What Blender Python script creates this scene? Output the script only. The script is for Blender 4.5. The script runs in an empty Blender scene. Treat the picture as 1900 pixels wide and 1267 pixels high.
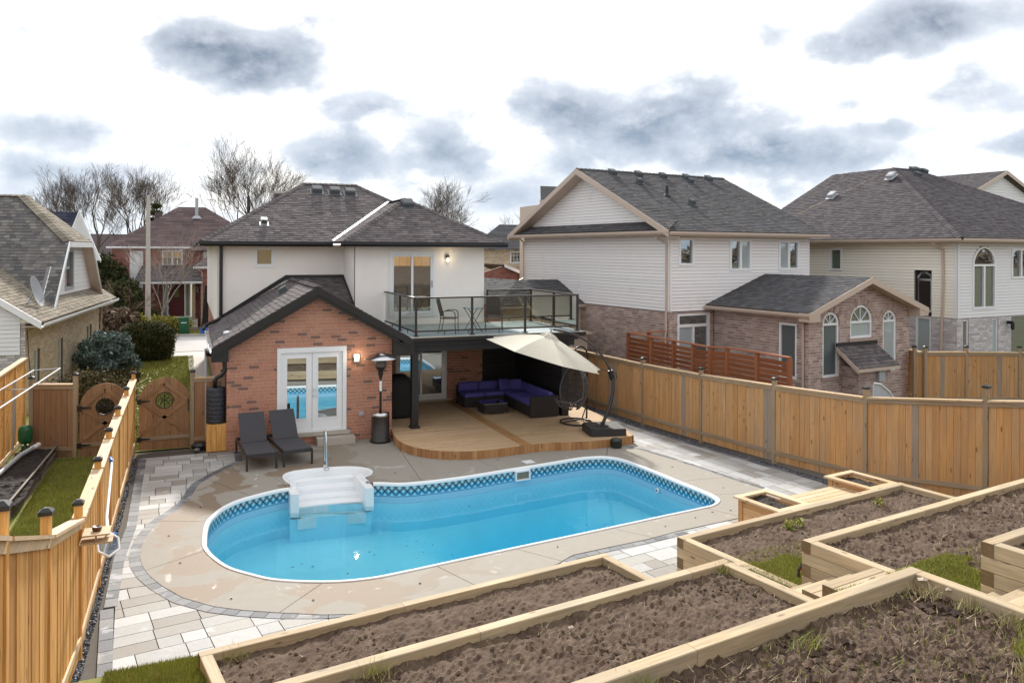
import bpy, math, random
from mathutils import Vector, Matrix, noise
R = random.Random(7)
S = bpy.context.scene
def srgb(r, g, b):
    f = lambda c: ((c/255+.055)/1.055)**2.4 if c > 10 else c/255/12.92
    return (f(r), f(g), f(b), 1)
# ------------------------------------------------------------------ camera, sky, sun, exposure
CAMZ = 5.08; YAW = math.radians(22.1)
cam = bpy.data.objects.new('camera', bpy.data.cameras.new('camera')); S.collection.objects.link(cam)
cam.data.lens = 36*1480/1900; cam.data.sensor_width = 36; cam.data.clip_end = 6000; cam.data.clip_start = .1
cam.data.shift_y = -(633.5-466)/1900
cam.location = (0, 0, CAMZ); cam.rotation_mode = 'QUATERNION'
cam.rotation_quaternion = (Matrix.Rotation(-YAW, 4, 'Z') @ Matrix.Rotation(math.radians(90), 4, 'X') @ Matrix.Rotation(math.radians(.23), 4, 'Z')).to_quaternion()
S.camera = cam
SUN_AZ, SUN_EL = math.radians(9), math.radians(32)      # azimuth clockwise from +Y
w = bpy.data.worlds.new('World'); S.world = w; w.use_nodes = True
NT = w.node_tree; NT.nodes.clear()
def nd(nt, t, **k):
    n = nt.nodes.new(t)
    for a, b in k.items():
        if a.startswith('i_'):
            key = a[2:]; n.inputs[int(key) if key.isdigit() else key.replace('_', ' ')].default_value = b
        else: setattr(n, a, b)
    return n
def mth(nt, op, a, b=None, c=None, clamp=False):
    n = nt.nodes.new('ShaderNodeMath'); n.operation = op; n.use_clamp = clamp
    for i, x in enumerate((a, b, c)):
        if x is None: continue
        if isinstance(x, (int, float)): n.inputs[i].default_value = x
        else: nt.links.new(x, n.inputs[i])
    return n.outputs[0]
def mixc(nt, fac, a, b, mode='MIX'):
    n = nt.nodes.new('ShaderNodeMix'); n.data_type = 'RGBA'; n.blend_type = mode
    for i, x in ((0, fac), (6, a), (7, b)):
        if isinstance(x, (int, float)): n.inputs[i].default_value = x
        elif isinstance(x, tuple): n.inputs[i].default_value = x
        else: nt.links.new(x, n.inputs[i])
    return n.outputs[2]
def ramp(nt, fac, pts, interp='LINEAR'):
    n = nt.nodes.new('ShaderNodeValToRGB'); e = n.color_ramp.elements; n.color_ramp.interpolation = interp
    while len(e) < len(pts): e.new(.5)
    for x, (p, c) in zip(e, pts):
        x.position = p; x.color = c if len(c) == 4 else (*c, 1)
    nt.links.new(fac, n.inputs[0]); return n.outputs[0]
def sky_world():
    nt = NT
    tc = nd(nt, 'ShaderNodeTexCoord'); sep = nd(nt, 'ShaderNodeSeparateXYZ'); nt.links.new(tc.outputs['Generated'], sep.inputs[0])
    x, y, z = sep.outputs
    az = mth(nt, 'ARCTAN2', x, y); el = mth(nt, 'ARCSINE', z)
    # cloud-sheet coordinates: directions met with a high level plane
    zz = mth(nt, 'ADD', mth(nt, 'MAXIMUM', z, 0), .12)
    cmb = nd(nt, 'ShaderNodeCombineXYZ'); nt.links.new(mth(nt, 'DIVIDE', x, zz), cmb.inputs[0]); nt.links.new(mth(nt, 'DIVIDE', y, zz), cmb.inputs[1])
    def nz(scale, det, dist=0., src=cmb.outputs[0], seed=0., rough=.55):
        n = nd(nt, 'ShaderNodeTexNoise', noise_dimensions='4D', i_W=seed, i_Scale=scale, i_Detail=det, i_Roughness=rough, i_Distortion=dist)
        nt.links.new(src, n.inputs['Vector']); return n.outputs['Fac']
    ae = nd(nt, 'ShaderNodeCombineXYZ'); nt.links.new(az, ae.inputs[0]); nt.links.new(mth(nt, 'MULTIPLY', el, 1.5), ae.inputs[1])
    n1 = nz(9.5, 9, .15, ae.outputs[0], 1.3, .56); n2 = nz(2.2, 5, .2, cmb.outputs[0], 5.1); n3 = nz(26, 6, .1, ae.outputs[0], 3.7, .65); n4 = nz(3.2, 7, .3, ae.outputs[0], 9.7, .6)
    # the cumulus of this sky, each at its own azimuth / elevation
    BL = [(430, 115, 190, 62, 1.15), (330, 150, 90, 30, .6), (560, 150, 80, 40, .7), (660, 195, 110, 30, .75), (300, 275, 160, 36, .75), (640, 300, 150, 52, 1.05), (470, 300, 90, 30, .5), (90, 245, 150, 26, .75), (60, 70, 120, 32, .6),
          (1060, 215, 160, 60, 1.15), (1230, 235, 190, 62, 1.2), (1000, 150, 70, 24, .7), (850, 300, 110, 60, .9), (1340, 285, 240, 44, 1.15), (1480, 300, 190, 44, .9), (1090, 300, 150, 50, .85), (1020, 340, 90, 34, .7), (1600, 75, 130, 42, 1.0), (1450, 62, 60, 38, .75),
          (1790, 165, 90, 40, .95), (1660, 235, 100, 22, .9), (1570, 193, 45, 16, .85), (1800, 25, 200, 40, 1.0), (1890, 265, 70, 22, .8), (1720, 300, 60, 24, .6), (1890, 175, 60, 25, .6), (230, 320, 120, 22, .7), (760, 350, 120, 26, .7), (1180, 330, 260, 26, .8), (40, 320, 120, 30, .6), (1650, 330, 160, 30, .7), (900, 365, 300, 36, .85), (150, 345, 230, 26, .5), (1440, 345, 150, 30, .7)]
    tot = None
    for u, v, ru, rv, a in BL:
        aa = YAW + math.atan((u-950)/1480); ee = math.atan((466-v)/1480*math.cos(aa-YAW))
        dx = mth(nt, 'MULTIPLY', mth(nt, 'SUBTRACT', az, aa), 1480/ru); dy = mth(nt, 'MULTIPLY', mth(nt, 'SUBTRACT', el, ee), 1480/rv)
        d2 = mth(nt, 'MULTIPLY_ADD', dx, dx, mth(nt, 'MULTIPLY', dy, dy))
        b = mth(nt, 'MULTIPLY', mth(nt, 'POWER', 2.718, mth(nt, 'MULTIPLY', d2, -.62)), a*1.12)
        tot = b if tot is None else mth(nt, 'MAXIMUM', tot, b)
    # elsewhere the same kind of cloud, scattered by the noise alone
    inside = mth(nt, 'MULTIPLY', mth(nt, 'LESS_THAN', mth(nt, 'ABSOLUTE', mth(nt, 'SUBTRACT', az, YAW)), .62), mth(nt, 'LESS_THAN', el, .36))
    gen = mth(nt, 'MULTIPLY', mth(nt, 'SUBTRACT', n2, .47, clamp=True), 5.0)
    tot = mth(nt, 'MAXIMUM', tot, mth(nt, 'MULTIPLY', mth(nt, 'MINIMUM', gen, .9), mth(nt, 'SUBTRACT', 1, inside)))
    dens = mth(nt, 'MULTIPLY_ADD', mth(nt, 'SUBTRACT', n1, .5), 2.9, tot)
    dens = mth(nt, 'MULTIPLY_ADD', mth(nt, 'SUBTRACT', n3, .5), .45, dens)
    up = nd(nt, 'ShaderNodeVectorMath', operation='ADD'); nt.links.new(ae.outputs[0], up.inputs[0]); up.inputs[1].default_value = (-.006, .030, 0)
    nu = nz(9.5, 9, .15, up.outputs[0], 1.3, .56); rimlight = mth(nt, 'MULTIPLY', mth(nt, 'SUBTRACT', n1, nu), 2.6, clamp=True)     # cloud tops catch the light
    mask = nd(nt, 'ShaderNodeMapRange', interpolation_type='SMOOTHSTEP', i_1=.30, i_2=.98); nt.links.new(dens, mask.inputs[0])
    thin = nd(nt, 'ShaderNodeMapRange', interpolation_type='SMOOTHSTEP', i_1=.42, i_2=.62); nt.links.new(n4, thin.inputs[0])
    sk = nd(nt, 'ShaderNodeTexSky', sky_type='NISHITA', sun_disc=False, sun_elevation=SUN_EL, sun_rotation=SUN_AZ, dust_density=2.0, ozone_density=2.0)
    blue = mixc(nt, 1.0, sk.outputs[0], (.10, .10, .10, 1), 'MULTIPLY')
    sheet = mixc(nt, thin.outputs[0], (.78, .80, .83, 1), (1.12, 1.10, 1.05, 1))       # bright high cloud sheet
    base = mixc(nt, .88, blue, sheet)
    hz = nd(nt, 'ShaderNodeMapRange', i_1=.0, i_2=.17, i_3=.55, i_4=0.); nt.links.new(el, hz.inputs[0])
    base = mixc(nt, mth(nt, 'MULTIPLY', hz.outputs[0], mth(nt, 'SUBTRACT', 1.25, thin.outputs[0], clamp=True)), base, (.40, .53, .68, 1))
    eh = nd(nt, 'ShaderNodeMapRange', i_1=.05, i_2=.28, i_3=0., i_4=1.); nt.links.new(el, eh.inputs[0])
    dark = mixc(nt, eh.outputs[0], (.26, .335, .43, 1), (.135, .17, .235, 1))
    lite = mixc(nt, mth(nt, 'ADD', mth(nt, 'MULTIPLY', mth(nt, 'SUBTRACT', n3, .42, clamp=True), 1.2, clamp=True), rimlight, clamp=True), dark, (.70, .73, .79, 1))
    deep = nd(nt, 'ShaderNodeMapRange', interpolation_type='SMOOTHSTEP', i_1=.75, i_2=1.55, i_3=.62, i_4=0.); nt.links.new(dens, deep.inputs[0])
    lite = mixc(nt, deep.outputs[0], lite, (.60, .65, .72, 1))
    col = mixc(nt, mask.outputs[0], base, lite)
    bg = nd(nt, 'ShaderNodeBackground', i_Strength=1.0); nt.links.new(col, bg.inputs[0])
    out = nd(nt, 'ShaderNodeOutputWorld'); nt.links.new(bg.outputs[0], out.inputs[0])
sky_world()
sd = bpy.data.lights.new('sun', 'SUN'); sd.energy = 4.0; sd.angle = math.radians(4); sd.color = (1, .95, .87)
so = bpy.data.objects.new('sun', sd); S.collection.objects.link(so); so.location = (20, 30, 40)
so.rotation_euler = Vector((math.sin(SUN_AZ)*math.cos(SUN_EL), math.cos(SUN_AZ)*math.cos(SUN_EL), math.sin(SUN_EL))).to_track_quat('Z', 'Y').to_euler()
S.view_settings.view_transform = 'Standard'; S.view_settings.look = 'None'; S.view_settings.gamma = 1; S.view_settings.use_curve_mapping = False
S.view_settings.exposure = .57
S.render.engine = 'CYCLES'; S.cycles.max_bounces = 8; S.cycles.transparent_max_bounces = 16; S.cycles.caustics_reflective = False; S.cycles.caustics_refractive = False
S.cycles.use_denoising = True

# ------------------------------------------------------------------ materials
def mat(name, col, rough=.7, var=.12, nscale=6., ndet=5, bump=.0, bscale=60., tint=.0, cols=None, metal=0., spec=.5, vec='Object', stretch=(1, 1, 1), dirt=None, dscale=1.5, dlo=.5, dhi=.65, sheen=0.):
    """base colour with noise, per-piece tint (tint), or a per-piece colour list (cols), fine bump, shaped dirt or wet patches"""
    m = bpy.data.materials.new(name); m.use_nodes = True; nt = m.node_tree
    b = nt.nodes['Principled BSDF']; b.inputs['Roughness'].default_value = rough; b.inputs['Metallic'].default_value = metal; b.inputs['Specular IOR Level'].default_value = spec
    tc = nd(nt, 'ShaderNodeTexCoord'); mp = nd(nt, 'ShaderNodeMapping', i_Scale=stretch); nt.links.new(tc.outputs[vec], mp.inputs[0])
    oi = nd(nt, 'ShaderNodeObjectInfo'); gi = nd(nt, 'ShaderNodeNewGeometry')
    rnd = mth(nt, 'FRACT', mth(nt, 'ADD', mth(nt, 'MULTIPLY', oi.outputs['Random'], 7.13), mth(nt, 'MULTIPLY', gi.outputs['Random Per Island'], 3.71)))
    n = nd(nt, 'ShaderNodeTexNoise', i_Scale=nscale, i_Detail=ndet, i_Roughness=.6); nt.links.new(mp.outputs[0], n.inputs['Vector'])
    c = tuple(col[:3])+(1,)
    if cols:
        k = len(cols); c = ramp(nt, rnd, [(i/k, x) for i, x in enumerate(cols)], 'CONSTANT')
    lum = mth(nt, 'MULTIPLY_ADD', mth(nt, 'SUBTRACT', n.outputs[0], .5), var*4, 1.0)
    if tint: lum = mth(nt, 'MULTIPLY', lum, mth(nt, 'MULTIPLY_ADD', mth(nt, 'SUBTRACT', mth(nt, 'FRACT', mth(nt, 'MULTIPLY', rnd, 5.3)), .5), 2*tint, 1.0))
    cc = nd(nt, 'ShaderNodeCombineXYZ')
    for i in range(3): nt.links.new(lum, cc.inputs[i])
    c = mixc(nt, 1.0, c, cc.outputs[0], 'MULTIPLY')
    if dirt:
        n2 = nd(nt, 'ShaderNodeTexNoise', i_Scale=dscale, i_Detail=6, i_Roughness=.55, i_Distortion=.4); nt.links.new(tc.outputs['Object'], n2.inputs['Vector'])
        mr = nd(nt, 'ShaderNodeMapRange', i_1=dlo, i_2=dhi); nt.links.new(n2.outputs[0], mr.inputs[0])
        c = mixc(nt, mr.outputs[0], c, dirt)
    nt.links.new(c, b.inputs['Base Color'])
    if bump:
        n3 = nd(nt, 'ShaderNodeTexNoise', i_Scale=bscale, i_Detail=4, i_Roughness=.65); nt.links.new(mp.outputs[0], n3.inputs['Vector'])
        bp = nd(nt, 'ShaderNodeBump', i_Strength=bump, i_Distance=.02); nt.links.new(n3.outputs[0], bp.inputs['Height']); nt.links.new(bp.outputs[0], b.inputs['Normal'])
    return m
def wood(name, cols, rough=.75, grey=None, greyamt=.35, knots=True, contrast=.5):
    """boards: grain runs along UV u; every piece gets its own colour and grain offset"""
    m = bpy.data.materials.new(name); m.use_nodes = True; nt = m.node_tree
    b = nt.nodes['Principled BSDF']; b.inputs['Roughness'].default_value = rough; b.inputs['Specular IOR Level'].default_value = .3
    tc = nd(nt, 'ShaderNodeTexCoord'); oi = nd(nt, 'ShaderNodeObjectInfo'); gi = nd(nt, 'ShaderNodeNewGeometry')
    rnd = mth(nt, 'FRACT', mth(nt, 'ADD', mth(nt, 'MULTIPLY', oi.outputs['Random'], 7.13), mth(nt, 'MULTIPLY', gi.outputs['Random Per Island'], 3.71)))
    sp = nd(nt, 'ShaderNodeSeparateXYZ'); nt.links.new(tc.outputs['UV'], sp.inputs[0])
    def vv(su, sv):
        c = nd(nt, 'ShaderNodeCombineXYZ'); nt.links.new(mth(nt, 'MULTIPLY', sp.outputs[0], su), c.inputs[0]); nt.links.new(mth(nt, 'MULTIPLY', sp.outputs[1], sv), c.inputs[1]); nt.links.new(mth(nt, 'MULTIPLY', rnd, 40), c.inputs[2]); return c.outputs[0]
    g = nd(nt, 'ShaderNodeTexNoise', i_Scale=1., i_Detail=6, i_Roughness=.65, i_Distortion=.6); nt.links.new(vv(1.6, 38), g.inputs['Vector'])
    g2 = nd(nt, 'ShaderNodeTexNoise', i_Scale=1., i_Detail=3); nt.links.new(vv(1.2, 5), g2.inputs['Vector'])
    k = len(cols); c = ramp(nt, rnd, [(i/k, x) for i, x in enumerate(cols)], 'CONSTANT')
    lum = mth(nt, 'MULTIPLY_ADD', mth(nt, 'SUBTRACT', g.outputs[0], .5), contrast*2.2, 1.0)
    lum = mth(nt, 'MULTIPLY', lum, mth(nt, 'MULTIPLY_ADD', mth(nt, 'SUBTRACT', g2.outputs[0], .5), contrast, 1.0))
    cc = nd(nt, 'ShaderNodeCombineXYZ'); nt.links.new(lum, cc.inputs[0]); nt.links.new(mth(nt, 'POWER', mth(nt, 'MAXIMUM', lum, .01), 1.12), cc.inputs[1]); nt.links.new(mth(nt, 'POWER', mth(nt, 'MAXIMUM', lum, .01), 1.3), cc.inputs[2])
    c = mixc(nt, 1.0, c, cc.outputs[0], 'MULTIPLY')
    if knots:
        v = nd(nt, 'ShaderNodeTexVoronoi', i_Scale=1.); nt.links.new(vv(2.3, 7.), v.inputs['Vector'])
        mr = nd(nt, 'ShaderNodeMapRange', i_1=.07, i_2=.17, i_3=.75, i_4=0.); nt.links.new(v.outputs['Distance'], mr.inputs[0])
        c = mixc(nt, mr.outputs[0], c, (.10, .045, .02, 1))
    if grey:
        n2 = nd(nt, 'ShaderNodeTexNoise', i_Scale=1., i_Detail=5); nt.links.new(vv(.9, 6), n2.inputs['Vector'])
        mr = nd(nt, 'ShaderNodeMapRange', i_1=.45, i_2=.75, i_3=0., i_4=greyamt); nt.links.new(n2.outputs[0], mr.inputs[0])
        c = mixc(nt, mr.outputs[0], c, grey)
    nt.links.new(c, b.inputs['Base Color'])
    bp = nd(nt, 'ShaderNodeBump', i_Strength=.35, i_Distance=.004); nt.links.new(g.outputs[0], bp.inputs['Height']); nt.links.new(bp.outputs[0], b.inputs['Normal'])
    return m
def glassdark(name, col=(.03, .035, .035), refl=.35, tint=(.8, .9, .95, 1)):
    m = bpy.data.materials.new(name); m.use_nodes = True; nt = m.node_tree; nt.nodes.clear()
    d = nd(nt, 'ShaderNodeBsdfDiffuse', i_Color=(*col, 1)); g = nd(nt, 'ShaderNodeBsdfGlossy', i_Color=tint, i_Roughness=.015)
    lw = nd(nt, 'ShaderNodeFresnel', i_IOR=1.5); f = mth(nt, 'ADD', lw.outputs[0], refl, clamp=True)
    mx = nd(nt, 'ShaderNodeMixShader'); nt.links.new(f, mx.inputs[0]); nt.links.new(d.outputs[0], mx.inputs[1]); nt.links.new(g.outputs[0], mx.inputs[2])
    o = nd(nt, 'ShaderNodeOutputMaterial'); nt.links.new(mx.outputs[0], o.inputs[0]); return m
def clearglass(name, tint=(.86, .93, .90, 1), add=.05, bump=0., volume=None):
    m = bpy.data.materials.new(name); m.use_nodes = True; nt = m.node_tree; nt.nodes.clear()
    d = nd(nt, 'ShaderNodeBsdfTransparent', i_Color=tint); g = nd(nt, 'ShaderNodeBsdfGlossy', i_Roughness=.01)
    lw = nd(nt, 'ShaderNodeFresnel', i_IOR=1.33); f = mth(nt, 'MULTIPLY', mth(nt, 'ADD', lw.outputs[0], add, clamp=True), .62 if volume else 1.)
    mx = nd(nt, 'ShaderNodeMixShader'); nt.links.new(f, mx.inputs[0]); nt.links.new(d.outputs[0], mx.inputs[1]); nt.links.new(g.outputs[0], mx.inputs[2])
    o = nd(nt, 'ShaderNodeOutputMaterial'); nt.links.new(mx.outputs[0], o.inputs[0])
    if bump:
        tc = nd(nt, 'ShaderNodeTexCoord'); n = nd(nt, 'ShaderNodeTexNoise', i_Scale=2.2, i_Detail=2); nt.links.new(tc.outputs['Object'], n.inputs['Vector'])
        bp = nd(nt, 'ShaderNodeBump', i_Strength=bump, i_Distance=.02); nt.links.new(n.outputs[0], bp.inputs['Height']); nt.links.new(bp.outputs[0], g.inputs['Normal']); nt.links.new(bp.outputs[0], lw.inputs['Normal'])
    if volume:
        v = nd(nt, 'ShaderNodeVolumeAbsorption', i_Color=volume[0], i_Density=volume[1]); nt.links.new(v.outputs[0], o.inputs['Volume'])
    return m
def glow(name, col, st):
    m = bpy.data.materials.new(name); m.use_nodes = True; b = m.node_tree.nodes['Principled BSDF']
    b.inputs['Emission Color'].default_value = (*col, 1); b.inputs['Emission Strength'].default_value = st; return m
M = {}
M['brick'] = mat('orange_brick', (.4, .2, .12), .85, .10, 14, cols=[srgb(180, 126, 104), srgb(186, 132, 110), srgb(174, 120, 100), srgb(190, 138, 116), srgb(182, 126, 104), srgb(176, 122, 102), srgb(186, 132, 110), srgb(128, 96, 86), srgb(178, 124, 102), srgb(184, 130, 106), srgb(186, 130, 108), srgb(182, 128, 106), srgb(178, 126, 104), srgb(188, 134, 112), srgb(180, 126, 106), srgb(130, 97, 86)], tint=.05, bump=.5, bscale=90)
M['mortar'] = mat('brick_mortar', srgb(206, 184, 166), .95, .08, 20, bump=.3)
M['redbrick'] = mat('red_brick', (.3, .1, .07), .85, .1, 14, cols=[srgb(148, 96, 84), srgb(156, 104, 92), srgb(140, 88, 78), srgb(150, 100, 88), srgb(122, 80, 72)], tint=.1)
M['redmortar'] = mat('red_brick_mortar', srgb(176, 150, 138), .95, .08, 20)
M['pinkbrick'] = mat('mauve_brick', (.2, .1, .09), .85, .12, 22, cols=[srgb(172, 150, 142), srgb(164, 142, 134), srgb(178, 156, 148), srgb(156, 134, 128), srgb(182, 164, 156), srgb(148, 126, 120), srgb(172, 150, 140)], tint=.10, bump=.4, bscale=90)
M['pinkmortar'] = mat('pale_mortar', srgb(214, 204, 198), .95, .1, 20, bump=.3)
M['buffbrick'] = mat('buff_brick', (.5, .4, .3), .85, .1, 18, cols=[srgb(206, 190, 166), srgb(212, 196, 172), srgb(200, 182, 158), srgb(214, 200, 178), srgb(194, 178, 158)], tint=.06, bump=.4, bscale=90)
M['buffmortar'] = mat('buff_mortar', srgb(118, 98, 80), .95, .1, 20)
M['greybrick'] = mat('pale_grey_brick', (.4, .4, .4), .85, .1, 18, cols=[srgb(194, 190, 190), srgb(202, 198, 198), srgb(186, 181, 182), srgb(208, 204, 204), srgb(178, 174, 176)], tint=.1)
M['greymortar'] = mat('grey_mortar', srgb(142, 138, 138), .95, .1, 20)
M['stucco'] = mat('off_white_stucco', srgb(242, 236, 231), .9, .02, 3, bump=.35, bscale=140, stretch=(1, 1, .35), dirt=(.70, .66, .60, 1), dscale=.9, dlo=.55, dhi=1.1)
M['sidinggap'] = mat('shadow_gap_backing', srgb(120, 116, 116), .8, .03, 3)  # dark grey paints the shadow line between siding planks
M['siding'] = mat('pale_grey_vinyl_siding', srgb(233, 230, 230), .55, .02, 2, tint=.03, dirt=(.50, .46, .40, 1), dscale=.8, dlo=.62, dhi=.9)
M['sidingcream'] = mat('cream_vinyl_siding', srgb(238, 232, 219), .55, .02, 2, tint=.03)
M['sidingwhite'] = mat('white_vinyl_siding', srgb(226, 226, 228), .55, .02, 2, tint=.02)
sh = lambda n, cs, t=.2: mat(n, (.1, .1, .1), .95, .05, 60, 4, cols=[srgb(*c) for c in cs], tint=t, bump=.6, bscale=220, spec=.1)
M['sh_main'] = sh('charcoal_brown_shingle', [(104, 98, 99), (110, 104, 104), (98, 92, 94), (114, 108, 107), (104, 98, 99), (90, 86, 88)], .09)
M['sh_white'] = sh('slate_grey_shingle', [(88, 88, 92), (96, 95, 98), (84, 84, 88), (98, 96, 97), (90, 88, 88)], .08)
M['sh_right'] = sh('dark_mauve_grey_shingle', [(86, 82, 86), (94, 90, 93), (82, 78, 82), (96, 92, 94)], .08)
M['sh_left'] = sh('weathered_grey_shingle', [(112, 109, 107), (120, 116, 113), (104, 102, 101), (128, 124, 120), (98, 96, 96), (114, 110, 108)], .12)
M['sh_tan'] = sh('sunlit_tan_shingle', [(134, 126, 114), (142, 134, 121), (126, 118, 108), (150, 141, 128)], .12)  # tan copy for sun-facing slopes; sunlight is put into the colour
M['sh_red'] = sh('reddish_brown_shingle', [(108, 92, 92), (114, 98, 97), (102, 88, 88), (98, 86, 87)], .1)
M['sh_navy'] = sh('dark_navy_shingle', [(58, 60, 74), (64, 66, 80), (52, 54, 68)], .1)
M['black'] = mat('black_painted_metal', (.012, .012, .014), .35, .05, 4)
M['blackwood'] = mat('black_stained_cladding', (.016, .015, .016), .6, .12, 8, tint=.15)
M['brownmetal'] = mat('dark_bronze_railing_metal', (.028, .022, .022), .38, .05, 4)
M['taupe'] = mat('taupe_aluminium_trim', srgb(190, 172, 158), .45, .03, 3)
M['whitevinyl'] = mat('white_vinyl_frame', (.80, .81, .83), .4, .02, 3)
M['whitetrim'] = mat('white_aluminium_trim', (.72, .72, .74), .45, .04, 3)
M['glassdark'] = glassdark('dark_window_glass'); M['glassbright'] = glassdark('patio_door_glass', (.045, .043, .038), .42)
M['glassblind'] = glassdark('window_glass_over_blind', (.38, .44, .46), .14); M['glassgreen'] = glassdark('window_glass_over_green_blind', (.12, .15, .11), .12)
M['screen'] = glassdark('grey_insect_screen', (.11, .13, .14), .04)
M['clear'] = clearglass('clear_balustrade_glass', (.66, .69, .65, 1), .05)
M['cedar'] = wood('cedar_fence_board', [srgb(*c) for c in [(190, 142, 90), (194, 146, 94), (180, 134, 86), (190, 144, 94), (190, 148, 102), (180, 136, 90), (186, 142, 96), (184, 138, 90), (188, 144, 98), (190, 146, 100), (150, 134, 118)]], grey=srgb(146, 132, 118), greyamt=.45, contrast=.36)
M['cedarsun'] = wood('sunlit_cedar_board', [srgb(*c) for c in [(204, 152, 84), (212, 160, 92), (196, 144, 78), (208, 156, 90), (188, 136, 76)]], contrast=.62)  # lit copy of the cedar; warm sunlight is put into the board colours
M['post'] = wood('weathered_fence_post', [srgb(*c) for c in [(156, 134, 108), (148, 128, 104), (162, 138, 110)]], grey=srgb(142, 134, 124), greyamt=.6, contrast=.4)
M['cap'] = wood('pale_cap_rail', [srgb(*c) for c in [(200, 172, 136), (192, 164, 130), (206, 180, 146)]], grey=srgb(176, 164, 150), greyamt=.5, contrast=.3)
M['timber'] = wood('pressure_treated_timber', [srgb(*c) for c in [(178, 158, 128), (186, 166, 136), (168, 148, 120), (180, 162, 134)]], grey=srgb(150, 140, 122), greyamt=.8, contrast=.5)
M['endgrain'] = wood('timber_end_grain', [srgb(*c) for c in [(132, 112, 82), (120, 100, 72), (140, 122, 94)]], grey=srgb(104, 94, 76), greyamt=.6, knots=False, contrast=.5)
M['deck'] = wood('tan_deck_plank', [srgb(*c) for c in [(188, 158, 122), (194, 164, 130), (180, 150, 116), (190, 160, 128), (184, 154, 120)]], contrast=.4, grey=srgb(156, 138, 118), greyamt=.4)
M['deckrim'] = wood('brown_deck_rim_plank', [srgb(*c) for c in [(166, 124, 82), (156, 114, 76), (174, 134, 92)]], contrast=.5)
M['planter'] = wood('new_cedar_planter_board', [srgb(*c) for c in [(196, 154, 108), (204, 164, 120), (188, 146, 100)]], contrast=.4)
M['rust'] = wood('rust_brown_slat', [srgb(*c) for c in [(150, 96, 66), (156, 102, 70), (144, 90, 62)]], knots=False, contrast=.2)
M['gravel'] = mat('black_gravel', (.05, .05, .06), .6, .3, 60, cols=[(.04, .045, .055, 1), (.10, .10, .115, 1), (.02, .02, .025, 1), (.16, .165, .18, 1)], tint=.3)
M['grass'] = mat('lawn_grass_blades', (.1, .13, .02), .7, .2, 2, cols=[(.24, .27, .035, 1), (.30, .29, .05, 1), (.19, .25, .035, 1), (.40, .34, .10, 1), (.23, .29, .035, 1), (.36, .30, .14, 1)], tint=.3)
M['lawn'] = mat('lawn_ground', (.17, .19, .03), .95, .3, 1.1, bump=1., bscale=40, dirt=(.26, .22, .07, 1), dscale=.5, dlo=.45, dhi=.7)
M['field'] = mat('dull_winter_grass', (.115, .11, .05), .95, .25, .8, bump=1., bscale=20, dirt=(.13, .10, .06, 1), dscale=.3)
M['soil'] = mat('brown_garden_soil', (.092, .056, .036), .95, .36, 26, 9, bump=1.0, bscale=60, dirt=(.155, .105, .07, 1), dscale=3.3, dlo=.46, dhi=.72)
M['clod'] = mat('soil_clod', (.1, .06, .04), .95, .3, 20, 6, cols=[(.09, .055, .036, 1), (.14, .092, .06, 1), (.065, .04, .027, 1), (.115, .072, .047, 1)], tint=.3, bump=.8, bscale=80)
M['mulch'] = mat('dark_mulch', (.02, .013, .01), .9, .4, 30, 6, bump=1., bscale=60)
M['bark'] = mat('grey_brown_bark', (.10, .075, .06), .9, .2, 10)
M['foam'] = mat('white_plastic', (.80, .82, .84), .35, .02, 3)
M['steel'] = mat('brushed_steel', (.62, .63, .65), .22, .02, 4, metal=1.)
M['vent'] = mat('dark_grey_vent_metal', (.10, .11, .12), .8, .05, 4, spec=.15)
M['gatewood'] = wood('brown_gate_board', [srgb(*c) for c in [(150, 112, 80), (142, 106, 76), (156, 118, 86), (138, 102, 74)]], grey=srgb(124, 104, 88), greyamt=.4, contrast=.4)
M['silver'] = mat('grey_painted_steel', (.38, .40, .43), .4, .03, 4)
def foliage(name, cs, tint=.35): return mat(name, cs[0], .75, .15, 3, cols=[(*c, 1) for c in cs], tint=tint, spec=.25)
M['spruce'] = foliage('blue_spruce_needles', [(.14, .19, .18), (.19, .25, .23), (.10, .15, .135), (.25, .31, .29)])
M['hedge'] = foliage('dark_green_hedge_leaves', [(.05, .065, .02), (.085, .09, .03), (.035, .05, .016), (.13, .11, .04)])
M['cedarleaf'] = foliage('olive_cedar_foliage', [(.05, .065, .022), (.075, .085, .03), (.035, .05, .016), (.10, .09, .04)])
M['yewleaf'] = foliage('olive_rust_shrub_leaves', [(.075, .07, .022), (.11, .08, .03), (.05, .05, .016), (.12, .07, .03)])
M['yellowleaf'] = foliage('yellow_green_shrub_leaves', [(.40, .32, .06), (.30, .28, .05), (.16, .18, .04), (.48, .38, .09)])
M['twig'] = foliage('bare_brown_twigs', [(.16, .11, .075), (.22, .15, .10), (.11, .075, .05)])
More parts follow.
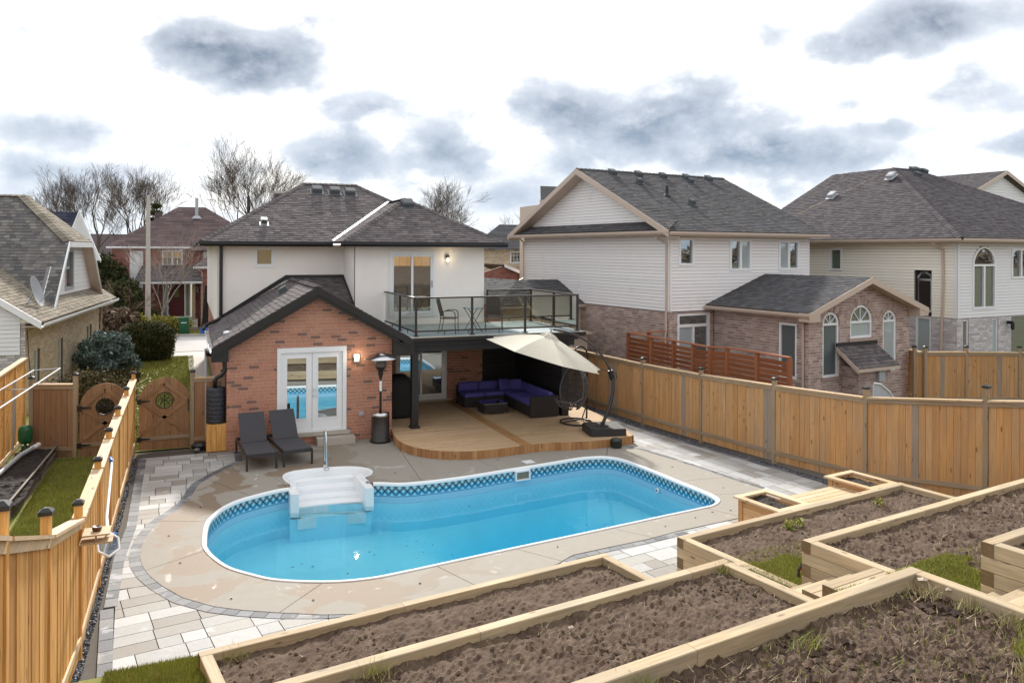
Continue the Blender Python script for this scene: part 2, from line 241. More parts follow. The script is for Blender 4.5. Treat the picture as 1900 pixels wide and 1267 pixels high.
# ------------------------------------------------------------------ geometry helpers
MX = {}
def V3(a): return Vector(a)
class Frame:
    """wall or roof plane: origin o, unit u along, v up, n outward"""
    def __init__(s, o, u, v):
        s.o = Vector(o); s.u = Vector(u).normalized(); v = Vector(v); s.v = (v - s.u*v.dot(s.u)).normalized(); s.n = s.u.cross(s.v)
    def p(s, a, b, c=0.): return s.o + s.u*a + s.v*b + s.n*c
    def inv(s, q): q = Vector(q)-s.o; return (q.dot(s.u), q.dot(s.v))
class MB:
    def __init__(s): s.v = []; s.f = []; s.uv = []; s.m = []
    def face(s, pts, uvs, mi=0):
        k = len(s.v); s.v.extend([tuple(p) for p in pts]); s.f.append(tuple(range(k, k+len(pts)))); s.uv.extend(uvs); s.m.append(mi)
    def solid(s, vs, fs, uvf, mi=0):
        """shared vertices so that the piece is one island"""
        k = len(s.v); s.v.extend([tuple(p) for p in vs])
        for f in fs:
            s.f.append(tuple(k+i for i in f)); s.uv.extend([uvf(vs[i]) for i in f]); s.m.append(mi)
    def prism(s, poly, F, d, b0=0., grain='u', off=None, mi=0):
        n = len(poly); vs = [F.p(a, b, b0) for a, b in poly] + [F.p(a, b, off(a, b) if off else d) for a, b in poly]
        fs = [tuple(range(n, 2*n))] + [(i, (i+1) % n, n+(i+1) % n, n+i) for i in range(n)]
        if grain == 'u': g = lambda q: (F.inv(q)[0], F.inv(q)[1]+(Vector(q)-F.o).dot(F.n))
        else: g = lambda q: (F.inv(q)[1], F.inv(q)[0]+(Vector(q)-F.o).dot(F.n))
        s.solid(vs, fs, g, mi)
    def box(s, c, sz, rz=0., rot=None, mi=0, taper=1.):
        """box centred at c; grain along its longest side"""
        c = Vector(c); Rm = rot if rot is not None else Matrix.Rotation(rz, 3, 'Z'); h = [x/2 for x in sz]
        lv = [(-1, -1, -1), (1, -1, -1), (1, 1, -1), (-1, 1, -1), (-1, -1, 1), (1, -1, 1), (1, 1, 1), (-1, 1, 1)]
        ls = [Vector((a*h[0]*(taper if z > 0 else 1), b*h[1]*(taper if z > 0 else 1), z*h[2])) for a, b, z in lv]
        k = len(s.v); s.v.extend([tuple(c + Rm @ p) for p in ls]); L = max(range(3), key=lambda i: sz[i]); o = [i for i in range(3) if i != L]
        for f in ((0, 3, 2, 1), (4, 5, 6, 7), (0, 1, 5, 4), (1, 2, 6, 5), (2, 3, 7, 6), (3, 0, 4, 7)):
            s.f.append(tuple(k+i for i in f)); s.m.append(mi)
            for i in f: s.uv.append((ls[i][L], ls[i][o[0]]+ls[i][o[1]]))
    def tube(s, pts, r, n=8, cap=True, mi=0, flat=1.):
        pts = [Vector(p) for p in pts]; m = len(pts); rr = r if isinstance(r, (list, tuple)) else [r]*m; k = len(s.v)
        prev = None
        for i, p in enumerate(pts):
            t = (pts[min(i+1, m-1)]-pts[max(i-1, 0)]).normalized()
            if prev is None: a = t.cross(Vector((0, 0, 1)) if abs(t.z) < .9 else Vector((1, 0, 0))).normalized()
            else: a = (prev - t*prev.dot(t)).normalized()
            prev = a; b = t.cross(a)
            for j in range(n):
                th = 2*math.pi*j/n; s.v.append(tuple(p + a*math.cos(th)*rr[i] + b*math.sin(th)*rr[i]*flat))
        for i in range(m-1):
            for j in range(n):
                s.f.append((k+i*n+j, k+i*n+(j+1) % n, k+(i+1)*n+(j+1) % n, k+(i+1)*n+j)); s.m.append(mi); s.uv.extend([(0, 0), (0, .05), (.1, .05), (.1, 0)])
        if cap:
            s.f.append(tuple(k+j for j in reversed(range(n)))); s.m.append(mi); s.uv.extend([(0, 0)]*n)
            s.f.append(tuple(k+(m-1)*n+j for j in range(n))); s.m.append(mi); s.uv.extend([(0, 0)]*n)
    def lathe(s, prof, c=(0, 0, 0), n=24, mi=0, sx=1., sy=1.):
        k = len(s.v); m = len(prof)
        for r, z in prof:
            for j in range(n):
                th = 2*math.pi*j/n; s.v.append((c[0]+r*math.cos(th)*sx, c[1]+r*math.sin(th)*sy, c[2]+z))
        for i in range(m-1):
            for j in range(n):
                s.f.append((k+i*n+j, k+i*n+(j+1) % n, k+(i+1)*n+(j+1) % n, k+(i+1)*n+j)); s.m.append(mi); s.uv.extend([(0, 0)]*4)
    def build(s, name, m, parent=None, w=False, kind=None, label=None, smooth=False, cat=None, group=None):
        me = bpy.data.meshes.new(name); me.from_pydata(s.v, [], s.f)
        if len(s.uv) == sum(len(f) for f in s.f) and s.uv:
            u = me.uv_layers.new(name='UVMap'); u.data.foreach_set('uv', [x for q in s.uv for x in q])
        ms = m if isinstance(m, (list, tuple)) else [m]
        for x in ms: me.materials.append(M[x] if isinstance(x, str) else x)
        if len(ms) > 1: me.polygons.foreach_set('material_index', s.m)
        if smooth: me.polygons.foreach_set('use_smooth', [True]*len(me.polygons))
        me.update(); o = bpy.data.objects.new(name, me); S.collection.objects.link(o); MX[o.name] = Matrix.Identity(4)
        if parent:
            o.parent = parent
            if w: o.matrix_parent_inverse = MX[parent.name].inverted()
            else: MX[o.name] = MX[parent.name]
        if kind: o['kind'] = kind
        if label: o['label'] = label
        if cat: o['category'] = cat
        if group: o['group'] = group
        return o
def thing(name, label, cat, loc=(0, 0, 0), rz=0., group=None):
    o = bpy.data.objects.new(name, None); S.collection.objects.link(o); o.empty_display_size = .2
    o.location = loc; o.rotation_euler = (0, 0, rz); o['label'] = label; o['category'] = cat
    if group: o['group'] = group
    MX[o.name] = Matrix.Translation(loc) @ Matrix.Rotation(rz, 4, 'Z'); return o
def dup(root, loc, rz=0., label=None, group=None):
    r = root.copy(); S.collection.objects.link(r); r.location = loc; r.rotation_euler = (0, 0, rz)
    MX[r.name] = Matrix.Translation(loc) @ Matrix.Rotation(rz, 4, 'Z')
    if label: r['label'] = label
    if group: r['group'] = group
    for ch in list(root.children):
        c = ch.copy(); S.collection.objects.link(c); c.parent = r; MX[c.name] = MX[r.name]
        for g in ch.children:
            d = g.copy(); S.collection.objects.link(d); d.parent = c
    return r
def clip(poly, cv):
    """clip a polygon by a convex CCW polygon"""
    out = poly
    n = len(cv)
    for i in range(n):
        ax, ay = cv[i]; bx, by = cv[(i+1) % n]; ex, ey = bx-ax, by-ay; inp = out; out = []
        if not inp: return []
        for j in range(len(inp)):
            p, q = inp[j-1], inp[j]; dp = ex*(p[1]-ay)-ey*(p[0]-ax); dq = ex*(q[1]-ay)-ey*(q[0]-ax)
            if (dp < -1e-9) != (dq < -1e-9):
                t = dp/(dp-dq); out.append((p[0]+(q[0]-p[0])*t, p[1]+(q[1]-p[1])*t))
            if dq >= -1e-9: out.append(q)
    r = []
    for p in out:
        if not r or abs(p[0]-r[-1][0])+abs(p[1]-r[-1][1]) > 1e-5: r.append(p)
    if len(r) > 1 and abs(r[0][0]-r[-1][0])+abs(r[0][1]-r[-1][1]) < 1e-5: r.pop()
    return r
def area(p): return .5*sum(p[i-1][0]*p[i][1]-p[i][0]*p[i-1][1] for i in range(len(p)))
def rsub(r, holes):
    rs = [r]
    for a0, b0, a1, b1 in holes:
        nx = []
        for x0, y0, x1, y1 in rs:
            if x1 <= a0 or x0 >= a1 or y1 <= b0 or y0 >= b1: nx.append((x0, y0, x1, y1)); continue
            if x0 < a0: nx.append((x0, y0, a0, y1))
            if x1 > a1: nx.append((a1, y0, x1, y1))
            if y0 < b0: nx.append((max(x0, a0), y0, min(x1, a1), b0))
            if y1 > b1: nx.append((max(x0, a0), b1, min(x1, a1), y1))
        rs = nx
    return rs
def arch_holes(x0, x1, zs, n=6):
    """the half-round head of an opening from spring height zs as a stack of rectangles"""
    r = (x1-x0)/2; c = (x0+x1)/2; out = []
    for i in range(n):
        a, b = r*i/n, r*(i+1)/n; h = math.sqrt(max(0, r*r-((a+b)/2)**2)); out.append((c-h, zs+a, c+h, zs+b))
    return out
def fill(wall, holes, rects):
    out = []
    for r in rects:
        for x0, y0, x1, y1 in rsub(r, holes):
            if x1-x0 < .012 or y1-y0 < .012: continue
            p = clip([(x0, y0), (x1, y0), (x1, y1), (x0, y1)], wall)
            if len(p) > 2 and abs(area(p)) > 2e-4: out.append(p)
    return out
def bounds(poly): return min(p[0] for p in poly), min(p[1] for p in poly), max(p[0] for p in poly), max(p[1] for p in poly)
def brick_rects(poly, bl=.254, bh=.076, j=.013):
    a0, b0, a1, b1 = bounds(poly); out = []; k = 0; y = b0
    while y < b1:
        x = a0 - (bl+j)/2*(k % 2) - .03*((k*7) % 3)
        while x < a1: out.append((x, y, x+bl, y+bh)); x += bl+j
        y += bh+j; k += 1
    return out
BUDGET = {}
def pieces(polys, F, d, name, m, parent, limit=300, w=False, off=None, grain='u', b0=-.02, budget=None, jit=0., massname=None):
    """nearest pieces one object each; past the limit the rest is one mesh"""
    if budget is not None: limit = min(limit, BUDGET.get(budget, 300))
    mx = MX[parent.name] if (parent and not w) else Matrix.Identity(4)
    def dist(p):
        cx = sum(q[0] for q in p)/len(p); cy = sum(q[1] for q in p)/len(p); q = mx @ F.p(cx, cy); return (q-Vector((0, 0, CAMZ))).length - 3*math.sqrt(abs(area(p)))
    polys = sorted(polys, key=dist); rest = MB()
    for i, p in enumerate(polys):
        dd = d + R.uniform(-jit, jit)
        mb = MB() if i < limit else rest
        mb.prism(p, F, dd, b0, grain, (lambda a, b, p=p: off(a, b, p)) if off else None)
        if i < limit: mb.build(name, m, parent, w)
    if budget is not None: BUDGET[budget] = BUDGET.get(budget, 300)-min(limit, len(polys))
    if rest.f: rest.build(massname or name+'_mass', m, parent, w, kind='stuff')
def wallback(poly, holes, F, name, m, parent, w=False, d=0., thick=.12):
    """the mortar bed / sheathing behind the pieces, cut out at the openings"""
    a0, b0, a1, b1 = bounds(poly); mb = MB()
    for r in rsub((a0, b0, a1, b1), holes):
        p = clip([(r[0], r[1]), (r[2], r[1]), (r[2], r[3]), (r[0], r[3])], poly)
        if len(p) > 2 and abs(area(p)) > 1e-5: mb.prism(p, F, d, -thick)
    return mb.build(name, m, parent, w)
def brickwall(poly, holes, F, bm, mm, parent, w=False, budget=None, limit=300, name='brick'):
    p = wallback(poly, holes, F, 'brick_wall', mm, parent, w, d=-.006)
    pieces(fill(poly, holes, brick_rects(poly)), F, .003, 'brick', bm, p, limit, w, jit=.0015, budget=budget, massname='far_bricks')
    return p
def siding(poly, holes, F, m, parent, w=False, expo=.115, limit=300, name='siding_wall'):
    p = wallback(poly, holes, F, name, 'sidinggap', parent, w, d=-.012)
    a0, b0, a1, b1 = bounds(poly); rects = []; y = b0
    while y < b1-.01: rects.append((a0, y, a1, min(y+expo-.009, b1))); y += expo
    def off(a, b, q):
        lo = min(z[1] for z in q); return .020 - .017*min(1, (b-lo)/expo)
    pieces(fill(poly, holes, rects), F, .01, 'siding_plank', m, p, limit, w, off=off, b0=-.012)
    return p
def roof(pts, m, parent, w=False, expo=.145, holes=(), thick=.05, tabs=True, name='roof', under=None, tab=(.14, .27), udir=None):
    """roof plane pts (CCW from above, first edge = eave): deck slab with overlapping shingles laid in courses"""
    pts = [Vector(p) for p in pts]; u = pts[1]-pts[0]
    nrm = Vector((0, 0, 0))
    for i in range(1, len(pts)-1): nrm += (pts[i]-pts[0]).cross(pts[i+1]-pts[0])
    u = Vector(udir) if udir else u; F = Frame(pts[0], u, nrm.normalized().cross(u)); poly = [F.inv(p) for p in pts]
    mb = MB(); mb.prism(poly, F, -.004, -thick); r = mb.build(name, m if under is None else under, parent, w)
    if not tabs: return r
    a0, b0, a1, b1 = bounds(poly); sb = MB(); y = b0; k = 0
    while y < b1:
        x = a0 - R.uniform(0, .3)
        while x < a1:
            L = R.uniform(*tab); lift = R.choice((.010, .010, .017)); yy = y + R.choice((.006, .006, -.012))
            p = clip([(x, yy), (x+L-.004, yy), (x+L-.004, y+expo), (x, y+expo)], poly)
            if len(p) > 2 and abs(area(p)) > 3e-4:
                sb.prism(p, F, lift, -.003, off=lambda a, b, y=yy, l=lift: .002 + l*(1-min(1, max(0, (b-y)/expo))))
            x += L
        y += expo; k += 1
    sb.build('shingles', m, r, w, kind='stuff'); return r
def caps(p, q, m, parent, w=False, wd=.26, step=.2, up=(0, 0, 1), name='ridge_caps'):
    p, q = Vector(p), Vector(q); d = (q-p); L = d.length; d.normalize(); s = d.cross(Vector(up)).normalized(); n = s.cross(d); mb = MB(); x = 0
    while x < L:
        e = min(x+step*1.1, L); a, b = p+d*x, p+d*e; h0, h1 = .035, .02
        vs = [a-s*wd/2-n*.03, a+n*h0, a+s*wd/2-n*.03, b-s*wd/2-n*.045, b+n*h1, b+s*wd/2-n*.045]
        mb.solid(vs, [(0, 1, 4, 3), (1, 2, 5, 4), (0, 2, 1)], lambda t: (0, 0)); x += step
    return mb.build(name, m, parent, w, kind='stuff')
def bar(mb, p, q, wd, ht, up=(0, 0, 1), mi=0):
    """rectangular bar from p to q"""
    p, q = Vector(p), Vector(q); d = q-p; L = d.length; d.normalize(); up = Vector(up)
    if abs(d.dot(up)) > .98: up = Vector((0, 1, 0))
    s = d.cross(up).normalized(); n = s.cross(d); rot = Matrix((d, s, n)).transposed()
    mb.box((p+q)/2, (L, wd, ht), rot=rot, mi=mi)
def window(parent, F, x0, z0, x1, z1, fr='whitevinyl', gl='glassdark', mull=1, wd=.07, w=False, sill=None, arch=False, rec=-.05, out=.02, grid=None, spokes=0, transom=None, label=None, name='window', panes=None):
    """window: frame bars proud of the wall, glass set back; each pane a sub-part"""
    mb = MB(); H = z1; r = (x1-x0)/2; cx = (x0+x1)/2
    def fb(a0, b0, a1, b1, o=out, i=rec): mb.prism([(a0, b0), (a1, b0), (a1, b1), (a0, b1)], F, o, i)
    if arch:
        zs = z1-r; n = 14; H = zs
        for k in range(n):
            a, b = math.pi*k/n, math.pi*(k+1)/n
            mb.prism([(cx+(r-wd)*math.cos(a), zs+(r-wd)*math.sin(a)), (cx+r*math.cos(a), zs+r*math.sin(a)), (cx+r*math.cos(b), zs+r*math.sin(b)), (cx+(r-wd)*math.cos(b), zs+(r-wd)*math.sin(b))], F, out, rec)
        fb(x0+wd, zs-wd/2, x1-wd, zs+wd/2)
        for k in range(spokes):
            a = math.pi*(k+1)/(spokes+1); c, s_ = math.cos(a), math.sin(a); t = .012
            mb.prism([(cx-s_*t, zs+c*t), (cx+s_*t, zs-c*t), (cx+c*(r-wd)+s_*t, zs+s_*(r-wd)-c*t), (cx+c*(r-wd)-s_*t, zs+s_*(r-wd)+c*t)], F, out-.015, rec)
    fb(x0, z0, x0+wd, H); fb(x1-wd, z0, x1, H); fb(x0+wd, z0, x1-wd, z0+wd)
    if not arch: fb(x0+wd, H-wd, x1-wd, H)
    for k in range(1, mull): c = x0+(x1-x0)*k/mull; fb(c-wd*.6, z0+wd, c+wd*.6, H-(wd/2 if arch else wd))
    if transom: fb(x0+wd, transom-wd/2, x1-wd, transom+wd/2)
    f = mb.build(name, fr, parent, w, label=label)
    g = panes or [gl]*mull
    for k in range(mull):
        a, b = x0+(x1-x0)*k/mull+wd*.5, x0+(x1-x0)*(k+1)/mull-wd*.5; pb = MB(); pb.prism([(a, z0+wd*.5), (b, z0+wd*.5), (b, H-(0 if arch else wd*.5)), (a, H-(0 if arch else wd*.5))], F, rec+.02, rec)
        if grid:
            gb = MB(); gx, gz = grid
            for i in range(1, gx): c = a+(b-a)*i/gx; gb.prism([(c-.012, z0+wd), (c+.012, z0+wd), (c+.012, H-wd), (c-.012, H-wd)], F, rec+.045, rec+.021)
            for i in range(1, gz): c = z0+(H-z0)*i/gz; gb.prism([(a, c-.012), (b, c-.012), (b, c+.012), (a, c+.012)], F, rec+.04, rec+.021)
            gb.build('glazing_bars', fr, f, w)
        pb.build('pane', g[k % len(g)], f, w)
    if arch:
        pb = MB(); pb.prism([(cx+(r-wd*.5)*math.cos(math.pi*k/12), zs+.001+(r-wd*.5)*math.sin(math.pi*k/12)) for k in range(13)], F, rec+.02, rec); pb.build('pane', 'glassdark', f, w)
    if sill:
        sb = MB(); sb.prism([(x0-.06, z0-.09), (x1+.06, z0-.09), (x1+.06, z0-.002), (x0-.06, z0-.002)], F, .06, -.02); sb.build('sill', sill, f, w)
    return f
def crom(pts, n=8, closed=True):
    out = []; N = len(pts)
    rng = range(N if closed else N-1)
    for i in rng:
        p0, p1, p2, p3 = (pts[(i+k-1) % N] if closed else pts[max(0, min(N-1, i+k-1))] for k in range(4))
        for j in range(n):
            t = j/n; out.append(tuple(.5*((2*p1[k])+(-p0[k]+p2[k])*t+(2*p0[k]-5*p1[k]+4*p2[k]-p3[k])*t*t+(-p0[k]+3*p1[k]-3*p2[k]+p3[k])*t**3) for k in range(2)))
    if not closed: out.append(tuple(pts[-1]))
    return out
def resample(pts, step=None, count=None, closed=False):
    P = list(pts)+([pts[0]] if closed else []); L = [0]
    for a, b in zip(P, P[1:]): L.append(L[-1]+math.hypot(b[0]-a[0], b[1]-a[1]))
    n = count or max(2, int(round(L[-1]/step))); out = []; j = 0
    for i in range(n+(0 if closed else 1)):
        s = L[-1]*i/n
        while j < len(L)-2 and L[j+1] < s: j += 1
        t = (s-L[j])/max(1e-9, L[j+1]-L[j]); out.append((P[j][0]+(P[j+1][0]-P[j][0])*t, P[j][1]+(P[j+1][1]-P[j][1])*t))
    return out
def inside(p, poly):
    c = False; x, y = p
    for i in range(len(poly)):
        x0, y0 = poly[i-1]; x1, y1 = poly[i]
        if (y0 > y) != (y1 > y) and x < (x1-x0)*(y-y0)/(y1-y0)+x0: c = not c
    return c
def offset(pts, d):
    out = []; n = len(pts)
    for i in range(n):
        a, b = pts[i-1], pts[(i+1) % n]; tx, ty = b[0]-a[0], b[1]-a[1]; L = math.hypot(tx, ty) or 1; out.append((pts[i][0]+ty/L*d, pts[i][1]-tx/L*d))
    return out
def sheet(name, pts, z, m, parent=None, kind='structure', w=False, **k):
    mb = MB(); mb.face([(x, y, z) for x, y in pts], [(x, y) for x, y in pts]); return mb.build(name, m, parent, w, kind=kind, **k)
def blades(name, pts, h, m, parent=None, wd=.006, lean=.5, **k):
    """grass: one small bent triangle pair per blade"""
    vs = []; fs = []
    for x, y, z in pts:
        a = R.uniform(0, 6.283); H = h*R.uniform(.5, 1.3); c, s = math.cos(a)*wd, math.sin(a)*wd; b = R.uniform(0, 6.283); l = H*lean*R.random(); n = len(vs)
        vs += [(x-c, y-s, z), (x+c, y+s, z), (x+math.cos(b)*l, y+math.sin(b)*l, z+H)]; fs.append((n, n+1, n+2))
    me = bpy.data.meshes.new(name); me.from_pydata(vs, [], fs); me.materials.append(M[m]); o = bpy.data.objects.new(name, me); S.collection.objects.link(o); MX[o.name] = Matrix.Identity(4)
    if parent: o.parent = parent; MX[o.name] = MX[parent.name]
    for a, b in k.items(): o[a] = b
    return o
def leafcloud(mb, blobs, n, size, shell=.55, drop=0.):
    tot = sum(b[3]*b[4]*b[5] for b in blobs)
    for cx, cy, cz, rx, ry, rz in blobs:
        for i in range(int(n*rx*ry*rz/tot)):
            a, t = R.uniform(0, 6.283), R.uniform(-1, 1); q = math.sqrt(1-t*t); rr = (shell+(1-shell)*R.random())*(1+.13*math.sin(a*5+t*7)+R.uniform(-.06, .06))
            p = Vector((cx+rx*rr*q*math.cos(a), cy+ry*rr*q*math.sin(a), cz+rz*rr*t))
            d = Vector((R.gauss(0, 1), R.gauss(0, 1), R.gauss(0, 1)-drop)).normalized(); e = d.cross(Vector((R.gauss(0, 1), R.gauss(0, 1), R.gauss(0, 1)))).normalized(); s = size*R.uniform(.5, 1.4)
            k = len(mb.v); mb.v += [tuple(p), tuple(p+d*s*.5+e*s*.22), tuple(p+d*s), tuple(p+d*s*.5-e*s*.22)]; mb.f.append((k, k+1, k+2, k+3)); mb.m.append(0)
def bare_tree(name, label, loc, h, spread, seed, levels=5, r0=.16, trunkh=.22, cat='tree', group=None, dens=3, up=.5, forks=4, m='bark'):
    rr = random.Random(seed); t = thing(name, label, cat, loc, 0, group); tr = MB(); cr = MB()
    def grow(p, d, L, r, lv):
        n = 4 if lv < 3 else 3; pts = [p]; dd = d.copy()
        for i in range(n):
            dd = (dd + Vector((rr.gauss(0, .07), rr.gauss(0, .07), rr.gauss(0, .04)+.07*up))).normalized(); pts.append(pts[-1]+dd*L/n)
        r1 = max(.009, r*.62) if lv < levels else .0045
        (tr if lv == 0 else cr).tube(pts, [r+(r1-r)*i/n for i in range(n+1)], 7 if lv == 0 else (5 if lv < 3 else 3), cap=False)
        if lv >= levels: return
        k = forks if lv == 0 else dens + (rr.random() < .2)
        for j in range(k):
            f = (1. if lv == 0 else rr.uniform(.35, 1)) if j else 1.; idx = min(n, max(1, int(round(f*n)))); a = rr.uniform(0, 6.283) if lv else 6.283*j/k+rr.uniform(-.4, .4)
            side = Vector((math.cos(a), math.sin(a), 0)); side = (side - dd*side.dot(dd)).normalized(); ang = rr.uniform(.35, .75)*spread if lv else rr.uniform(.25, .6)*spread
            nd_ = (dd*math.cos(ang)+side*math.sin(ang)+Vector((0, 0, up*.18))).normalized()
            grow(pts[idx], nd_, L*rr.uniform(.62, .82) if lv else h*.3, r1*rr.uniform(.45, .75) if j else r1*.85, lv+1)
    grow(Vector((0, 0, -.3)), Vector((0, 0, 1)), h*trunkh+.3, r0, 0)
    tr.build('trunk', m, t, smooth=True); cr.build('crown', m, t); return t
def bush(name, label, loc, blobs, n, size, m, cat='shrub', shell=.5, trunk=None, group=None, drop=0., core=None):
    t = thing(name, label, cat, loc, 0, group); mb = MB(); leafcloud(mb, blobs, n, size, shell, drop)
    for cx, cy, cz, rx, ry, rz in blobs:       # branches filling the middle
        for i in range(10):
            a = R.uniform(0, 6.283); mb.tube([(cx*.3, cy*.3, 0.05), (cx+rx*.5*math.cos(a), cy+ry*.5*math.sin(a), cz+rz*R.uniform(-.5, .6))], [.02, .006], 3, cap=False)
    mb.uv = []; mb.build('foliage', m, t, kind=None)
    tb = MB(); tb.tube([(0, 0, -.1), (0, 0, (trunk or .35))], [.06, .04], 7); tb.build('stem', 'bark', t)
    return t
# ------------------------------------------------------------------ ground
from mathutils.geometry import tessellate_polygon
def hill(x, y):
    """the back yards rise towards the camera"""
    return 0.
g = MB(); n = 60
gr = MB()
for x0, y0, x1, y1 in ((-900, -200, 1200, 10.3), (-900, 25, 1200, 2500), (-900, 10.3, -1.35, 25), (13.9, 10.3, 1200, 25)):
    gr.face([(x0, y0, -.02), (x1, y0, -.02), (x1, y1, -.02), (x0, y1, -.02)], [(x0, y0), (x1, y0), (x1, y1), (x0, y1)])
gr.build('ground', 'field', kind='structure')
POOL = [(.25, 14.86), (.31, 15.81), (.47, 16.36), (.67, 16.77), (.96, 17.1), (1.32, 17.32), (1.63, 17.47), (1.99, 17.57), (2.9, 17.5), (3.81, 17.3), (4.31, 17.05), (4.8, 16.99), (5.32, 17.0), (6.02, 17.07), (6.78, 17.2), (7.95, 17.38), (8.8, 17.53), (9.17, 17.54), (9.6, 17.42), (9.87, 17.02), (10.01, 16.04), (10.09, 14.93), (10.17, 14.1), (10.15, 13.65), (10.04, 13.44), (9.8, 13.28), (9.55, 13.22), (8.4, 13.06), (7.26, 12.89), (5.2, 12.6), (4.12, 12.44), (3.32, 12.32), (2.63, 12.25), (1.98, 12.37), (1.28, 12.72), (.92, 13.08), (.59, 13.52), (.38, 14.05), (.27, 14.5)]
POOL = resample(crom(POOL, 6), count=180, closed=True)          # clockwise seen from above
if area(POOL) > 0: POOL.reverse()
inw = lambda d: offset(POOL, d)                                  # positive d = towards the water (clockwise outline)
def ccw(p): return p if area(p) > 0 else p[::-1]
# yard floor under paving, with the pool cut out as a ring towards the far edge
def ringfill(name, inner, outer, z, m, **k):
    mb = MB(); n = len(inner)
    for i in range(n): mb.face([(*inner[i], z), (*inner[(i+1) % n], z), (*outer[(i+1) % n], z), (*outer[i], z)], [inner[i], inner[(i+1) % n], outer[(i+1) % n], outer[i]])
    return mb.build(name, m, **k)
# ------------------------------------------------------------------ pool
pool = thing('swimming_pool', 'turquoise inground pool with white moulded corner steps and a patterned blue liner band', 'swimming pool', (5.2, 15, 0))
WZ = -.41
def liner_mat():
    m = bpy.data.materials.new('blue_vinyl_liner_band'); m.use_nodes = True; nt = m.node_tree; b = nt.nodes['Principled BSDF']; b.inputs['Roughness'].default_value = .45
    tc = nd(nt, 'ShaderNodeTexCoord'); sp = nd(nt, 'ShaderNodeSeparateXYZ'); nt.links.new(tc.outputs['UV'], sp.inputs[0]); u, v = sp.outputs[0], sp.outputs[1]
    P_ = .157
    def tri(x): return mth(nt, 'ABSOLUTE', mth(nt, 'SUBTRACT', mth(nt, 'FRACT', x), .5))
    a = mth(nt, 'DIVIDE', mth(nt, 'ADD', u, v), P_); c = mth(nt, 'DIVIDE', mth(nt, 'SUBTRACT', u, v), P_)
    la, lc = tri(a), tri(c)                                 # .5 on the lattice lines
    line = mth(nt, 'GREATER_THAN', mth(nt, 'MAXIMUM', la, lc), .40)
    dot = mth(nt, 'LESS_THAN', mth(nt, 'MAXIMUM', la, lc), .09); mid = mth(nt, 'LESS_THAN', mth(nt, 'MAXIMUM', la, lc), .24)
    col = mixc(nt, mid, (.055, .32, .50, 1), (.22, .55, .66, 1)); col = mixc(nt, dot, col, (.70, .80, .80, 1)); 
    top = mth(nt, 'GREATER_THAN', v, -.135); tan = mth(nt, 'MULTIPLY', top, mth(nt, 'GREATER_THAN', mth(nt, 'MAXIMUM', la, lc), .26)); col = mixc(nt, mth(nt, 'MULTIPLY', tan, .6), col, (.42, .40, .33, 1))
    lc_ = mixc(nt, mth(nt, 'GREATER_THAN', v, -.19), (.02, .16, .34, 1), (.014, .03, .06, 1)); col = mixc(nt, line, col, lc_)
    n = nd(nt, 'ShaderNodeTexNoise', i_Scale=160., i_Detail=2); nt.links.new(tc.outputs['UV'], n.inputs['Vector'])
    speck = ramp(nt, n.outputs[0], [(.4, (.16, .42, .62)), (.6, (.34, .62, .76))])
    stripe = mth(nt, 'MULTIPLY', mth(nt, 'LESS_THAN', v, -.262), mth(nt, 'GREATER_THAN', v, -.278))
    col = mixc(nt, mth(nt, 'LESS_THAN', v, -.25), col, speck); col = mixc(nt, stripe, col, (.02, .16, .38, 1))
    nt.links.new(col, b.inputs['Base Color']); return m
M['linerband'] = liner_mat()
M['liner'] = mat('pale_blue_vinyl_liner', (.42, .82, .96), .6, .06, 1.2, tint=0)
M['water'] = clearglass('pool_water', (.97, 1, 1, 1), .0, bump=.2, volume=((0, .84, .96, 1), .30))
def sweep(name, prof, m, uvv=False, smooth=True, parent=pool, gap=None):
    mb = MB(); loops = [(inw(d), z) for d, z in prof]; n = len(POOL); L = 0
    P0 = inw(0.)
    for i in range(n):
        j = (i+1) % n; l = math.hypot(P0[j][0]-P0[i][0], P0[j][1]-P0[i][1])
        if not (gap and gap(P0[i])):
            for (A, z0), (B, z1) in zip(loops, loops[1:]): mb.face([(*A[i], z0), (*A[j], z0), (*B[j], z1), (*B[i], z1)], [(L, z0), (L+l, z0), (L+l, z1), (L, z1)])
        L += l
    return mb.build(name, m, parent, True, smooth=smooth)
stepgap = lambda p: 2.02 < p[0] < 3.72 and p[1] > 17.1
sweep('coping', [(-.012, -.05), (-.008, .016), (.012, .024), (.032, .012), (.046, .016), (.064, .004), (.074, -.03), (.066, -.05)], 'foam', gap=stepgap)
sweep('tile_band', [(.064, -.045), (.064, -.34), (.064, -.42)], 'linerband', gap=stepgap)
fl = MB(); cx0, cy0 = 5.3, 14.9
loops = [(inw(.0645), lambda p: -.42), (inw(.067), lambda p: -1.02)]
def deepz(p): t = max(0, min(1, (p[0]-4.2)/2.6)); t2 = max(0, min(1, (9.6-p[0])/1.6)); return -1.08 - 1.25*(t*t*(3-2*t))*(t2*t2*(3-2*t2))
K = 12
for k in range(1, K+1):
    f = 1-k/K
    pts = [(min(9.0, max(1.6, p[0]))*(1-f)*1.0 + p[0]*f, (cy0+.06*(p[0]-5))*(1-f)+p[1]*f) for p in inw(.09)]
    loops.append((pts, lambda p, f=f: -1.04 + (deepz(p)+1.04)*min(1, (1-f)*2.6)))
for (A, za), (B, zb) in zip(loops, loops[1:]):
    for i in range(len(A)):
        j = (i+1) % len(A); fl.face([(*A[i], za(A[i])), (*A[j], za(A[j])), (*B[j], zb(B[j])), (*B[i], zb(B[i]))], [A[i], A[j], B[j], B[i]])
fl.build('liner', 'liner', pool, True, smooth=True)
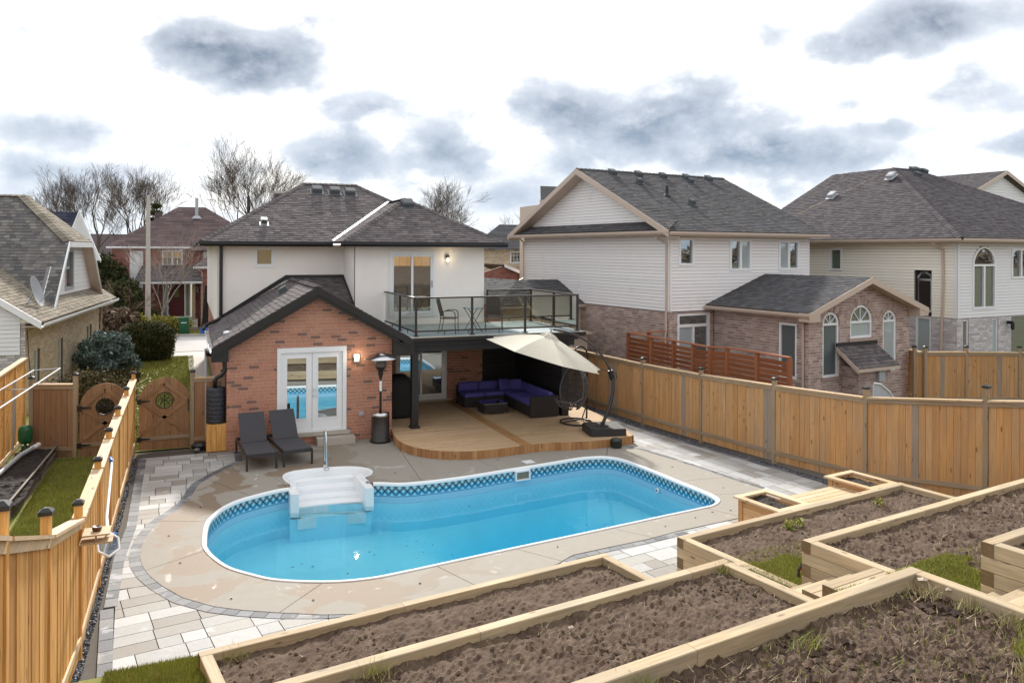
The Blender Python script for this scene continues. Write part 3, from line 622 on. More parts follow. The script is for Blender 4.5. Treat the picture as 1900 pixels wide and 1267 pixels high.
RIM = crom([(2.02, 17.50), (2.06, 17.76), (1.98, 18.10), (1.98, 18.50), (2.14, 18.76), (2.48, 18.86), (3.01, 18.86), (3.55, 18.74), (3.86, 18.48), (3.95, 18.18), (3.86, 17.92), (3.68, 17.72), (3.70, 17.34)], 5, False)
def with_rim(L):
    L = ccw(L); k = [i for i, p in enumerate(L) if stepgap(p)]; a = min(k); return L[:a]+[((x-2.95)*.985+2.95, (y-17.9)*.985+17.9) if len(L) < 300 else (x, y) for x, y in RIM[::-1]]+L[max(k)+1:]
wt = MB(); wp = with_rim(inw(.055))
F0 = Frame((0, 0, 0), (1, 0, 0), (0, 1, 0)); wt.prism(wp, F0, WZ, -2.7); nwp = len(wp); wt.face([(x, y, -2.7) for x, y in wp[::-1]], wp[::-1])
wt.build('water', 'water', pool, True)
db = MB()
for k in range(70):
    x, y = R.uniform(.8, 9.6), R.uniform(12.8, 16.7)
    if not inside((x, y), inw(.5)): continue
    a = R.uniform(0, 6.28); l = R.uniform(.012, .045); c, s_ = math.cos(a)*l, math.sin(a)*l; zz = WZ+.003 if k % 4 == 0 else None; z = zz or -1.02
    z = zz if zz else max(-1.06, -1.06); db.solid([(x-c, y-s_, z), (x+s_*.4, y-c*.4, z+.004), (x+c, y+s_, z), (x-s_*.4, y+c*.4, z+.004)], [(0, 1, 2), (0, 2, 3)], lambda q: (0, 0))
db.build('floating_debris', 'mulch', pool, True, kind='stuff')
# moulded entry steps
st = MB(); cx, cy = 2.9, 18.1
def inset(pts, d): return [(cx+(x-cx)*(1-d/1.0), cy+(y-cy)*(1-d/.8)) for x, y in pts]
prof = [(RIM, .0), (RIM, .03), (inset(RIM, .035), .036), (inset(RIM, .07), .02), (inset(RIM, .09), -.03), (inset(RIM, .12), -.17)]
for (A, z0), (B, z1) in zip(prof, prof[1:]):
    for i in range(len(A)-1): st.face([(*A[i], z0), (*A[i+1], z0), (*B[i+1], z1), (*B[i], z1)], [(0, 0)]*4)
stp = st.build('steps_shell', 'foam', pool, True, smooth=True)
def arc(y0, bow, x0=2.06, x1=3.66, n=14): return [(x0+(x1-x0)*i/n, y0 - .06*((x0+(x1-x0)*i/n)-2.9) + bow*(1-((2*i/n)-1)**2)) for i in range(n+1)]
tz = [(-.14, 18.40, 18.85, 1.95, 3.9), (-.24, 18.04, 18.6, 2.1, 3.62), (-.33, 17.70, 18.3, 2.12, 3.60), (-.385, 17.38, 18.0, 2.14, 3.58), (-.56, 17.12, 17.6, 2.15, 3.57)]
for k, (z, yf, yb, xa, xb) in enumerate(tz):
    fr = arc(yf, .06, xa, xb); tr_ = MB(); poly = fr + ([(xb, yb), (xa, yb)] if k else [(3.84, 18.35), (3.70, 18.62), (3.35, 18.73), (2.5, 18.76), (2.15, 18.68), (2.06, 18.42)])
    if k == 0: poly = arc(yf, .06, 2.1, 3.8)+[(3.70, 18.58), (3.35, 18.70), (2.5, 18.74), (2.2, 18.66)]
    tr_.prism(poly, F0, z, z-.22); tr_.build('tread', 'foam', stp, True)
for xa, xb, s in ((2.0, 2.17, 1), (3.55, 3.72, -1)):
    pl = [(xa, 17.17), (xb, 17.12), (xb+.04, 18.25), (2.10, 18.35), (2.12, 17.72), (xa, 17.56)] if s > 0 else [(xa, 17.04), (xb, 17.0), (xb, 17.36), (3.66, 17.70), (3.72, 18.15), (xa-.04, 18.25)]
    fl_ = MB(); fl_.prism(pl, F0, -.02, -.50); fl_.build('side_panel', 'foam', stp, True)
lw2 = MB(); lw2.box((2.86, 17.42, -.84), (1.70, .5, .56), rz=-.06); lw2.build('step_base', 'liner', stp, True)
# skimmer mouth and return fittings in the liner band
sk = MB(); Fs = Frame((7.12, 17.17, -.25), (.42, .055, 0), (0, 0, 1))
Fs = Frame((7.12, 17.165, -.25), (-.42, -.062, 0), (0, 0, 1)); 
Fs = Frame((7.46, 17.20, -.27), (-.40, -.050, 0), (0, 0, 1)); Fs.n = Vector((.05, -.40, 0)).normalized()
for a, b, c, d in ((0, 0, .4, .035), (0, .2, .4, .235), (0, .035, .035, .2), (.365, .035, .4, .2)): sk.prism([(a, b), (c, b), (c, d), (a, d)], Fs, .035, -.05)
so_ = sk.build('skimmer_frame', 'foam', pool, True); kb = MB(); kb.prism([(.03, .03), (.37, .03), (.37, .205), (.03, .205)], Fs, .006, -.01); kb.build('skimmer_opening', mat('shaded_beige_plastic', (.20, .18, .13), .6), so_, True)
for x, y, dx, dy in ((.345, 15.1, 1, 0), (9.955, 15.6, -1, 0)):
    rb = MB(); rb.tube([(x, y, -.36), (x+dx*.035, y, -.36)], .055, 14); rb.tube([(x+dx*.03, y, -.36), (x+dx*.04, y, -.36)], .025, 10, mi=1); rb.build('return_fitting', ['foam', 'black'], pool, True)
# ------------------------------------------------------------------ concrete surround, cast in bays
def concrete_mat():
    m = mat('tan_pool_concrete', srgb(146, 140, 131), .88, .05, 5, bump=.25, bscale=70)
    nt = m.node_tree; b = nt.nodes['Principled BSDF']; src = b.inputs['Base Color'].links[0].from_socket
    tc = nd(nt, 'ShaderNodeTexCoord'); n = nd(nt, 'ShaderNodeTexNoise', i_Scale=.75, i_Detail=7, i_Roughness=.5, i_Distortion=.8); nt.links.new(tc.outputs['Object'], n.inputs['Vector'])
    mr = nd(nt, 'ShaderNodeMapRange', i_1=.50, i_2=.52); nt.links.new(n.outputs[0], mr.inputs[0])
    n2 = nd(nt, 'ShaderNodeTexNoise', i_Scale=1.7, i_Detail=7, i_Roughness=.6, i_Distortion=1.2); nt.links.new(tc.outputs['Object'], n2.inputs['Vector'])
    m2 = nd(nt, 'ShaderNodeMapRange', i_1=.63, i_2=.66); nt.links.new(n2.outputs[0], m2.inputs[0])
    sp = nd(nt, 'ShaderNodeSeparateXYZ'); nt.links.new(tc.outputs['Object'], sp.inputs[0])
    lf = nd(nt, 'ShaderNodeMapRange', i_1=2.2, i_2=5.5, i_3=1., i_4=0.); nt.links.new(sp.outputs[0], lf.inputs[0])      # the left end of the pool is still damp
    wet = mth(nt, 'MULTIPLY', mr.outputs[0], lf.outputs[0])
    c = mixc(nt, mth(nt, 'MULTIPLY', wet, .8), src, srgb(120, 101, 80)); c = mixc(nt, mth(nt, 'MULTIPLY', m2.outputs[0], mth(nt, 'MULTIPLY_ADD', lf.outputs[0], .35, .18)), c, srgb(214, 206, 198)); nt.links.new(c, b.inputs['Base Color'])
    r = mth(nt, 'MULTIPLY_ADD', wet, -.12, .85); nt.links.new(r, b.inputs['Roughness']); return m
M['concrete'] = concrete_mat()
IN = with_rim(resample(ccw(inw(-.012)), count=360, closed=True)); IN = resample(IN, count=420, closed=True)
OUTL = [(5.2, 21.44), (1.27, 21.44), (1.24, 20.24), (.84, 19.66), (.50, 19.12), (.24, 18.6), (.12, 17.96), (.0, 17.35), (-.22, 16.83), (-.44, 16.40), (-.59, 15.94), (-.68, 15.47), (-.72, 14.97), (-.72, 14.53), (-.67, 14.15), (-.55, 13.68), (-.35, 13.18), (-.05, 12.61), (.35, 12.15), (.73, 11.87), (1.22, 11.59), (1.78, 11.3), (2.4, 11.1), (3.3, 11.1), (4.4, 11.3), (5.6, 11.75), (5.99, 12.0), (6.85, 12.1), (7.53, 12.17), (8.32, 12.33), (9.76, 12.5), (10.9, 12.75), (11.5, 13.3), (11.46, 13.92), (11.34, 14.48), (11.2, 15.51), (11.0, 16.74), (10.76, 17.82), (10.5, 18.41), (9.9, 19.0), (7.5, 19.4), (5.6, 20.0)]
OUT = resample(OUTL, count=720, closed=True); OUT = ccw(OUT)
def near(p, L): return min(range(len(L)), key=lambda i: (L[i][0]-p[0])**2+(L[i][1]-p[1])**2)
JO = [((1.9, 12.4), (1.22, 11.59)), ((3.75, 12.4), (4.1, 11.5)), ((5.2, 12.6), (5.65, 11.9)), ((7.26, 12.88), (7.7, 12.2)), ((9.55, 13.22), (9.9, 12.5)), ((10.17, 13.9), (11.45, 13.6)), ((10.08, 15.0), (11.3, 14.9)), ((9.6, 17.42), (10.3, 18.6)), ((6.78, 17.2), (6.3, 19.8)), ((4.8, 16.99), (5.15, 21.4)), ((1.99, 17.57), (1.27, 21.2)), ((1.2, 17.25), (.4, 18.95)), ((.36, 16.0), (-.46, 16.35)), ((.27, 14.4), (-.62, 13.9))]
bay = bpy.data.objects.new('pool_surround', None); S.collection.objects.link(bay); bay['kind'] = 'structure'; MX[bay.name] = Matrix.Identity(4)
JJ = sorted([(near(a, IN), near(b, OUT)) for a, b in JO])
# rotate so that both index lists increase
JI = [a for a, b in JJ]; JB = [b for a, b in JJ]
for k in range(len(JJ)):
    a0, b0 = JJ[k]; a1, b1 = JJ[(k+1) % len(JJ)]
    na = (a1-a0) % len(IN); nb = (b1-b0) % len(OUT)
    A = [IN[(a0+i) % len(IN)] for i in range(na+1)]; B = [OUT[(b0+i) % len(OUT)] for i in range(nb+1)]; q = 24
    A = resample(A, count=q); B = resample(B, count=q)
    def sq(L, g=.006):
        L = list(L); 
        for idx, nb_ in ((0, 1), (-1, -2)):
            dx, dy = L[nb_][0]-L[idx][0], L[nb_][1]-L[idx][1]; l = math.hypot(dx, dy) or 1; L[idx] = (L[idx][0]+dx/l*g, L[idx][1]+dy/l*g)
        return L
    A, B = sq(A), sq(B); mb = MB()
    if k in (): continue
    loop = A+B[::-1]
    for tri in tessellate_polygon([[Vector((x, y, 0)) for x, y in loop]]):
        t3 = ccw([loop[i] for i in tri]); mb.face([(x, y, 0) for x, y in t3], t3)
    for i in range(q):
        for L_ in ((A, 1), (B, -1)):
            P_, s = L_; mb.face([(*P_[i], 0), (*P_[i+1], 0), (*P_[i+1], -.3), (*P_[i], -.3)][::s], [P_[i]]*4)
    for i in (0, q): mb.face([(*A[i], 0), (*B[i], 0), (*B[i], -.3), (*A[i], -.3)], [A[i]]*4)
    o = mb.build('concrete_slab', 'concrete', bay)
# cut-out round the moulded steps is covered by their own rim and shell
cover = MB(); cover.box((7.62, 17.66, .008), (.26, .26, .012), rz=.1); cover.build('skimmer_lid', 'foam', bay)
# ------------------------------------------------------------------ paving
M['paver'] = mat('mixed_grey_tan_paver', (.4, .38, .34), .75, .07, 9, cols=[srgb(160, 159, 157), srgb(148, 144, 139), srgb(172, 171, 170), srgb(138, 133, 127), srgb(163, 163, 162), srgb(178, 178, 178), srgb(152, 149, 144)], tint=.08, bump=.3, bscale=50, dirt=srgb(184, 184, 186), dscale=1.9, dlo=.62, dhi=.72)
M['paverdark'] = mat('charcoal_border_paver', (.1, .1, .1), .7, .15, 8, cols=[srgb(96, 98, 104), srgb(108, 110, 114), srgb(84, 86, 92), srgb(118, 118, 120)], tint=.1, bump=.35, bscale=50, dirt=srgb(160, 160, 166), dscale=2.2, dlo=.6, dhi=.68)
M['joint'] = mat('dark_paving_joint_sand', (.10, .085, .07), .95, .2, 30)
pave = bpy.data.objects.new('pavement', None); S.collection.objects.link(pave); pave['kind'] = 'structure'; MX[pave.name] = Matrix.Identity(4)
def ashlar(F, b, seed):
    """random three-module slab pattern: bands split into rows and stones"""
    rr = random.Random(seed); a0, b0, a1, b1 = b; out = []; y = b0
    while y < b1:
        H = .6; x = a0 - rr.uniform(0, .5)
        while x < a1:
            k = rr.random()
            if k < .3: W = .6; cells = [(0, 0, .6, .3), (0, .3, .6, .6)]
            elif k < .5: W = .6; cells = [(0, 0, .3, .3), (.3, 0, .6, .3), (0, .3, .6, .6)]
            elif k < .7: W = .9; cells = [(0, 0, .6, .4), (.6, 0, .9, .4), (0, .4, .45, .6), (.45, .4, .9, .6)]
            elif k < .85: W = .6; cells = [(0, 0, .6, .2), (0, .2, .6, .6)]
            else: W = .3; cells = [(0, 0, .3, .3), (0, .3, .3, .6)]
            out += [(x+c[0]+.006, y+c[1]+.006, x+c[2]-.006, y+c[3]-.006) for c in cells]; x += W
        y += H
    return out
OC = resample(OUT, count=200, closed=True)
def paving(F, hull, bnd, seed, limit, skip, par=None):
    pl = []
    for r in ashlar(F, bnd, seed):
        p = clip([(r[0], r[1]), (r[2], r[1]), (r[2], r[3]), (r[0], r[3])], hull)
        if len(p) < 3 or abs(area(p)) < .004: continue
        c = F.p(sum(q[0] for q in p)/len(p), sum(q[1] for q in p)/len(p))
        if skip((c.x, c.y)): continue
        pl.append(p)
    pieces(pl, F, -.012, 'paving_stone', 'paver', par or pave, limit, b0=-.08, jit=.0015)
FL = Frame((0, 0, 0), (math.cos(math.radians(1)), math.sin(math.radians(1)), 0), (0, 1, 0)); FN = Frame((0, 0, 0), (math.cos(math.radians(9.3)), math.sin(math.radians(9.3)), 0), (0, 1, 0))
def hull_in(F, pts): return ccw([F.inv((x, y, 0)) for x, y in pts])
ring_in = offset(ccw(OC), -.14)
skipf = lambda p: inside(p, ring_in)
h = hull_in(FL, [(-.98, 13.3), (-.5, 13.3), (.2, 14), (1.5, 19), (1.3, 21.43), (-1.07, 21.43)]); paving(FL, h, bounds(h), 3, 170, skipf)
h = hull_in(FN, [(-.83, 10.66), (2.6, 11.0), (2.3, 11.7), (1, 13.2), (-.98, 13.3)]); paving(FN, h, bounds(h), 5, 90, skipf)
def fencex(y):
    L_ = [(6, 15.2), (10.75, 14.2), (13.1, 13.6), (15.51, 13.18), (17.9, 12.76), (20.31, 12.43), (22.8, 12.25), (27.7, 11.9)]
    for (a, b), (c, d) in zip(L_, L_[1:]):
        if y <= c: return b+(d-b)*(y-a)/(c-a)
    return 11.9
pave2 = pave.copy(); S.collection.objects.link(pave2); MX[pave2.name] = Matrix.Identity(4)
FR_ = Frame((0, 0, 0), (math.cos(math.radians(96)), math.sin(math.radians(96)), 0), (-1, 0, 0))
h = hull_in(FR_, [(10.4, 11.4), (13.5, 12.2), (13.4, 14.6), (12.0, 27), (10.4, 27)]); paving(FR_, h, bounds(h), 8, 300, lambda p: inside(p, ring_in) or (p[0] < 11.0 and p[1] > 18.4) or p[0] > fencex(p[1])-.32, pave2)
h = hull_in(FN, [(5.6, 10.2), (7.6, 10.5), (10.4, 11.2), (10.4, 12.8), (5.6, 12.6)]); paving(FN, h, bounds(h), 9, 60, lambda p: inside(p, ring_in) or p[0] < 5.5)
pl = MB()
def border(pts, wd, L, z=-.006, name='border_stone', lim=300, close=False):
    pts = resample(pts, step=L, closed=close); k = 0
    A = offset(pts, 0) if close else pts; B = []
    n = len(pts)
    for i in range(n):
        a, b = pts[max(0, i-1)], pts[min(n-1, i+1)]; tx, ty = b[0]-a[0], b[1]-a[1]; l = math.hypot(tx, ty); B.append((pts[i][0]-ty/l*wd, pts[i][1]+tx/l*wd))
    for i in range(n-1):
        def lerp(p, q, t): return (p[0]+(q[0]-p[0])*t, p[1]+(q[1]-p[1])*t)
        q = [lerp(pts[i], pts[i+1], .02), lerp(pts[i], pts[i+1], .98), lerp(B[i], B[i+1], .98), lerp(B[i], B[i+1], .02)]
        mb = MB(); mb.prism(ccw(q), F0, z+R.uniform(-.001, .001), -.08); mb.build(name, 'paverdark', pave)
border([p for p in resample(OUTL, count=400, closed=True) if p[0] < 2.6 and p[1] < 20.9 and not (p[0] > 1.3 and p[1] > 15)][::-1] if False else [(1.26, 21.3), (1.24, 20.24), (.84, 19.66), (.50, 19.12), (.24, 18.6), (.12, 17.96), (.0, 17.35), (-.22, 16.83), (-.44, 16.40), (-.59, 15.94), (-.68, 15.47), (-.72, 14.97), (-.72, 14.53), (-.67, 14.15), (-.55, 13.68), (-.35, 13.18), (-.05, 12.61), (.35, 12.15), (.73, 11.87), (1.22, 11.59), (1.78, 11.36), (2.4, 11.26), (2.9, 11.26)], -.17, .21)
border([(-.92, 21.3), (-.90, 19), (-.86, 16.2), (-.95, 14.6), (-.92, 12.68)], -.17, .3)
border([(-.96, 12.62), (-.82, 10.64)], -.17, .33); border([(5.75, 11.84), (6.0, 11.97), (6.85, 12.08), (7.53, 12.14), (8.4, 12.3)][::-1], .13, .25)
border([(11.98, 22.5), (12.02, 20.3), (12.3, 17.9), (12.72, 15.5), (12.98, 13.9), (13.02, 12.6)], .16, .3)
border([(10.55, 18.35), (10.8, 17.82), (11.04, 16.74), (11.24, 15.51), (11.38, 14.48), (11.5, 13.9)], .10, .3, name='border_stone')
sheet('paving_bed', [(-1.35, 10.3), (13.6, 10.3), (13.6, 13.0), (13.3, 15.4), (12.9, 18), (12.55, 20.4), (12.4, 27), (9, 27), (9, 25), (-1.35, 25)], -.045, 'joint') if False else None
# the bed under the stones leaves the pool open
bed = MB(); BO = [(-1.35, 25), (-1.35, 10.3), (13.9, 10.3), (13.9, 25)]
BB = resample(BO, count=len(OC), closed=True); BB = ccw(BB); OCc = ccw(OC)
s = min(range(len(BB)), key=lambda i: (BB[i][0]-OCc[0][0])**2+(BB[i][1]-OCc[0][1])**2); BB = BB[s:]+BB[:s]
ins = offset(OCc, -.35)
for i in range(len(OCc)):
    j = (i+1) % len(OCc); bed.face([(*ins[i], -.045), (*ins[j], -.045), (*BB[j], -.045), (*BB[i], -.045)], [ins[i], ins[j], BB[j], BB[i]])
bed.build('paving_bed', 'joint', pave)
def gravel_strip(pts, wd, n, z=-.03):
    mb = MB(); P_ = resample(pts, step=.05)
    for _ in range(n):
        i = R.randrange(len(P_)-1); a, b = P_[i], P_[i+1]; t = R.random(); s_ = R.uniform(-wd/2, wd/2); tx, ty = b[0]-a[0], b[1]-a[1]; l = math.hypot(tx, ty)
        x, y = a[0]+tx*t-ty/l*s_, a[1]+ty*t+tx/l*s_; r = R.uniform(.010, .024); rot = Matrix.Rotation(R.uniform(0, 3.14), 3, (R.random(), R.random(), R.random()+.01))
        vs = [Vector((x, y, z+.006+R.uniform(0, .02))) + rot @ Vector(q)*r for q in ((1.2, 0, 0), (-1, .1, 0), (0, 1, .1), (0, -1.1, 0), (0, 0, .8), (0, .1, -.8))]
        mb.solid(vs, [(0, 2, 4), (2, 1, 4), (1, 3, 4), (3, 0, 4), (2, 0, 5), (1, 2, 5), (3, 1, 5), (0, 3, 5)], lambda q: (0, 0))
    return mb
gm = gravel_strip([(12.13, 23.4), (12.2, 20.31), (12.5, 17.9), (12.95, 15.51), (13.15, 13.6)], .24, 5000)
gm2 = gravel_strip([(-1.19, 21.4), (-1.19, 16.5), (-1.20, 12.6), (-1.23, 9.8)], .09, 2000); gm.v += []; gm.build('gravel', 'gravel', kind='stuff'); gm2.build('gravel', 'gravel', kind='stuff')
for i, (x, y) in enumerate([(.6, 12.3), (1.7, 11.8), (3.3, 11.8), (.25, 16.9), (-.3, 15.4), (5.9, 12.4), (9.0, 12.8), (9.5, 12.95), (7.0, 18.1), (5.2, 18.6), (4.4, 17.9), (9.9, 12.9), (3.2, 19.6), (-.1, 14), (10.7, 14.2), (10.6, 16), (8.2, 12.6)]):
    lf = MB(); a = R.uniform(0, 6.28); c, s_ = math.cos(a)*.028, math.sin(a)*.028; z = .004
    lf.solid([(x-c, y-s_, z), (x+s_*.6, y-c*.6, z+.012), (x+c, y+s_, z+.003), (x-s_*.6, y+c*.6, z+.014)], [(0, 1, 2), (0, 2, 3)], lambda q: (0, 0))
    o = lf.build('fallen_leaf', 'mulch', label='small dark fallen leaf lying on the concrete round the pool', cat='leaf', group='dead leaves scattered over the pool concrete')
# ------------------------------------------------------------------ low wooden deck
DZ = .20
FRONT = crom([(5.19, 21.4), (5.10, 20.9), (5.05, 20.3), (5.09, 19.75), (5.25, 19.25), (5.6, 18.8), (6.15, 18.48), (6.8, 18.36), (7.5, 18.42), (8.29, 18.50), (8.98, 18.38), (9.6, 18.27), (10.2, 18.28), (10.94, 18.42)], 6, False)
RIGHT = [(10.97, 18.42), (11.12, 19.0), (11.3, 20.2), (11.45, 21.5), (11.5, 22.6), (11.5, 25.0)]
OUTD = FRONT+RIGHT+[(5.19, 25.0)]
dk = bpy.data.objects.new('patio_deck', None); S.collection.objects.link(dk); MX[dk.name] = Matrix.Identity(4)
dk['label'] = 'low curved wooden deck under the balcony with the sofa and umbrella on it'; dk['category'] = 'deck'
def scan(poly, y):
    xs = []
    for i in range(len(poly)):
        (x0, y0), (x1, y1) = poly[i-1], poly[i]
        if (y0 > y) != (y1 > y): xs.append(x0+(x1-x0)*(y-y0)/(y1-y0))
    return sorted(xs)
y = 18.29; inner = OUTD
while y < 24.98:
    a, b = scan(inner, y+.003), scan(inner, min(24.98, y+.135))
    if len(a) != len(b): (a, b) = (b, b) if len(b) > len(a) else (a, a)
    for i in range(0, len(a)-1, 2):
        segs = [(a[i], a[i+1], b[i], b[i+1])]
        if a[i] < 7.78 and a[i+1] > 8.12: segs = [(a[i], 7.775, b[i], 7.775), (8.065, a[i+1], 8.065, b[i+1])]
        if y < 19.3: continue
        for x0, x1, x2, x3 in segs:
            if x1-x0 < .05 or x3-x2 < .05: continue
            mb = MB(); mb.prism([(x0, y+.003), (x1, y+.003), (x3, y+.135), (x2, y+.135)], F0, DZ+R.uniform(-.0015, .0015), DZ-.035); mb.build('deck_board', 'deck', dk)
    if y < 19.3:       # rows cut to the curved front
        sl = 6; parts = {}
        for q in range(sl):
            ya, yb = y+.003+.132*q/sl, y+.003+.132*(q+1)/sl; xs = scan(inner, (ya+yb)/2)
            for i in range(0, len(xs)-1, 2):
                for key, lo, hi in ((0, 0, 7.775), (1, 8.065, 20)):
                    x0, x1 = max(xs[i], lo), min(xs[i+1], hi)
                    if x1-x0 > .03: parts.setdefault((key, 0 if x0 < 8.6 or key == 0 else 1), []).append((x0, ya, x1, yb))
        for k_, rs in parts.items():
            mb = MB(); dz_ = R.uniform(-.0015, .0015)
            for x0, ya, x1, yb in rs: mb.prism([(x0, ya), (x1, ya), (x1, yb), (x0, yb)], F0, DZ+dz_, DZ-.035)
            mb.build('deck_board', 'deck', dk)
    y += .139
for x0 in (7.782, 7.924):
    mb = MB(); mb.prism([(x0, 18.52), (x0+.136, 18.52), (x0+.136, 24.98), (x0, 24.98)], F0, DZ+.001, DZ-.035, grain='v'); mb.build('deck_board', 'deckrim', dk)
sk_ = resample(FRONT, step=.142)
def skirt(P_, zt=DZ+.002):
    for a, b in zip(P_, P_[1:]):
        L = math.hypot(b[0]-a[0], b[1]-a[1]); F = Frame((a[0], a[1], 0), (b[0]-a[0], b[1]-a[1], 0), (0, 0, 1)); mb = MB(); mb.prism([(.002, -.05), (L-.003, -.05), (L-.003, zt), (.002, zt)], F, .022, 0, grain='v'); mb.build('skirt_board', 'deckrim', dk)
skirt(sk_); skirt(resample(RIGHT[:4], step=.142))
def slotfill(name, poly, z, m, parent):
    mb = MB(); mb.face([(x, y, z) for x, y in ccw(poly)], ccw(poly)); mb.build(name, m, parent)
slotfill('deck_underside', OUTD, DZ-.05, 'mulch', dk)
# ------------------------------------------------------------------ terraced timber beds (local frame: x along the pool edge, y towards the pool)
TA = math.radians(9.3); TO = Vector((7.1, 10.58, 0)); TL = .158
def tw(x, y, z=0.): return Vector((TO.x+x*math.cos(TA)-y*math.sin(TA), TO.y+x*math.sin(TA)+y*math.cos(TA), z))
def log(mb, p, q, w=.14, h=TL-.004, ch=.008, seed=0.):
    p, q = Vector(p), Vector(q); d = (q-p).normalized(); s = d.cross(Vector((0, 0, 1))).normalized(); n = s.cross(d); a, b = w/2, h/2
    pr = [(-a, -b+ch), (-a+ch, -b), (a-ch, -b), (a, -b+ch), (a, b-ch), (a-ch, b), (-a+ch, b), (-a, b-ch)]
    L = (q-p).length; k = len(mb.v)
    for e in (p, q): mb.v += [tuple(e+s*x+n*y) for x, y in pr]
    per = [0]
    for i in range(8): per.append(per[-1]+math.hypot(pr[(i+1) % 8][0]-pr[i][0], pr[(i+1) % 8][1]-pr[i][1]))
    for i in range(8):
        j = (i+1) % 8; mb.f.append((k+i, k+8+i, k+8+j, k+j)); mb.m.append(0); mb.uv += [(seed, per[i]), (seed+L, per[i]), (seed+L, per[i+1]), (seed, per[i+1])]
    mb.f.append(tuple(k+i for i in range(8))); mb.m.append(1); mb.uv += [(x*8, y) for x, y in pr]
    mb.f.append(tuple(k+8+i for i in reversed(range(8)))); mb.m.append(1); mb.uv += [(x*8, y) for x, y in reversed(pr)]
def logrow(par, x0, y0, x1, y1, z, first=0):
    """one course of timbers from end to end, butt-jointed every few metres"""
    L = math.hypot(x1-x0, y1-y0); cuts = [0]; nx = (2.6, 1.5, 3.2)[first % 3]
    while nx < L-.6: cuts.append(nx); nx += 3.05
    cuts.append(L)
    for a, b in zip(cuts, cuts[1:]):
        mb = MB(); p = Vector((x0+(x1-x0)*(a+.002)/L, y0+(y1-y0)*(a+.002)/L, z)); q = Vector((x0+(x1-x0)*(b-.002)/L, y0+(y1-y0)*(b-.002)/L, z))
        log(mb, p, q, seed=R.uniform(0, 50)); mb.build('timber', ['timber', 'endgrain'], par)
def soil_patch(par, x0, x1, y0, y1, z, step, amp, hf=None, name='soil', m='soil', edge=.0):
    nx = max(2, int((x1-x0)/step)); ny = max(2, int((y1-y0)/step)); mb = MB()
    for j in range(ny+1):
        for i in range(nx+1):
            x = x0+(x1-x0)*i/nx; y = y0+(y1-y0)*j/ny; q = Vector((x, y, z))
            h = noise.noise(q*1.3)*.035 + noise.noise(q*3.7)*.030*amp + abs(noise.noise(q*8.3))*.028*amp + noise.noise(q*19)*.028*amp + noise.noise(q*41)*.014*amp
            mb.v.append((x, y, z+h+(hf(x, y) if hf else 0)))
    for j in range(ny):
        for i in range(nx): k = j*(nx+1)+i; mb.f.append((k, k+1, k+nx+2, k+nx+1)); mb.m.append(0)
    return mb.build(name, m, par, kind='stuff')
def clods(par, x0, x1, y0, y1, z, n, s0, s1, hf=None, m='clod', name='clods'):
    mb = MB()
    for _ in range(n):
        x, y = R.uniform(x0, x1), R.uniform(y0, y1)
        if noise.noise(Vector((x*1.1, y*1.1, 3.3))) < R.uniform(-.45, .5): continue
        r = s0*(s1/s0)**(R.random()**3.0); q0 = Vector((x, y, z+(hf(x, y) if hf else 0)+noise.noise(Vector((x, y, z))*1.3)*.035+noise.noise(Vector((x, y, z))*3.7)*.03+r*.35))
        rot = Matrix.Rotation(R.uniform(0, 6.28), 3, 'Z')
        vs = [q0+rot @ (Vector(q)*r*R.uniform(.65, 1.3)) for q in ((1, 0, 0), (-1, 0, .1), (0, 1, 0), (0, -1, .1), (0, 0, .8), (.1, 0, -.6), (.6, .6, .4), (-.6, .6, .3), (.5, -.6, .4), (-.6, -.6, .3))]
        mb.solid(vs, [(4, 0, 6), (4, 6, 2), (4, 2, 7), (4, 7, 1), (4, 1, 9), (4, 9, 3), (4, 3, 8), (4, 8, 0), (0, 8, 5), (8, 3, 5), (3, 9, 5), (9, 1, 5), (1, 7, 5), (7, 2, 5), (2, 6, 5), (6, 0, 5)], lambda q: (0, 0))
    return mb.build(name, m, par, kind='stuff')
def bed(label, x0, x1, yf, yb, zt, base, side, n_lay, soilstep=.05, amp=1., hf=None, nclod=900, other=False, drop=.10, sidex=None, cl=(.004, .03)):
    t = thing('raised_bed', label, 'raised garden bed', tw(x0, yf, 0), TA, 'terraced timber garden beds')
    X0, X1, Y0, Y1 = 0, x1-x0, 0, yb-yf
    for k in range(n_lay):
        z = zt-TL*(k+.5); thr = k % 2 == 0
        a0, a1 = (X0 if (thr or side != 'l') else X0+.141), (X1 if (thr or side != 'r') else X1-.141)
        logrow(t, a0, Y0-.07, a1, Y0-.07, z, k)
        for sd_ in (['l', 'r'] if other else [side]):
            xs = X0+.07 if sd_ == 'l' else X1-.07; logrow(t, xs, Y0-(.141 if thr else 0), xs, Y1, z, k+1)
    s = soil_patch(t, X0+.1, X1-.1, Y1, Y0-.12, zt-drop, soilstep, amp, hf); 
    clods(t, X0+.16, X1-.16, Y1, Y0-.16, zt-drop, nclod, cl[0], cl[1], hf)
    return t
bA = bed('lowest long timber bed of bare soil beside the pool concrete', -6.95, -.87, .72, -2.1, .316, 0, 'r', 2, other=True, nclod=6000)
bB = bed('middle long timber bed of bare soil, second from the pool left of the steps', -7.2, -.87, -1.80, -4.6, 1.06, .3, 'r', 5, .04, 1.1, nclod=9000)
bC = bed('nearest and highest timber bed of bare soil with weeds, in the bottom foreground', -6.6, -.83, -4.37, -8.2, 1.82, 1., 'r', 5, .024, 1.4, lambda x, y: -.05 + max(0, -y-.6)*.02, 15000, cl=(.006, .06))
bR1 = bed('first right hand timber bed with small green seedlings beside the planter bench', 0, 5.8, 0, -2.35, .63, 0, 'l', 4, nclod=5000, other=True)
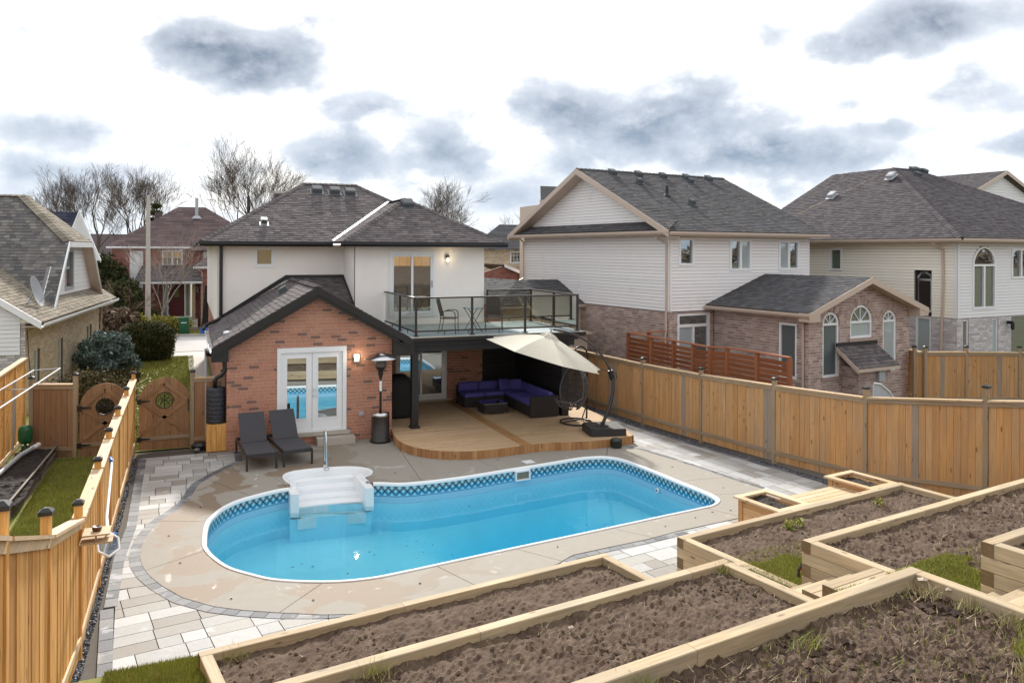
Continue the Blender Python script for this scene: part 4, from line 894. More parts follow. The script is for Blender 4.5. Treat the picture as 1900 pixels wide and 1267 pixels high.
bR2 = bed('second right hand timber bed with a white pipe stub at its corner', .12, 8.2, -2.25, -4.6, 1.26, .6, 'l', 4, .04, 1.2, nclod=8000)
bR3 = bed('highest right hand timber bed cut off by the right edge of the photo', .32, 7, -4.47, -7, 1.9, 1.26, 'l', 4, .05, nclod=700)
# grass landings and timber steps between the two rows of beds
terr = bpy.data.objects.new('terrace_path', None); S.collection.objects.link(terr); terr['kind'] = 'structure'; terr.location = TO; terr.rotation_euler = (0, 0, TA); MX[terr.name] = Matrix.Translation(TO) @ Matrix.Rotation(TA, 4, 'Z')
M['earth'] = M['soil']
for x0, x1, y0, y1, z in ((-.9, .75, -2.28, -1.35, .60), (-.85, 1.2, -4.5, -3.46, 1.23), (-.85, .6, -8, -5.6, 1.86)):
    mb = MB(); mb.prism([(x0, y0), (x1, y0), (x1, y1), (x0, y1)], F0, z, z-.55); mb.build('grass_landing', 'lawn', terr)
def steps(x0, x1, ys, z0):
    for k, y in enumerate(ys):
        z = z0+TL*(k+1)
        for i in range(2): mb = MB(); log(mb, (x0, y-.07-.145*i, z-TL/2), (x1, y-.07-.145*i, z-TL/2), seed=R.uniform(0, 40)); mb.build('step_timber', ['timber', 'endgrain'], terr)
steps(-.84, .115, (-.28, -.58, -.88, -1.18), 0); steps(-.84, .118, (-2.42, -2.72, -3.02, -3.3), .62); steps(-.80, .31, (-4.62, -4.92, -5.22, -5.5), 1.25)
def gpts(x0, x1, y0, y1, z, n, f=None, dens=.0):
    out = []
    while len(out) < n:
        x, y = R.uniform(x0, x1), R.uniform(y0, y1)
        if f and R.random() > f(x, y): continue
        q = tw(x, y); out.append((q.x, q.y, z(x, y) if callable(z) else z))
    return out
blades('grass', gpts(-.84, 1.9, -2.26, -1.0, .595, 26000, lambda x, y: 1 if x < .9-.25*noise.noise(Vector((y*4, x*3, 0)))*2+.1 and y < -1.35+.35*x*0+.2*noise.noise(Vector((x*3, y*3, 1))) else (.05 if x < 1.5 else .0)), .045, 'grass', kind='stuff')
blades('grass', gpts(-.84, 2.3, -4.46, -3.48, 1.225, 26000, lambda x, y: 1 if x < 1.35+.4*noise.noise(Vector((y*4, x*3, 0))) and y < -3.5+.15*noise.noise(Vector((x*3, y*3, 1))) else .03), .045, 'grass', kind='stuff')
cz = lambda x, y: 1.70+max(0, -y-4.97)*.02
edgeC = lambda x, y: (x+1.25)*.9 + (-y-5.55)*1.0 + .35*noise.noise(Vector((x*2, y*2, 0)))*1.5
blades('grass', gpts(-3.6, -.95, -7.6, -4.6, cz, 45000, lambda x, y: min(1, max(.004, edgeC(x, y)*1.6+.0))), .06, 'grass', kind='stuff')
M['straw'] = foliage('dry_straw', [(.42, .34, .20), (.34, .27, .15), (.26, .26, .10), (.48, .41, .27)])
st_ = [(a, lambda x, y: .3+max(0, noise.noise(Vector((x*2.5, y*2.5, 4))))*1.2, b, c, d, e, f) for a, b, c, d, e, f in ((0, -6.4, -.95, -8, -4.55, cz), (0, .2, 6, -4.5, -2.4, 1.18), (0, -6.8, -1., -4.5, -1.95, .97), (0, .1, 5.6, -2.2, -.2, .54), (0, -6.8, -1., -2, .5, .23))]
for i, (a, fn, x0, x1, y0, y1, z) in enumerate(st_): blades('dry_grass', gpts(x0, x1, y0, y1, z, (3000, 1500, 1600, 900, 900)[i], fn), .05, 'straw', wd=.004, lean=2.2, kind='stuff')
for x, y, z, n, h in ((-1.15, -4.75, 1.72, 120, .10), (-1.05, -5.1, 1.72, 160, .10), (-1.08, -5.5, 1.72, 160, .10), (-3.0, -4.8, 1.7, 60, .12), (-1.9, -6.1, 1.72, 200, .12), (-5.8, -2.05, .97, 60, .14), (-4.7, -4.6, 1.7, 90, .14), (-6.6, .5, .23, 60, .12), (-1.05, -2.0, .98, 60, .1)):
    blades('weed_tuft', [(tw(x+R.gauss(0, .09), y+R.gauss(0, .07)).x, tw(x+R.gauss(0, .09), y+R.gauss(0, .07)).y, z) for _ in range(n)], h, 'straw' if n > 100 else 'grass', wd=.005, lean=1.3, kind='stuff')
for x, y, z, s in ((2.05, -.45, .57, .10), (2.25, -.5, .57, .12), (1.95, -.52, .57, .08), (4.4, -.5, .57, .12)):
    p = tw(x, y, z); mb = MB(); leafcloud(mb, [(0, 0, s*.4, s, s, s*.4)], 70, .07, .2); mb.uv = []
    t = mb.build('seedling', 'grass', cat='plant'); t.location = p; t['label'] = {2.05: 'bright green seedling in the first right hand bed, middle of a row of three', 2.25: 'bright green seedling in the first right hand bed, right end of a row of three', 1.95: 'bright green seedling in the first right hand bed, left end of a row of three', 4.4: 'lone green seedling near the far corner of the first right hand bed'}[x]; t['group'] = 'green seedlings in the bare bed'
def stone(x, y, z, s, name, lab, m):
    mb = MB(); vs = [Vector(q)*s*R.uniform(.7, 1.2) for q in ((1, 0, 0), (-1, 0, .1), (0, .8, 0), (0, -.8, .1), (0, 0, .7), (.1, 0, -.6), (.7, .6, .3), (-.7, .5, .3), (.6, -.6, .3), (-.6, -.6, .3))]
    mb.solid(vs, [(4, 0, 6), (4, 6, 2), (4, 2, 7), (4, 7, 1), (4, 1, 9), (4, 9, 3), (4, 3, 8), (4, 8, 0), (0, 8, 5), (8, 3, 5), (3, 9, 5), (9, 1, 5), (1, 7, 5), (7, 2, 5), (2, 6, 5), (6, 0, 5)], lambda q: (0, 0))
    o = mb.build(name, m, cat='stone', label=lab); o.location = tw(x, y, z); return o
M['stone'] = mat('pale_stone', srgb(186, 172, 156), .85, .15, 20, bump=.5, bscale=60)
stone(-1.02, -4.62, 1.80, .055, 'garden_stone', 'pale grey stone tucked into the inner corner of the nearest bed', 'stone'); stone(-.98, -4.86, 1.78, .04, 'garden_stone', 'darker small stone behind the pale one in the corner of the nearest bed', 'stone')
stone(-3.65, -2.25, 1.0, .035, 'garden_stone', 'small pale stone against the front timber of the middle left bed', 'stone')
pip = MB(); pip.tube([(0, 0, -.06), (0, 0, .10)], .055, 18); pip.tube([(0, 0, .09), (0, 0, .115)], .062, 18); o = pip.build('pipe_stub', 'foam', cat='pipe', label='white plastic pipe stub behind the corner timber of the second right bed'); o.location = tw(.62, -2.15, .62)
tap = MB(); tap.tube([(0, 0, -.05), (.03, .02, .12), (.09, .03, .17)], [.018, .018, .025], 8); tap.tube([(.05, .0, .10), (.1, -.03, .15)], .02, 6, mi=1); o = tap.build('garden_tap', ['black', mat('red_plastic', (.35, .03, .03), .5)], cat='tap', label='small black and red tap fitting standing in soil beside the white pipe'); o.location = tw(.36, -2.0, .6)
# planter bench
pb = thing('planter_bench', 'two new square cedar planters joined by a slatted bench by the right fence', 'planter bench', tw(2.58, 0, 0), TA)
for x in (0, 2.58):
    for i in range(4):
        z = .06+i*.13; mb = MB(); mb.box((x+.33, 1.10, z), (.62, .025, .125)); mb.build('side_board', 'planter', pb); mb = MB(); mb.box((x+.045, .62, z), (.025, .95, .125)); mb.build('side_board', 'planter', pb)
        mb = MB(); mb.box((x+.615, .62, z), (.025, .95, .125)); mb.build('side_board', 'planter', pb)
    for px, py in ((.05, 1.09), (.61, 1.09), (.05, .17), (.61, .17)): mb = MB(); mb.box((x+px, py, .265), (.09, .09, .53)); mb.build('corner_post', 'planter', pb)
    for c, s in (((x+.33, 1.10, .555), (.86, .13, .035)), ((x+.33, .15, .555), (.86, .13, .035)), ((x-.035, .625, .5553), (.13, .82, .035)), ((x+.695, .625, .5553), (.13, .82, .035))): mb = MB(); mb.box(c, s); mb.build('rim_board', 'cap', pb)
    soil_patch(pb, x+.06, x+.6, .2, 1.06, .48, .04, .8, m='mulch', name='potting_soil')
for i in range(5): mb = MB(); mb.box((1.95, .30+i*.15, .40), (1.96, .135, .035)); mb.build('bench_slat', 'cap', pb)
# ------------------------------------------------------------------ fences
def post(mb_parent, x, y, z0, z1, m='post', cap='black', rz=0., s=.09, capped=True):
    mb = MB(); mb.box((x, y, (z0+z1)/2), (s, s, z1-z0), rz); p = mb.build('post', m, mb_parent, True)
    if capped:
        c = MB(); c.box((x, y, z1+.012), (s+.035, s+.035, .035), rz); c.box((x, y, z1+.045), (s+.03, s+.03, .03), rz, taper=.35); c.build('post_cap', cap, p, True)
def fence(name, label, posts, side, bm='cedar', pm='post', cm='cap', bw=.138, cat='fence', botrail=.20, capw=.14, both=False):
    """posts: (x, y, post_top, rail_top, ground); side=+1 shows the boards on the left of the walk direction"""
    t = thing(name, label, cat, (posts[0][0], posts[0][1], posts[0][4]))
    for i, (x, y, zp, zr, zg) in enumerate(posts):
        a = posts[max(0, i-1)]; b = posts[min(len(posts)-1, i+1)]; post(t, x, y, zg-.3, zp, pm, rz=math.atan2(b[1]-a[1], b[0]-a[0]))
    for a, b in zip(posts, posts[1:]):
        A, B = Vector((a[0], a[1], 0)), Vector((b[0], b[1], 0)); d = (B-A); L = d.length; d.normalize(); F = Frame(A, d, (0, 0, 1)) if side > 0 else Frame(B, -d, (0, 0, 1))
        if side > 0: za, zb, ga, gb = a[3], b[3], a[4], b[4]
        else: za, zb, ga, gb = b[3], a[3], b[4], a[4]
        top = lambda s: za+(zb-za)*s/L; gd = lambda s: ga+(gb-ga)*s/L
        e0, e1 = .047, L-.047
        def strip(lo, hi, o, b0, nm, m, grain='u'):
            mb = MB(); mb.prism([(e0, lo(e0)), (e1, lo(e1)), (e1, hi(e1)), (e0, hi(e0))], F, o, b0, grain); mb.build(nm, m, t, True)
        strip(lambda s: top(s)-.035, top, capw/2, -capw/2, 'cap_rail', cm)
        for sg in ((1, -1) if both else (1,)):
            strip(lambda s: top(s)-.125, lambda s: top(s)-.036, .045 if sg > 0 else -.020, .021 if sg > 0 else -.045, 'top_rail', pm if bm != 'cedarsun' else cm)
            strip(lambda s: gd(s)+botrail, lambda s: gd(s)+botrail+.09, .045 if sg > 0 else -.020, .021 if sg > 0 else -.045, 'bottom_rail', pm if bm != 'cedarsun' else cm)
        n = max(1, int(round((e1-e0)/bw))); w_ = (e1-e0)/n; k = 0
        for j in range(n):
            s0, s1 = e0+w_*j+.0035, e0+w_*(j+1)-.0035; dd = .018+R.uniform(-.006, .006); mb = MB()
            mb.prism([(s0, gd(s0)+.03), (s1, gd(s1)+.03), (s1, top(s1)-.037), (s0, top(s0)-.037)], F, dd, dd-.02, grain='v'); mb.build('board', bm, t, True)
    return t
fence('board_fence', 'long cedar board fence with black capped posts along the right side of the pool yard', [(11.75, 30.2, 1.9, 1.78, 0), (11.9, 27.7, 1.9, 1.78, 0), (12.1, 25.2, 1.9, 1.78, 0), (12.25, 22.8, 1.9, 1.78, 0), (12.43, 20.31, 1.92, 1.79, 0), (12.76, 17.9, 1.94, 1.81, 0), (13.18, 15.51, 2.0, 1.87, 0), (13.6, 13.1, 2.14, 1.96, .05), (14.2, 10.75, 2.50, 2.26, .32), (14.75, 8.4, 2.8, 2.6, .8), (15.2, 6.2, 3.4, 3.2, 1.4)], 1)
fence('board_fence', 'sunlit honey coloured board fence climbing towards the camera on the left', [(-1.25, 21.95, 2.0, 1.86, 0), (-1.25, 19.5, 2.0, 1.86, 0), (-1.25, 17.2, 2.0, 1.86, 0), (-1.25, 15.3, 1.97, 1.84, 0), (-1.25, 13.5, 1.90, 1.78, 0), (-1.25, 11.2, 1.92, 1.74, 0), (-1.25, 8.75, 2.55, 2.34, .3), (-1.25, 6.75, 3.2, 2.99, 1.1), (-1.25, 4.7, 3.9, 3.7, 1.8)], -1, bm='cedarsun', pm='cedarsun', cm='cap', capw=.16)
fence('board_fence', 'short board fence between the lattice and the left garden gate', [(-3.5, 22.3, 1.95, 1.82, 0), (-2.52, 21.95, 2.03, 1.82, 0)], 1, bm='gatewood')
fence('board_fence', 'narrow board fence section between the right gate and the brick wall', [(.12, 22.05, 1.95, 1.82, 0), (.86, 21.9, 1.95, 1.82, 0)], 1, bm='gatewood')
fence('board_fence', 'far cedar fence of the neighbouring yard at the right edge', [(23.6, 24.3, 1.95, 1.8, 0), (22.6, 19.3, 1.95, 1.8, 0)], 1)
fence('board_fence', 'cedar fence across the neighbouring yard behind the right fence', [(22.35, 19.5, 1.95, 1.8, 0), (24.0, 18.9, 1.95, 1.8, 0), (25.6, 18.2, 1.95, 1.8, 0), (27.5, 17.0, 1.95, 1.8, 0), (29.5, 15.5, 1.95, 1.8, 0)], 1)
def gate(label, x0, x1, y, ztop, z0=.03):
    t = thing('garden_gate', label, 'gate', ((x0+x1)/2, y, 0), 0, 'arched wooden garden gates'); F = Frame((x0, y, 0), (1, 0, 0), (0, 0, 1)); W = x1-x0; c = W/2; zs = ztop-.62
    shape = [(0, z0), (W, z0)] + [(c+W/2*math.cos(a), zs+.62*math.sin(a)) for a in [math.pi*k/16 for k in range(17)]]
    hr = .20; hz = ztop-.58; holes = [(c-h, hz+a, c+h, hz+b) for a, b, h in [(-hr+2*hr*i/12, -hr+2*hr*(i+1)/12, math.sqrt(max(0, hr*hr-(-hr+2*hr*(i+.5)/12)**2))) for i in range(12)]]
    n = 8
    for i in range(n):
        r = (W*i/n+.003, z0, W*(i+1)/n-.003, ztop); mb = MB(); ok = 0
        for q in rsub(r, holes):
            p = clip([(q[0], q[1]), (q[2], q[1]), (q[2], q[3]), (q[0], q[3])], shape)
            if len(p) > 2 and abs(area(p)) > 1e-4: mb.prism(p, F, 0, -.02, 'v'); ok = 1
        if ok: mb.build('board', 'gatewood', t, True)
    for a, b in (((c, hz+.44), (.06, hz)), ((c, hz+.44), (W-.06, hz)), ((.06, hz-.02), (W-.08, z0+.42)), ((W-.06, hz-.02), (.08, z0+.42))):
        mb = MB(); bar(mb, F.p(a[0], a[1], .012), F.p(b[0], b[1], .012), .02, .085, (0, 1, 0)); 
        mb = MB(); d = Vector((b[0]-a[0], b[1]-a[1])); d.normalize(); s = Vector((-d.y, d.x))*.043; mb.prism(ccw([(a[0]+s.x, a[1]+s.y), (a[0]-s.x, a[1]-s.y), (b[0]-s.x, b[1]-s.y), (b[0]+s.x, b[1]+s.y)]), F, .022+.004*(a[1] > hz), .001); mb.build('brace', 'gatewood', t, True)
    mb = MB(); mb.prism([(.0, z0+.24), (W, z0+.24), (W, z0+.33), (0, z0+.33)], F, .028, .001); mb.build('brace', 'post', t, True)
    ir = MB()
    ir.tube([F.p(c+hr*math.cos(a), hz+hr*math.sin(a), .01) for a in [6.2832*k/20 for k in range(21)]], .012, 5)
    for k in range(4): a = math.pi*k/4; ir.tube([F.p(c-hr*math.cos(a), hz-hr*math.sin(a), .0), F.p(c+hr*math.cos(a), hz+hr*math.sin(a), .0)], .006, 4)
    for k in range(6): a = 6.2832*k/6; ir.tube([F.p(c+.11*math.cos(a)+.05*math.cos(b), hz+.11*math.sin(a)+.05*math.sin(b), .0) for b in [6.2832*q/8 for q in range(9)]], .005, 4)
    ir.build('ornament_grille', 'black', t, True)
    for z in (hz, z0+.28):
        hb = MB(); hb.box(F.p(.0, z, .035), (.10, .02, .13)); hb.prism([(.03, z-.03), (.26, z-.012), (.26, z+.012), (.03, z+.03)], F, .04, .03); hb.build('hinge', 'black', t, True)
    lb = MB(); lb.box(F.p(W-.02, hz-.15, .03), (.03, .03, .3)); lb.build('latch', 'black', t, True)
gate('arched wooden gate with diamond bracing right of the fence, opening to the side lawn', -1.13, .05, 22.1, 1.84)
gate('arched wooden gate with diamond bracing left of the fence, partly hidden behind it', -2.44, -1.32, 21.95, 1.80)
# lattice screen on the far left
lt = thing('lattice_screen', 'honey coloured lattice fence screen at the left edge of the photo', 'lattice fence', (-4.0, 21.5, 0)); FX = Frame((-4.0, 19.2, 0), (0, 1, 0), (0, 0, 1))
for s in (.0, 1.28, 2.56, 3.84, 5.1): mb = MB(); mb.prism([(s-.045, 0), (s+.045, 0), (s+.045, 2.16), (s-.045, 2.16)], FX, .05, -.05, 'v'); mb.build('post', 'cedarsun', lt, True)
mb = MB(); mb.prism([(-.1, 2.17), (5.2, 2.17), (5.2, 2.21), (-.1, 2.21)], FX, .07, -.07); mb.build('cap_rail', 'cap', lt, True)
mb = MB(); mb.prism([(-.1, .12), (5.2, .12), (5.2, .21), (-.1, .21)], FX, .06, .03); mb.build('bottom_rail', 'cap', lt, True)
for sg in (1, -1):
    mb = MB()
    for i in range(-24, 60):
        a = i*.092; p = [(a, .21), (a+.036, .21), (a+.036+1.95*.9*sg, 2.16), (a+1.95*.9*sg, 2.16)]; q = clip(ccw(p), [(0, .21), (5.1, .21), (5.1, 2.16), (0, 2.16)])
        if len(q) > 2: mb.prism(q, FX, .012 if sg > 0 else .002, .002 if sg > 0 else -.008)
    mb.build('lattice_slats', 'cedarsun', lt, True, kind='stuff')
# neighbour's narrow raised bed, pipe and lawn on the left
nb = thing('raised_bed', 'weathered grey board bed of dark mulch beside the lattice screen', 'raised garden bed', (-3.4, 20, 0))
for i in range(2):
    for a, b in (((-2.93, 22.3), (-3.0, 20.2)), ((-3.0, 20.18), (-3.1, 17.5)), ((-2.93, 22.32), (-3.72, 22.32))):
        mb = MB(); F = Frame((a[0], a[1], 0), (b[0]-a[0], b[1]-a[1], 0), (0, 0, 1)); L = math.hypot(b[0]-a[0], b[1]-a[1]); mb.prism([(0, i*.17), (L, i*.17), (L, i*.17+.165), (0, i*.17+.165)], F, .02, -.02); mb.build('board', wood('grey_board', [srgb(136, 126, 116), srgb(124, 116, 108)], contrast=.4) if 'gb' not in M else M['gb'], nb, True)
        M['gb'] = bpy.data.materials['grey_board']
o = soil_patch(None, -3.75, -2.95, 17.4, 22.3, .24, .05, 1.2, m='mulch', name='mulch_soil'); o.parent = nb; o.matrix_parent_inverse = MX[nb.name].inverted()
pipe = MB(); pipe.tube([(-3.9, 17.3, .3), (-3.55, 21.2, .36), (-3.35, 21.9, .38)], .05, 12); pipe.tube([(-3.4, 21.75, .37), (-3.3, 22.0, .4)], .055, 12, mi=1); pipe.build('drain_pipe', ['silver', 'foam'], cat='pipe', label='grey drain pipe with a white joint lying on the mulch bed by the lattice')
blades('grass', [(R.uniform(-2.95, -1.3), R.uniform(14, 22), -.01) for _ in range(70000)], .06, 'grass', kind='stuff')
lp = [(R.uniform(-.9, .25), R.uniform(9.6, 10.75)) for _ in range(26000)]
gg = MB(); gg.face([(-1.3, 10.62, -.005), (-1.3, 8.2, .45), (.6, 8.2, .45), (.3, 10.66, -.005)], [(0, 0)]*4); gg.build('grass_bank', 'lawn', kind='structure')
blades('grass', [(x, y, max(0, (10.62-y)*.18)) for x, y in lp if y < 10.66+x*.02 and x < tw(-6.98, 0).x+(10.58-y)*.16-.02], .07, 'grass', kind='stuff')
stone(-7.35, .32, .04, .03, 'garden_stone', 'small white stone in the grass by the lower left bed corner', 'foam')
# clothes line, reel, pole, shelf
cl = thing('clothes_airer', 'white folding clothes airer rails in front of the left brick house', 'clothes airer', (-3.6, 21.5, 0)); mb = MB()
for a, b in (((-3.16, 24.33), (-3.5, 18.3)), ((-3.75, 24.15), (-4.0, 19.5))): mb = MB(); mb.tube([(*a, 1.9), (*b, 1.9)], .016, 6); mb.build('rail', 'whitevinyl', cl, True)
for a, b in (((-3.16, 24.33), (-3.75, 24.15)), ((-3.98, 21.1), (-3.38, 20.94)), ((-3.62, 19.4), (-3.39, 19.22))): mb = MB(); mb.tube([(*a, 1.9), (*b, 1.9)], .012, 6); mb.build('crossbar', 'steel', cl, True)
mb = MB(); mb.tube([(-3.95, 22.6, .2), (-3.9, 22.6, 1.88)], .03, 8); mb.build('leg', 'silver', cl, True)
M['greenplastic'] = mat('dark_green_plastic', (.008, .10, .035), .35, .1, 4)
re_ = MB(); re_.lathe([(.02, .44), (.09, .43), (.145, .38), (.155, .30), (.15, .27), (.16, .25), (.15, .22), (.16, .2), (.15, .17), (.155, .1), (.12, .02), (.04, 0)], (-3.6, 22.1, .42)); re_.tube([(-3.6, 22.1, .05), (-3.6, 22.1, .45)], .03, 8); re_.build('hose_reel', 'greenplastic', cat='hose reel', label='dark green plastic hose container on a stake beside the mulch bed', smooth=True)
sh_ = thing('wall_shelf', 'small two tier wooden shelf fixed to the sunlit left fence post', 'shelf', (-1.1, 11.1, 1.5))
for z, l in ((1.60, .30), (1.50, .36)): mb = MB(); mb.box((-1.03, 11.05, z), (l, .30, .02)); mb.build('shelf_board', 'cap', sh_, True)
mb = MB(); mb.box((-1.03, 10.93, 1.55), (.02, .02, .1)); mb.box((-.93, 11.15, 1.54), (.02, .02, .12)); mb.build('bracket', 'post', sh_, True)
mb = MB(); mb.lathe([(.0, 0), (.045, 0), (.055, .02), (.055, .05), (.048, .055), (.04, .045), (0, .04)], (-1.03, 11.05, 1.612), 16); mb.build('clay_bowl', mat('brown_glazed_clay', (.09, .03, .015), .4), cat='bowl', label='small brown clay bowl on the shelf of the left fence', smooth=True)
sn = thing('pool_skimmer_net', 'blue and white pool skimmer net with its telescopic pole hung along the left fence', 'pool net', (-1.05, 12.2, 1.2))
mb = MB(); mb.tube([(-1.12, 14.3, 1.70), (-1.04, 12.4, 1.30)], .02, 10); mb.tube([(-1.04, 12.45, 1.31), (-1.0, 12.1, 1.22)], .026, 10); mb.build('pole', 'foam', sn, True)
M['bluepl'] = mat('blue_plastic', (.02, .12, .45), .35, .1, 4)
mb = MB(); mb.tube([(-1.15, 14.35, 1.72), (-1.12, 14.2, 1.68)], .028, 10); mb.tube([(-1.05, 12.5, 1.28), (-1.0, 12.0, 1.14)], .014, 8); mb.lathe([(.0, -.04), (.05, -.02), (.05, .03), (0, .05)], (-.93, 12.1, 1.19), 12); mb.build('blue_grip', 'bluepl', sn, True, smooth=True)
fr = [(-1.12, 11.98, 1.22), (-1.02, 12.12, 1.26), (-.86, 12.0, 1.18), (-.84, 11.86, 1.08), (-.95, 11.72, 1.04), (-1.08, 11.78, 1.10), (-1.12, 11.98, 1.22)]
mb = MB(); mb.tube(fr, .016, 8); mb.build('frame', 'foam', sn, True); mb = MB(); mb.face(fr[:-1], [(0, 0)]*6); mb.build('net', clearglass('blue_mesh', (.35, .5, .75, 1), .05), sn, True)
# ------------------------------------------------------------------ the house by the pool
hs = thing('brick_house', 'white stucco and orange brick house behind the pool with a glass railed balcony', 'house', (3.05, 21.46, 0))
Fg = Frame((.92, 21.46, 0), (1, 0, 0), (0, 0, 1)); gp = [(0, -.1), (4.26, -.1), (4.26, 2.78), (2.23, 3.98), (0, 2.66)]
bw = brickwall(gp, [(1.23, .30, 3.02, 2.53)], Fg, 'brick', 'mortar', hs, True, budget='main')
Fw = Frame((.92, 41, 0), (0, -1, 0), (0, 0, 1)); brickwall([(0, -.1), (19.52, -.1), (19.52, 2.60), (0, 2.60)], [], Fw, 'brick', 'mortar', hs, True, budget='main')
Fb = Frame((5.17, 25, 0), (1, 0, 0), (0, 0, 1)); brickwall([(0, .1), (3.93, .1), (3.93, 2.6), (0, 2.6)], [(.98, .24, 2.68, 2.34)], Fb, 'brick', 'mortar', hs, True, budget='main')
Fe = Frame((5.18, 21.48, 0), (0, 1, 0), (0, 0, 1)); brickwall([(0, .1), (3.5, .1), (3.5, 2.6), (0, 2.6)], [], Fe, 'brick', 'mortar', hs, True, budget='main')
def slab(name, poly, F, o, b, m, par, w=True, **k): mb = MB(); mb.prism(poly, F, o, b); return mb.build(name, m, par, w, **k)
F27 = Frame((.86, 27, 0), (1, 0, 0), (0, 0, 1)); F25 = Frame((4.85, 25, 0), (1, 0, 0), (0, 0, 1)); F485 = Frame((4.85, 27, 0), (0, -1, 0), (0, 0, 1)); F086 = Frame((.86, 41, 0), (0, -1, 0), (0, 0, 1))
wallback([(0, 2.6), (3.99, 2.6), (3.99, 5.26), (0, 5.26)], [(1.10, 4.52, 1.76, 5.20)], F27, 'stucco_wall', 'stucco', hs, True)
wallback([(0, 2.62), (4.3, 2.62), (4.3, 5.26), (0, 5.26)], [(1.08, 2.96, 2.61, 5.05)], F25, 'stucco_wall', 'stucco', hs, True)
slab('stucco_wall', [(0, 2.6), (1.999, 2.6), (1.999, 5.26), (0, 5.26)], F485, 0, -.1, 'stucco', hs)
slab('stucco_wall', [(0, 2.61), (13.999, 2.61), (13.999, 5.26), (0, 5.26)], F086, 0, -.1, 'stucco', hs)
slab('stucco_wall', [(0, 2.6), (8, 2.6), (8, 5.26), (0, 5.26)], Frame((9.15, 25.01, 0), (0, 1, 0), (0, 0, 1)), 0, -.1, 'stucco', hs)
mb = MB(); mb.box((5, 33, 2.5), (8, 11.6, 5.2)); mb.build('house_core', 'mulch', hs, True)
# roofs
EZ, s1 = 5.35, .506
rm = roof([(.35, 26.55, EZ), (9.7, 26.55, EZ), (6.02, 31, 7.6), (4.04, 31, 7.6)], 'sh_main', hs, True)
roof([(.35, 41, EZ), (.35, 26.55, EZ), (4.04, 31, 7.6), (4.04, 37, 7.6)], 'sh_main', hs, True)
roof([(9.7, 26.55, EZ), (9.7, 41, EZ), (6.02, 37, 7.6), (6.02, 31, 7.6)], 'sh_main', hs, True, tabs=False)
roof([(4.4, 26.55, EZ+.01), (4.4, 24.55, EZ+.01), (7.0, 27.2, 6.87), (7.0, 29.5, 6.87)], 'sh_main', hs, True)
roof([(4.4, 24.55, EZ), (9.72, 24.55, EZ), (7.0, 27.2, 6.87)], 'sh_main', hs, True)
roof([(9.72, 24.55, EZ), (9.72, 27.6, EZ), (7.0, 29.5, 6.87), (7.0, 27.2, 6.87)], 'sh_main', hs, True, tabs=False)
for a, b in (((.38, 26.58, EZ+.03), (4.04, 31, 7.62)), ((4.04, 31, 7.62), (6.02, 31, 7.62)), ((6.02, 31, 7.62), (8.4, 28.1, 6.16)), ((4.45, 24.6, EZ+.03), (7.0, 27.2, 6.89)), ((9.68, 24.6, EZ+.03), (7.0, 27.2, 6.89)), ((7.0, 27.2, 6.89), (7.0, 29.5, 6.89))): caps(a, b, 'sh_main', hs, True)
mb = MB(); bar(mb, (4.42, 26.52, EZ+.05), (6.95, 29.45, 6.91), .10, .02, (0, -.4, 1)); mb.build('valley_flashing', 'foam', rm, True)
def gutter(a, b, m, par, w=True, h=.13, d=.12, z=-.02):
    mb = MB(); a, b = Vector(a), Vector(b); dd = (b-a).normalized(); s = dd.cross(Vector((0, 0, 1)))
    pr = [(0, 0), (d*.7, 0), (d, h*.5), (d, h), (d-.012, h), (d-.02, h*.55), (d*.65, .02), (0, .02)]
    vs = [e+s*x+Vector((0, 0, y-h+z)) for e in (a, b) for x, y in pr]; n = 8
    mb.solid(vs, [(i, (i+1) % n, n+(i+1) % n, n+i) for i in range(n)]+[tuple(reversed(range(n))), tuple(range(n, 2*n))], lambda q: (0, 0)); return mb.build('gutter', m, par, w)
gutter((.33, 26.53, EZ), (4.4, 26.53, EZ), 'black', hs); gutter((4.3, 24.53, EZ), (9.78, 24.53, EZ), 'black', hs); gutter((.33, 41, EZ), (.33, 26.5, EZ), 'black', hs)
for c, s in (((2.4, 26.79, 5.235), (4.0, .42, .03)), ((7.05, 24.78, 5.235), (5.3, .43, .03)), ((.6, 33.8, 5.235), (.5, 14, .03)), ((4.62, 25.8, 5.236), (.44, 1.6, .03))): mb = MB(); mb.box(c, s); mb.build('soffit', mat('beige_soffit', srgb(170, 158, 146), .7) if 'beige_soffit' not in bpy.data.materials else bpy.data.materials['beige_soffit'], hs, True)
M['soffit'] = bpy.data.materials['beige_soffit']
def roofvent(p, slope, par, w=True, s=.34, m='vent', dirv=(0, -1)):
    """low box vent with a hooded cap"""
    mb = MB(); x, y, z = p; rot = Matrix.Rotation(math.atan2(dirv[1], dirv[0])+math.pi/2, 3, 'Z') @ Matrix.Rotation(math.atan(slope), 3, 'X')
    mb.box(Vector((x, y, z+.02)), (s*1.5, s*1.5, .015), rot=rot); mb.box(Vector((x, y, z+.10)), (s, s, .15), rot=rot)
    mb.box(Vector((x, y, z+.19)), (s*1.2, s*1.15, .04), rot=rot, taper=.8); return mb.build('roof_vent', m, par, w)
for p in ((4.44, 30.29, 7.24), (5.09, 30.24, 7.22), (5.66, 30.19, 7.19)): roofvent(p, s1, hs)
roofvent((6.99, 26.75, 6.60), .57, hs); roofvent((2.34, 27.69, 5.93), s1, hs, s=.2, m='silver')
mb = MB(); mb.box((2.34, 27.58, 6.02), (.14, .1, .10)); mb.build('vent_mouth', 'black', hs, True)
roofvent((3.2, 31.0, 7.05), .3, hs, s=.42, m='sh_main'); mb = MB(); mb.tube([(1.96, 29.5, 6.0), (1.96, 29.5, 6.95)], .055, 10); mb.build('vent_pipe', 'black', hs, True)
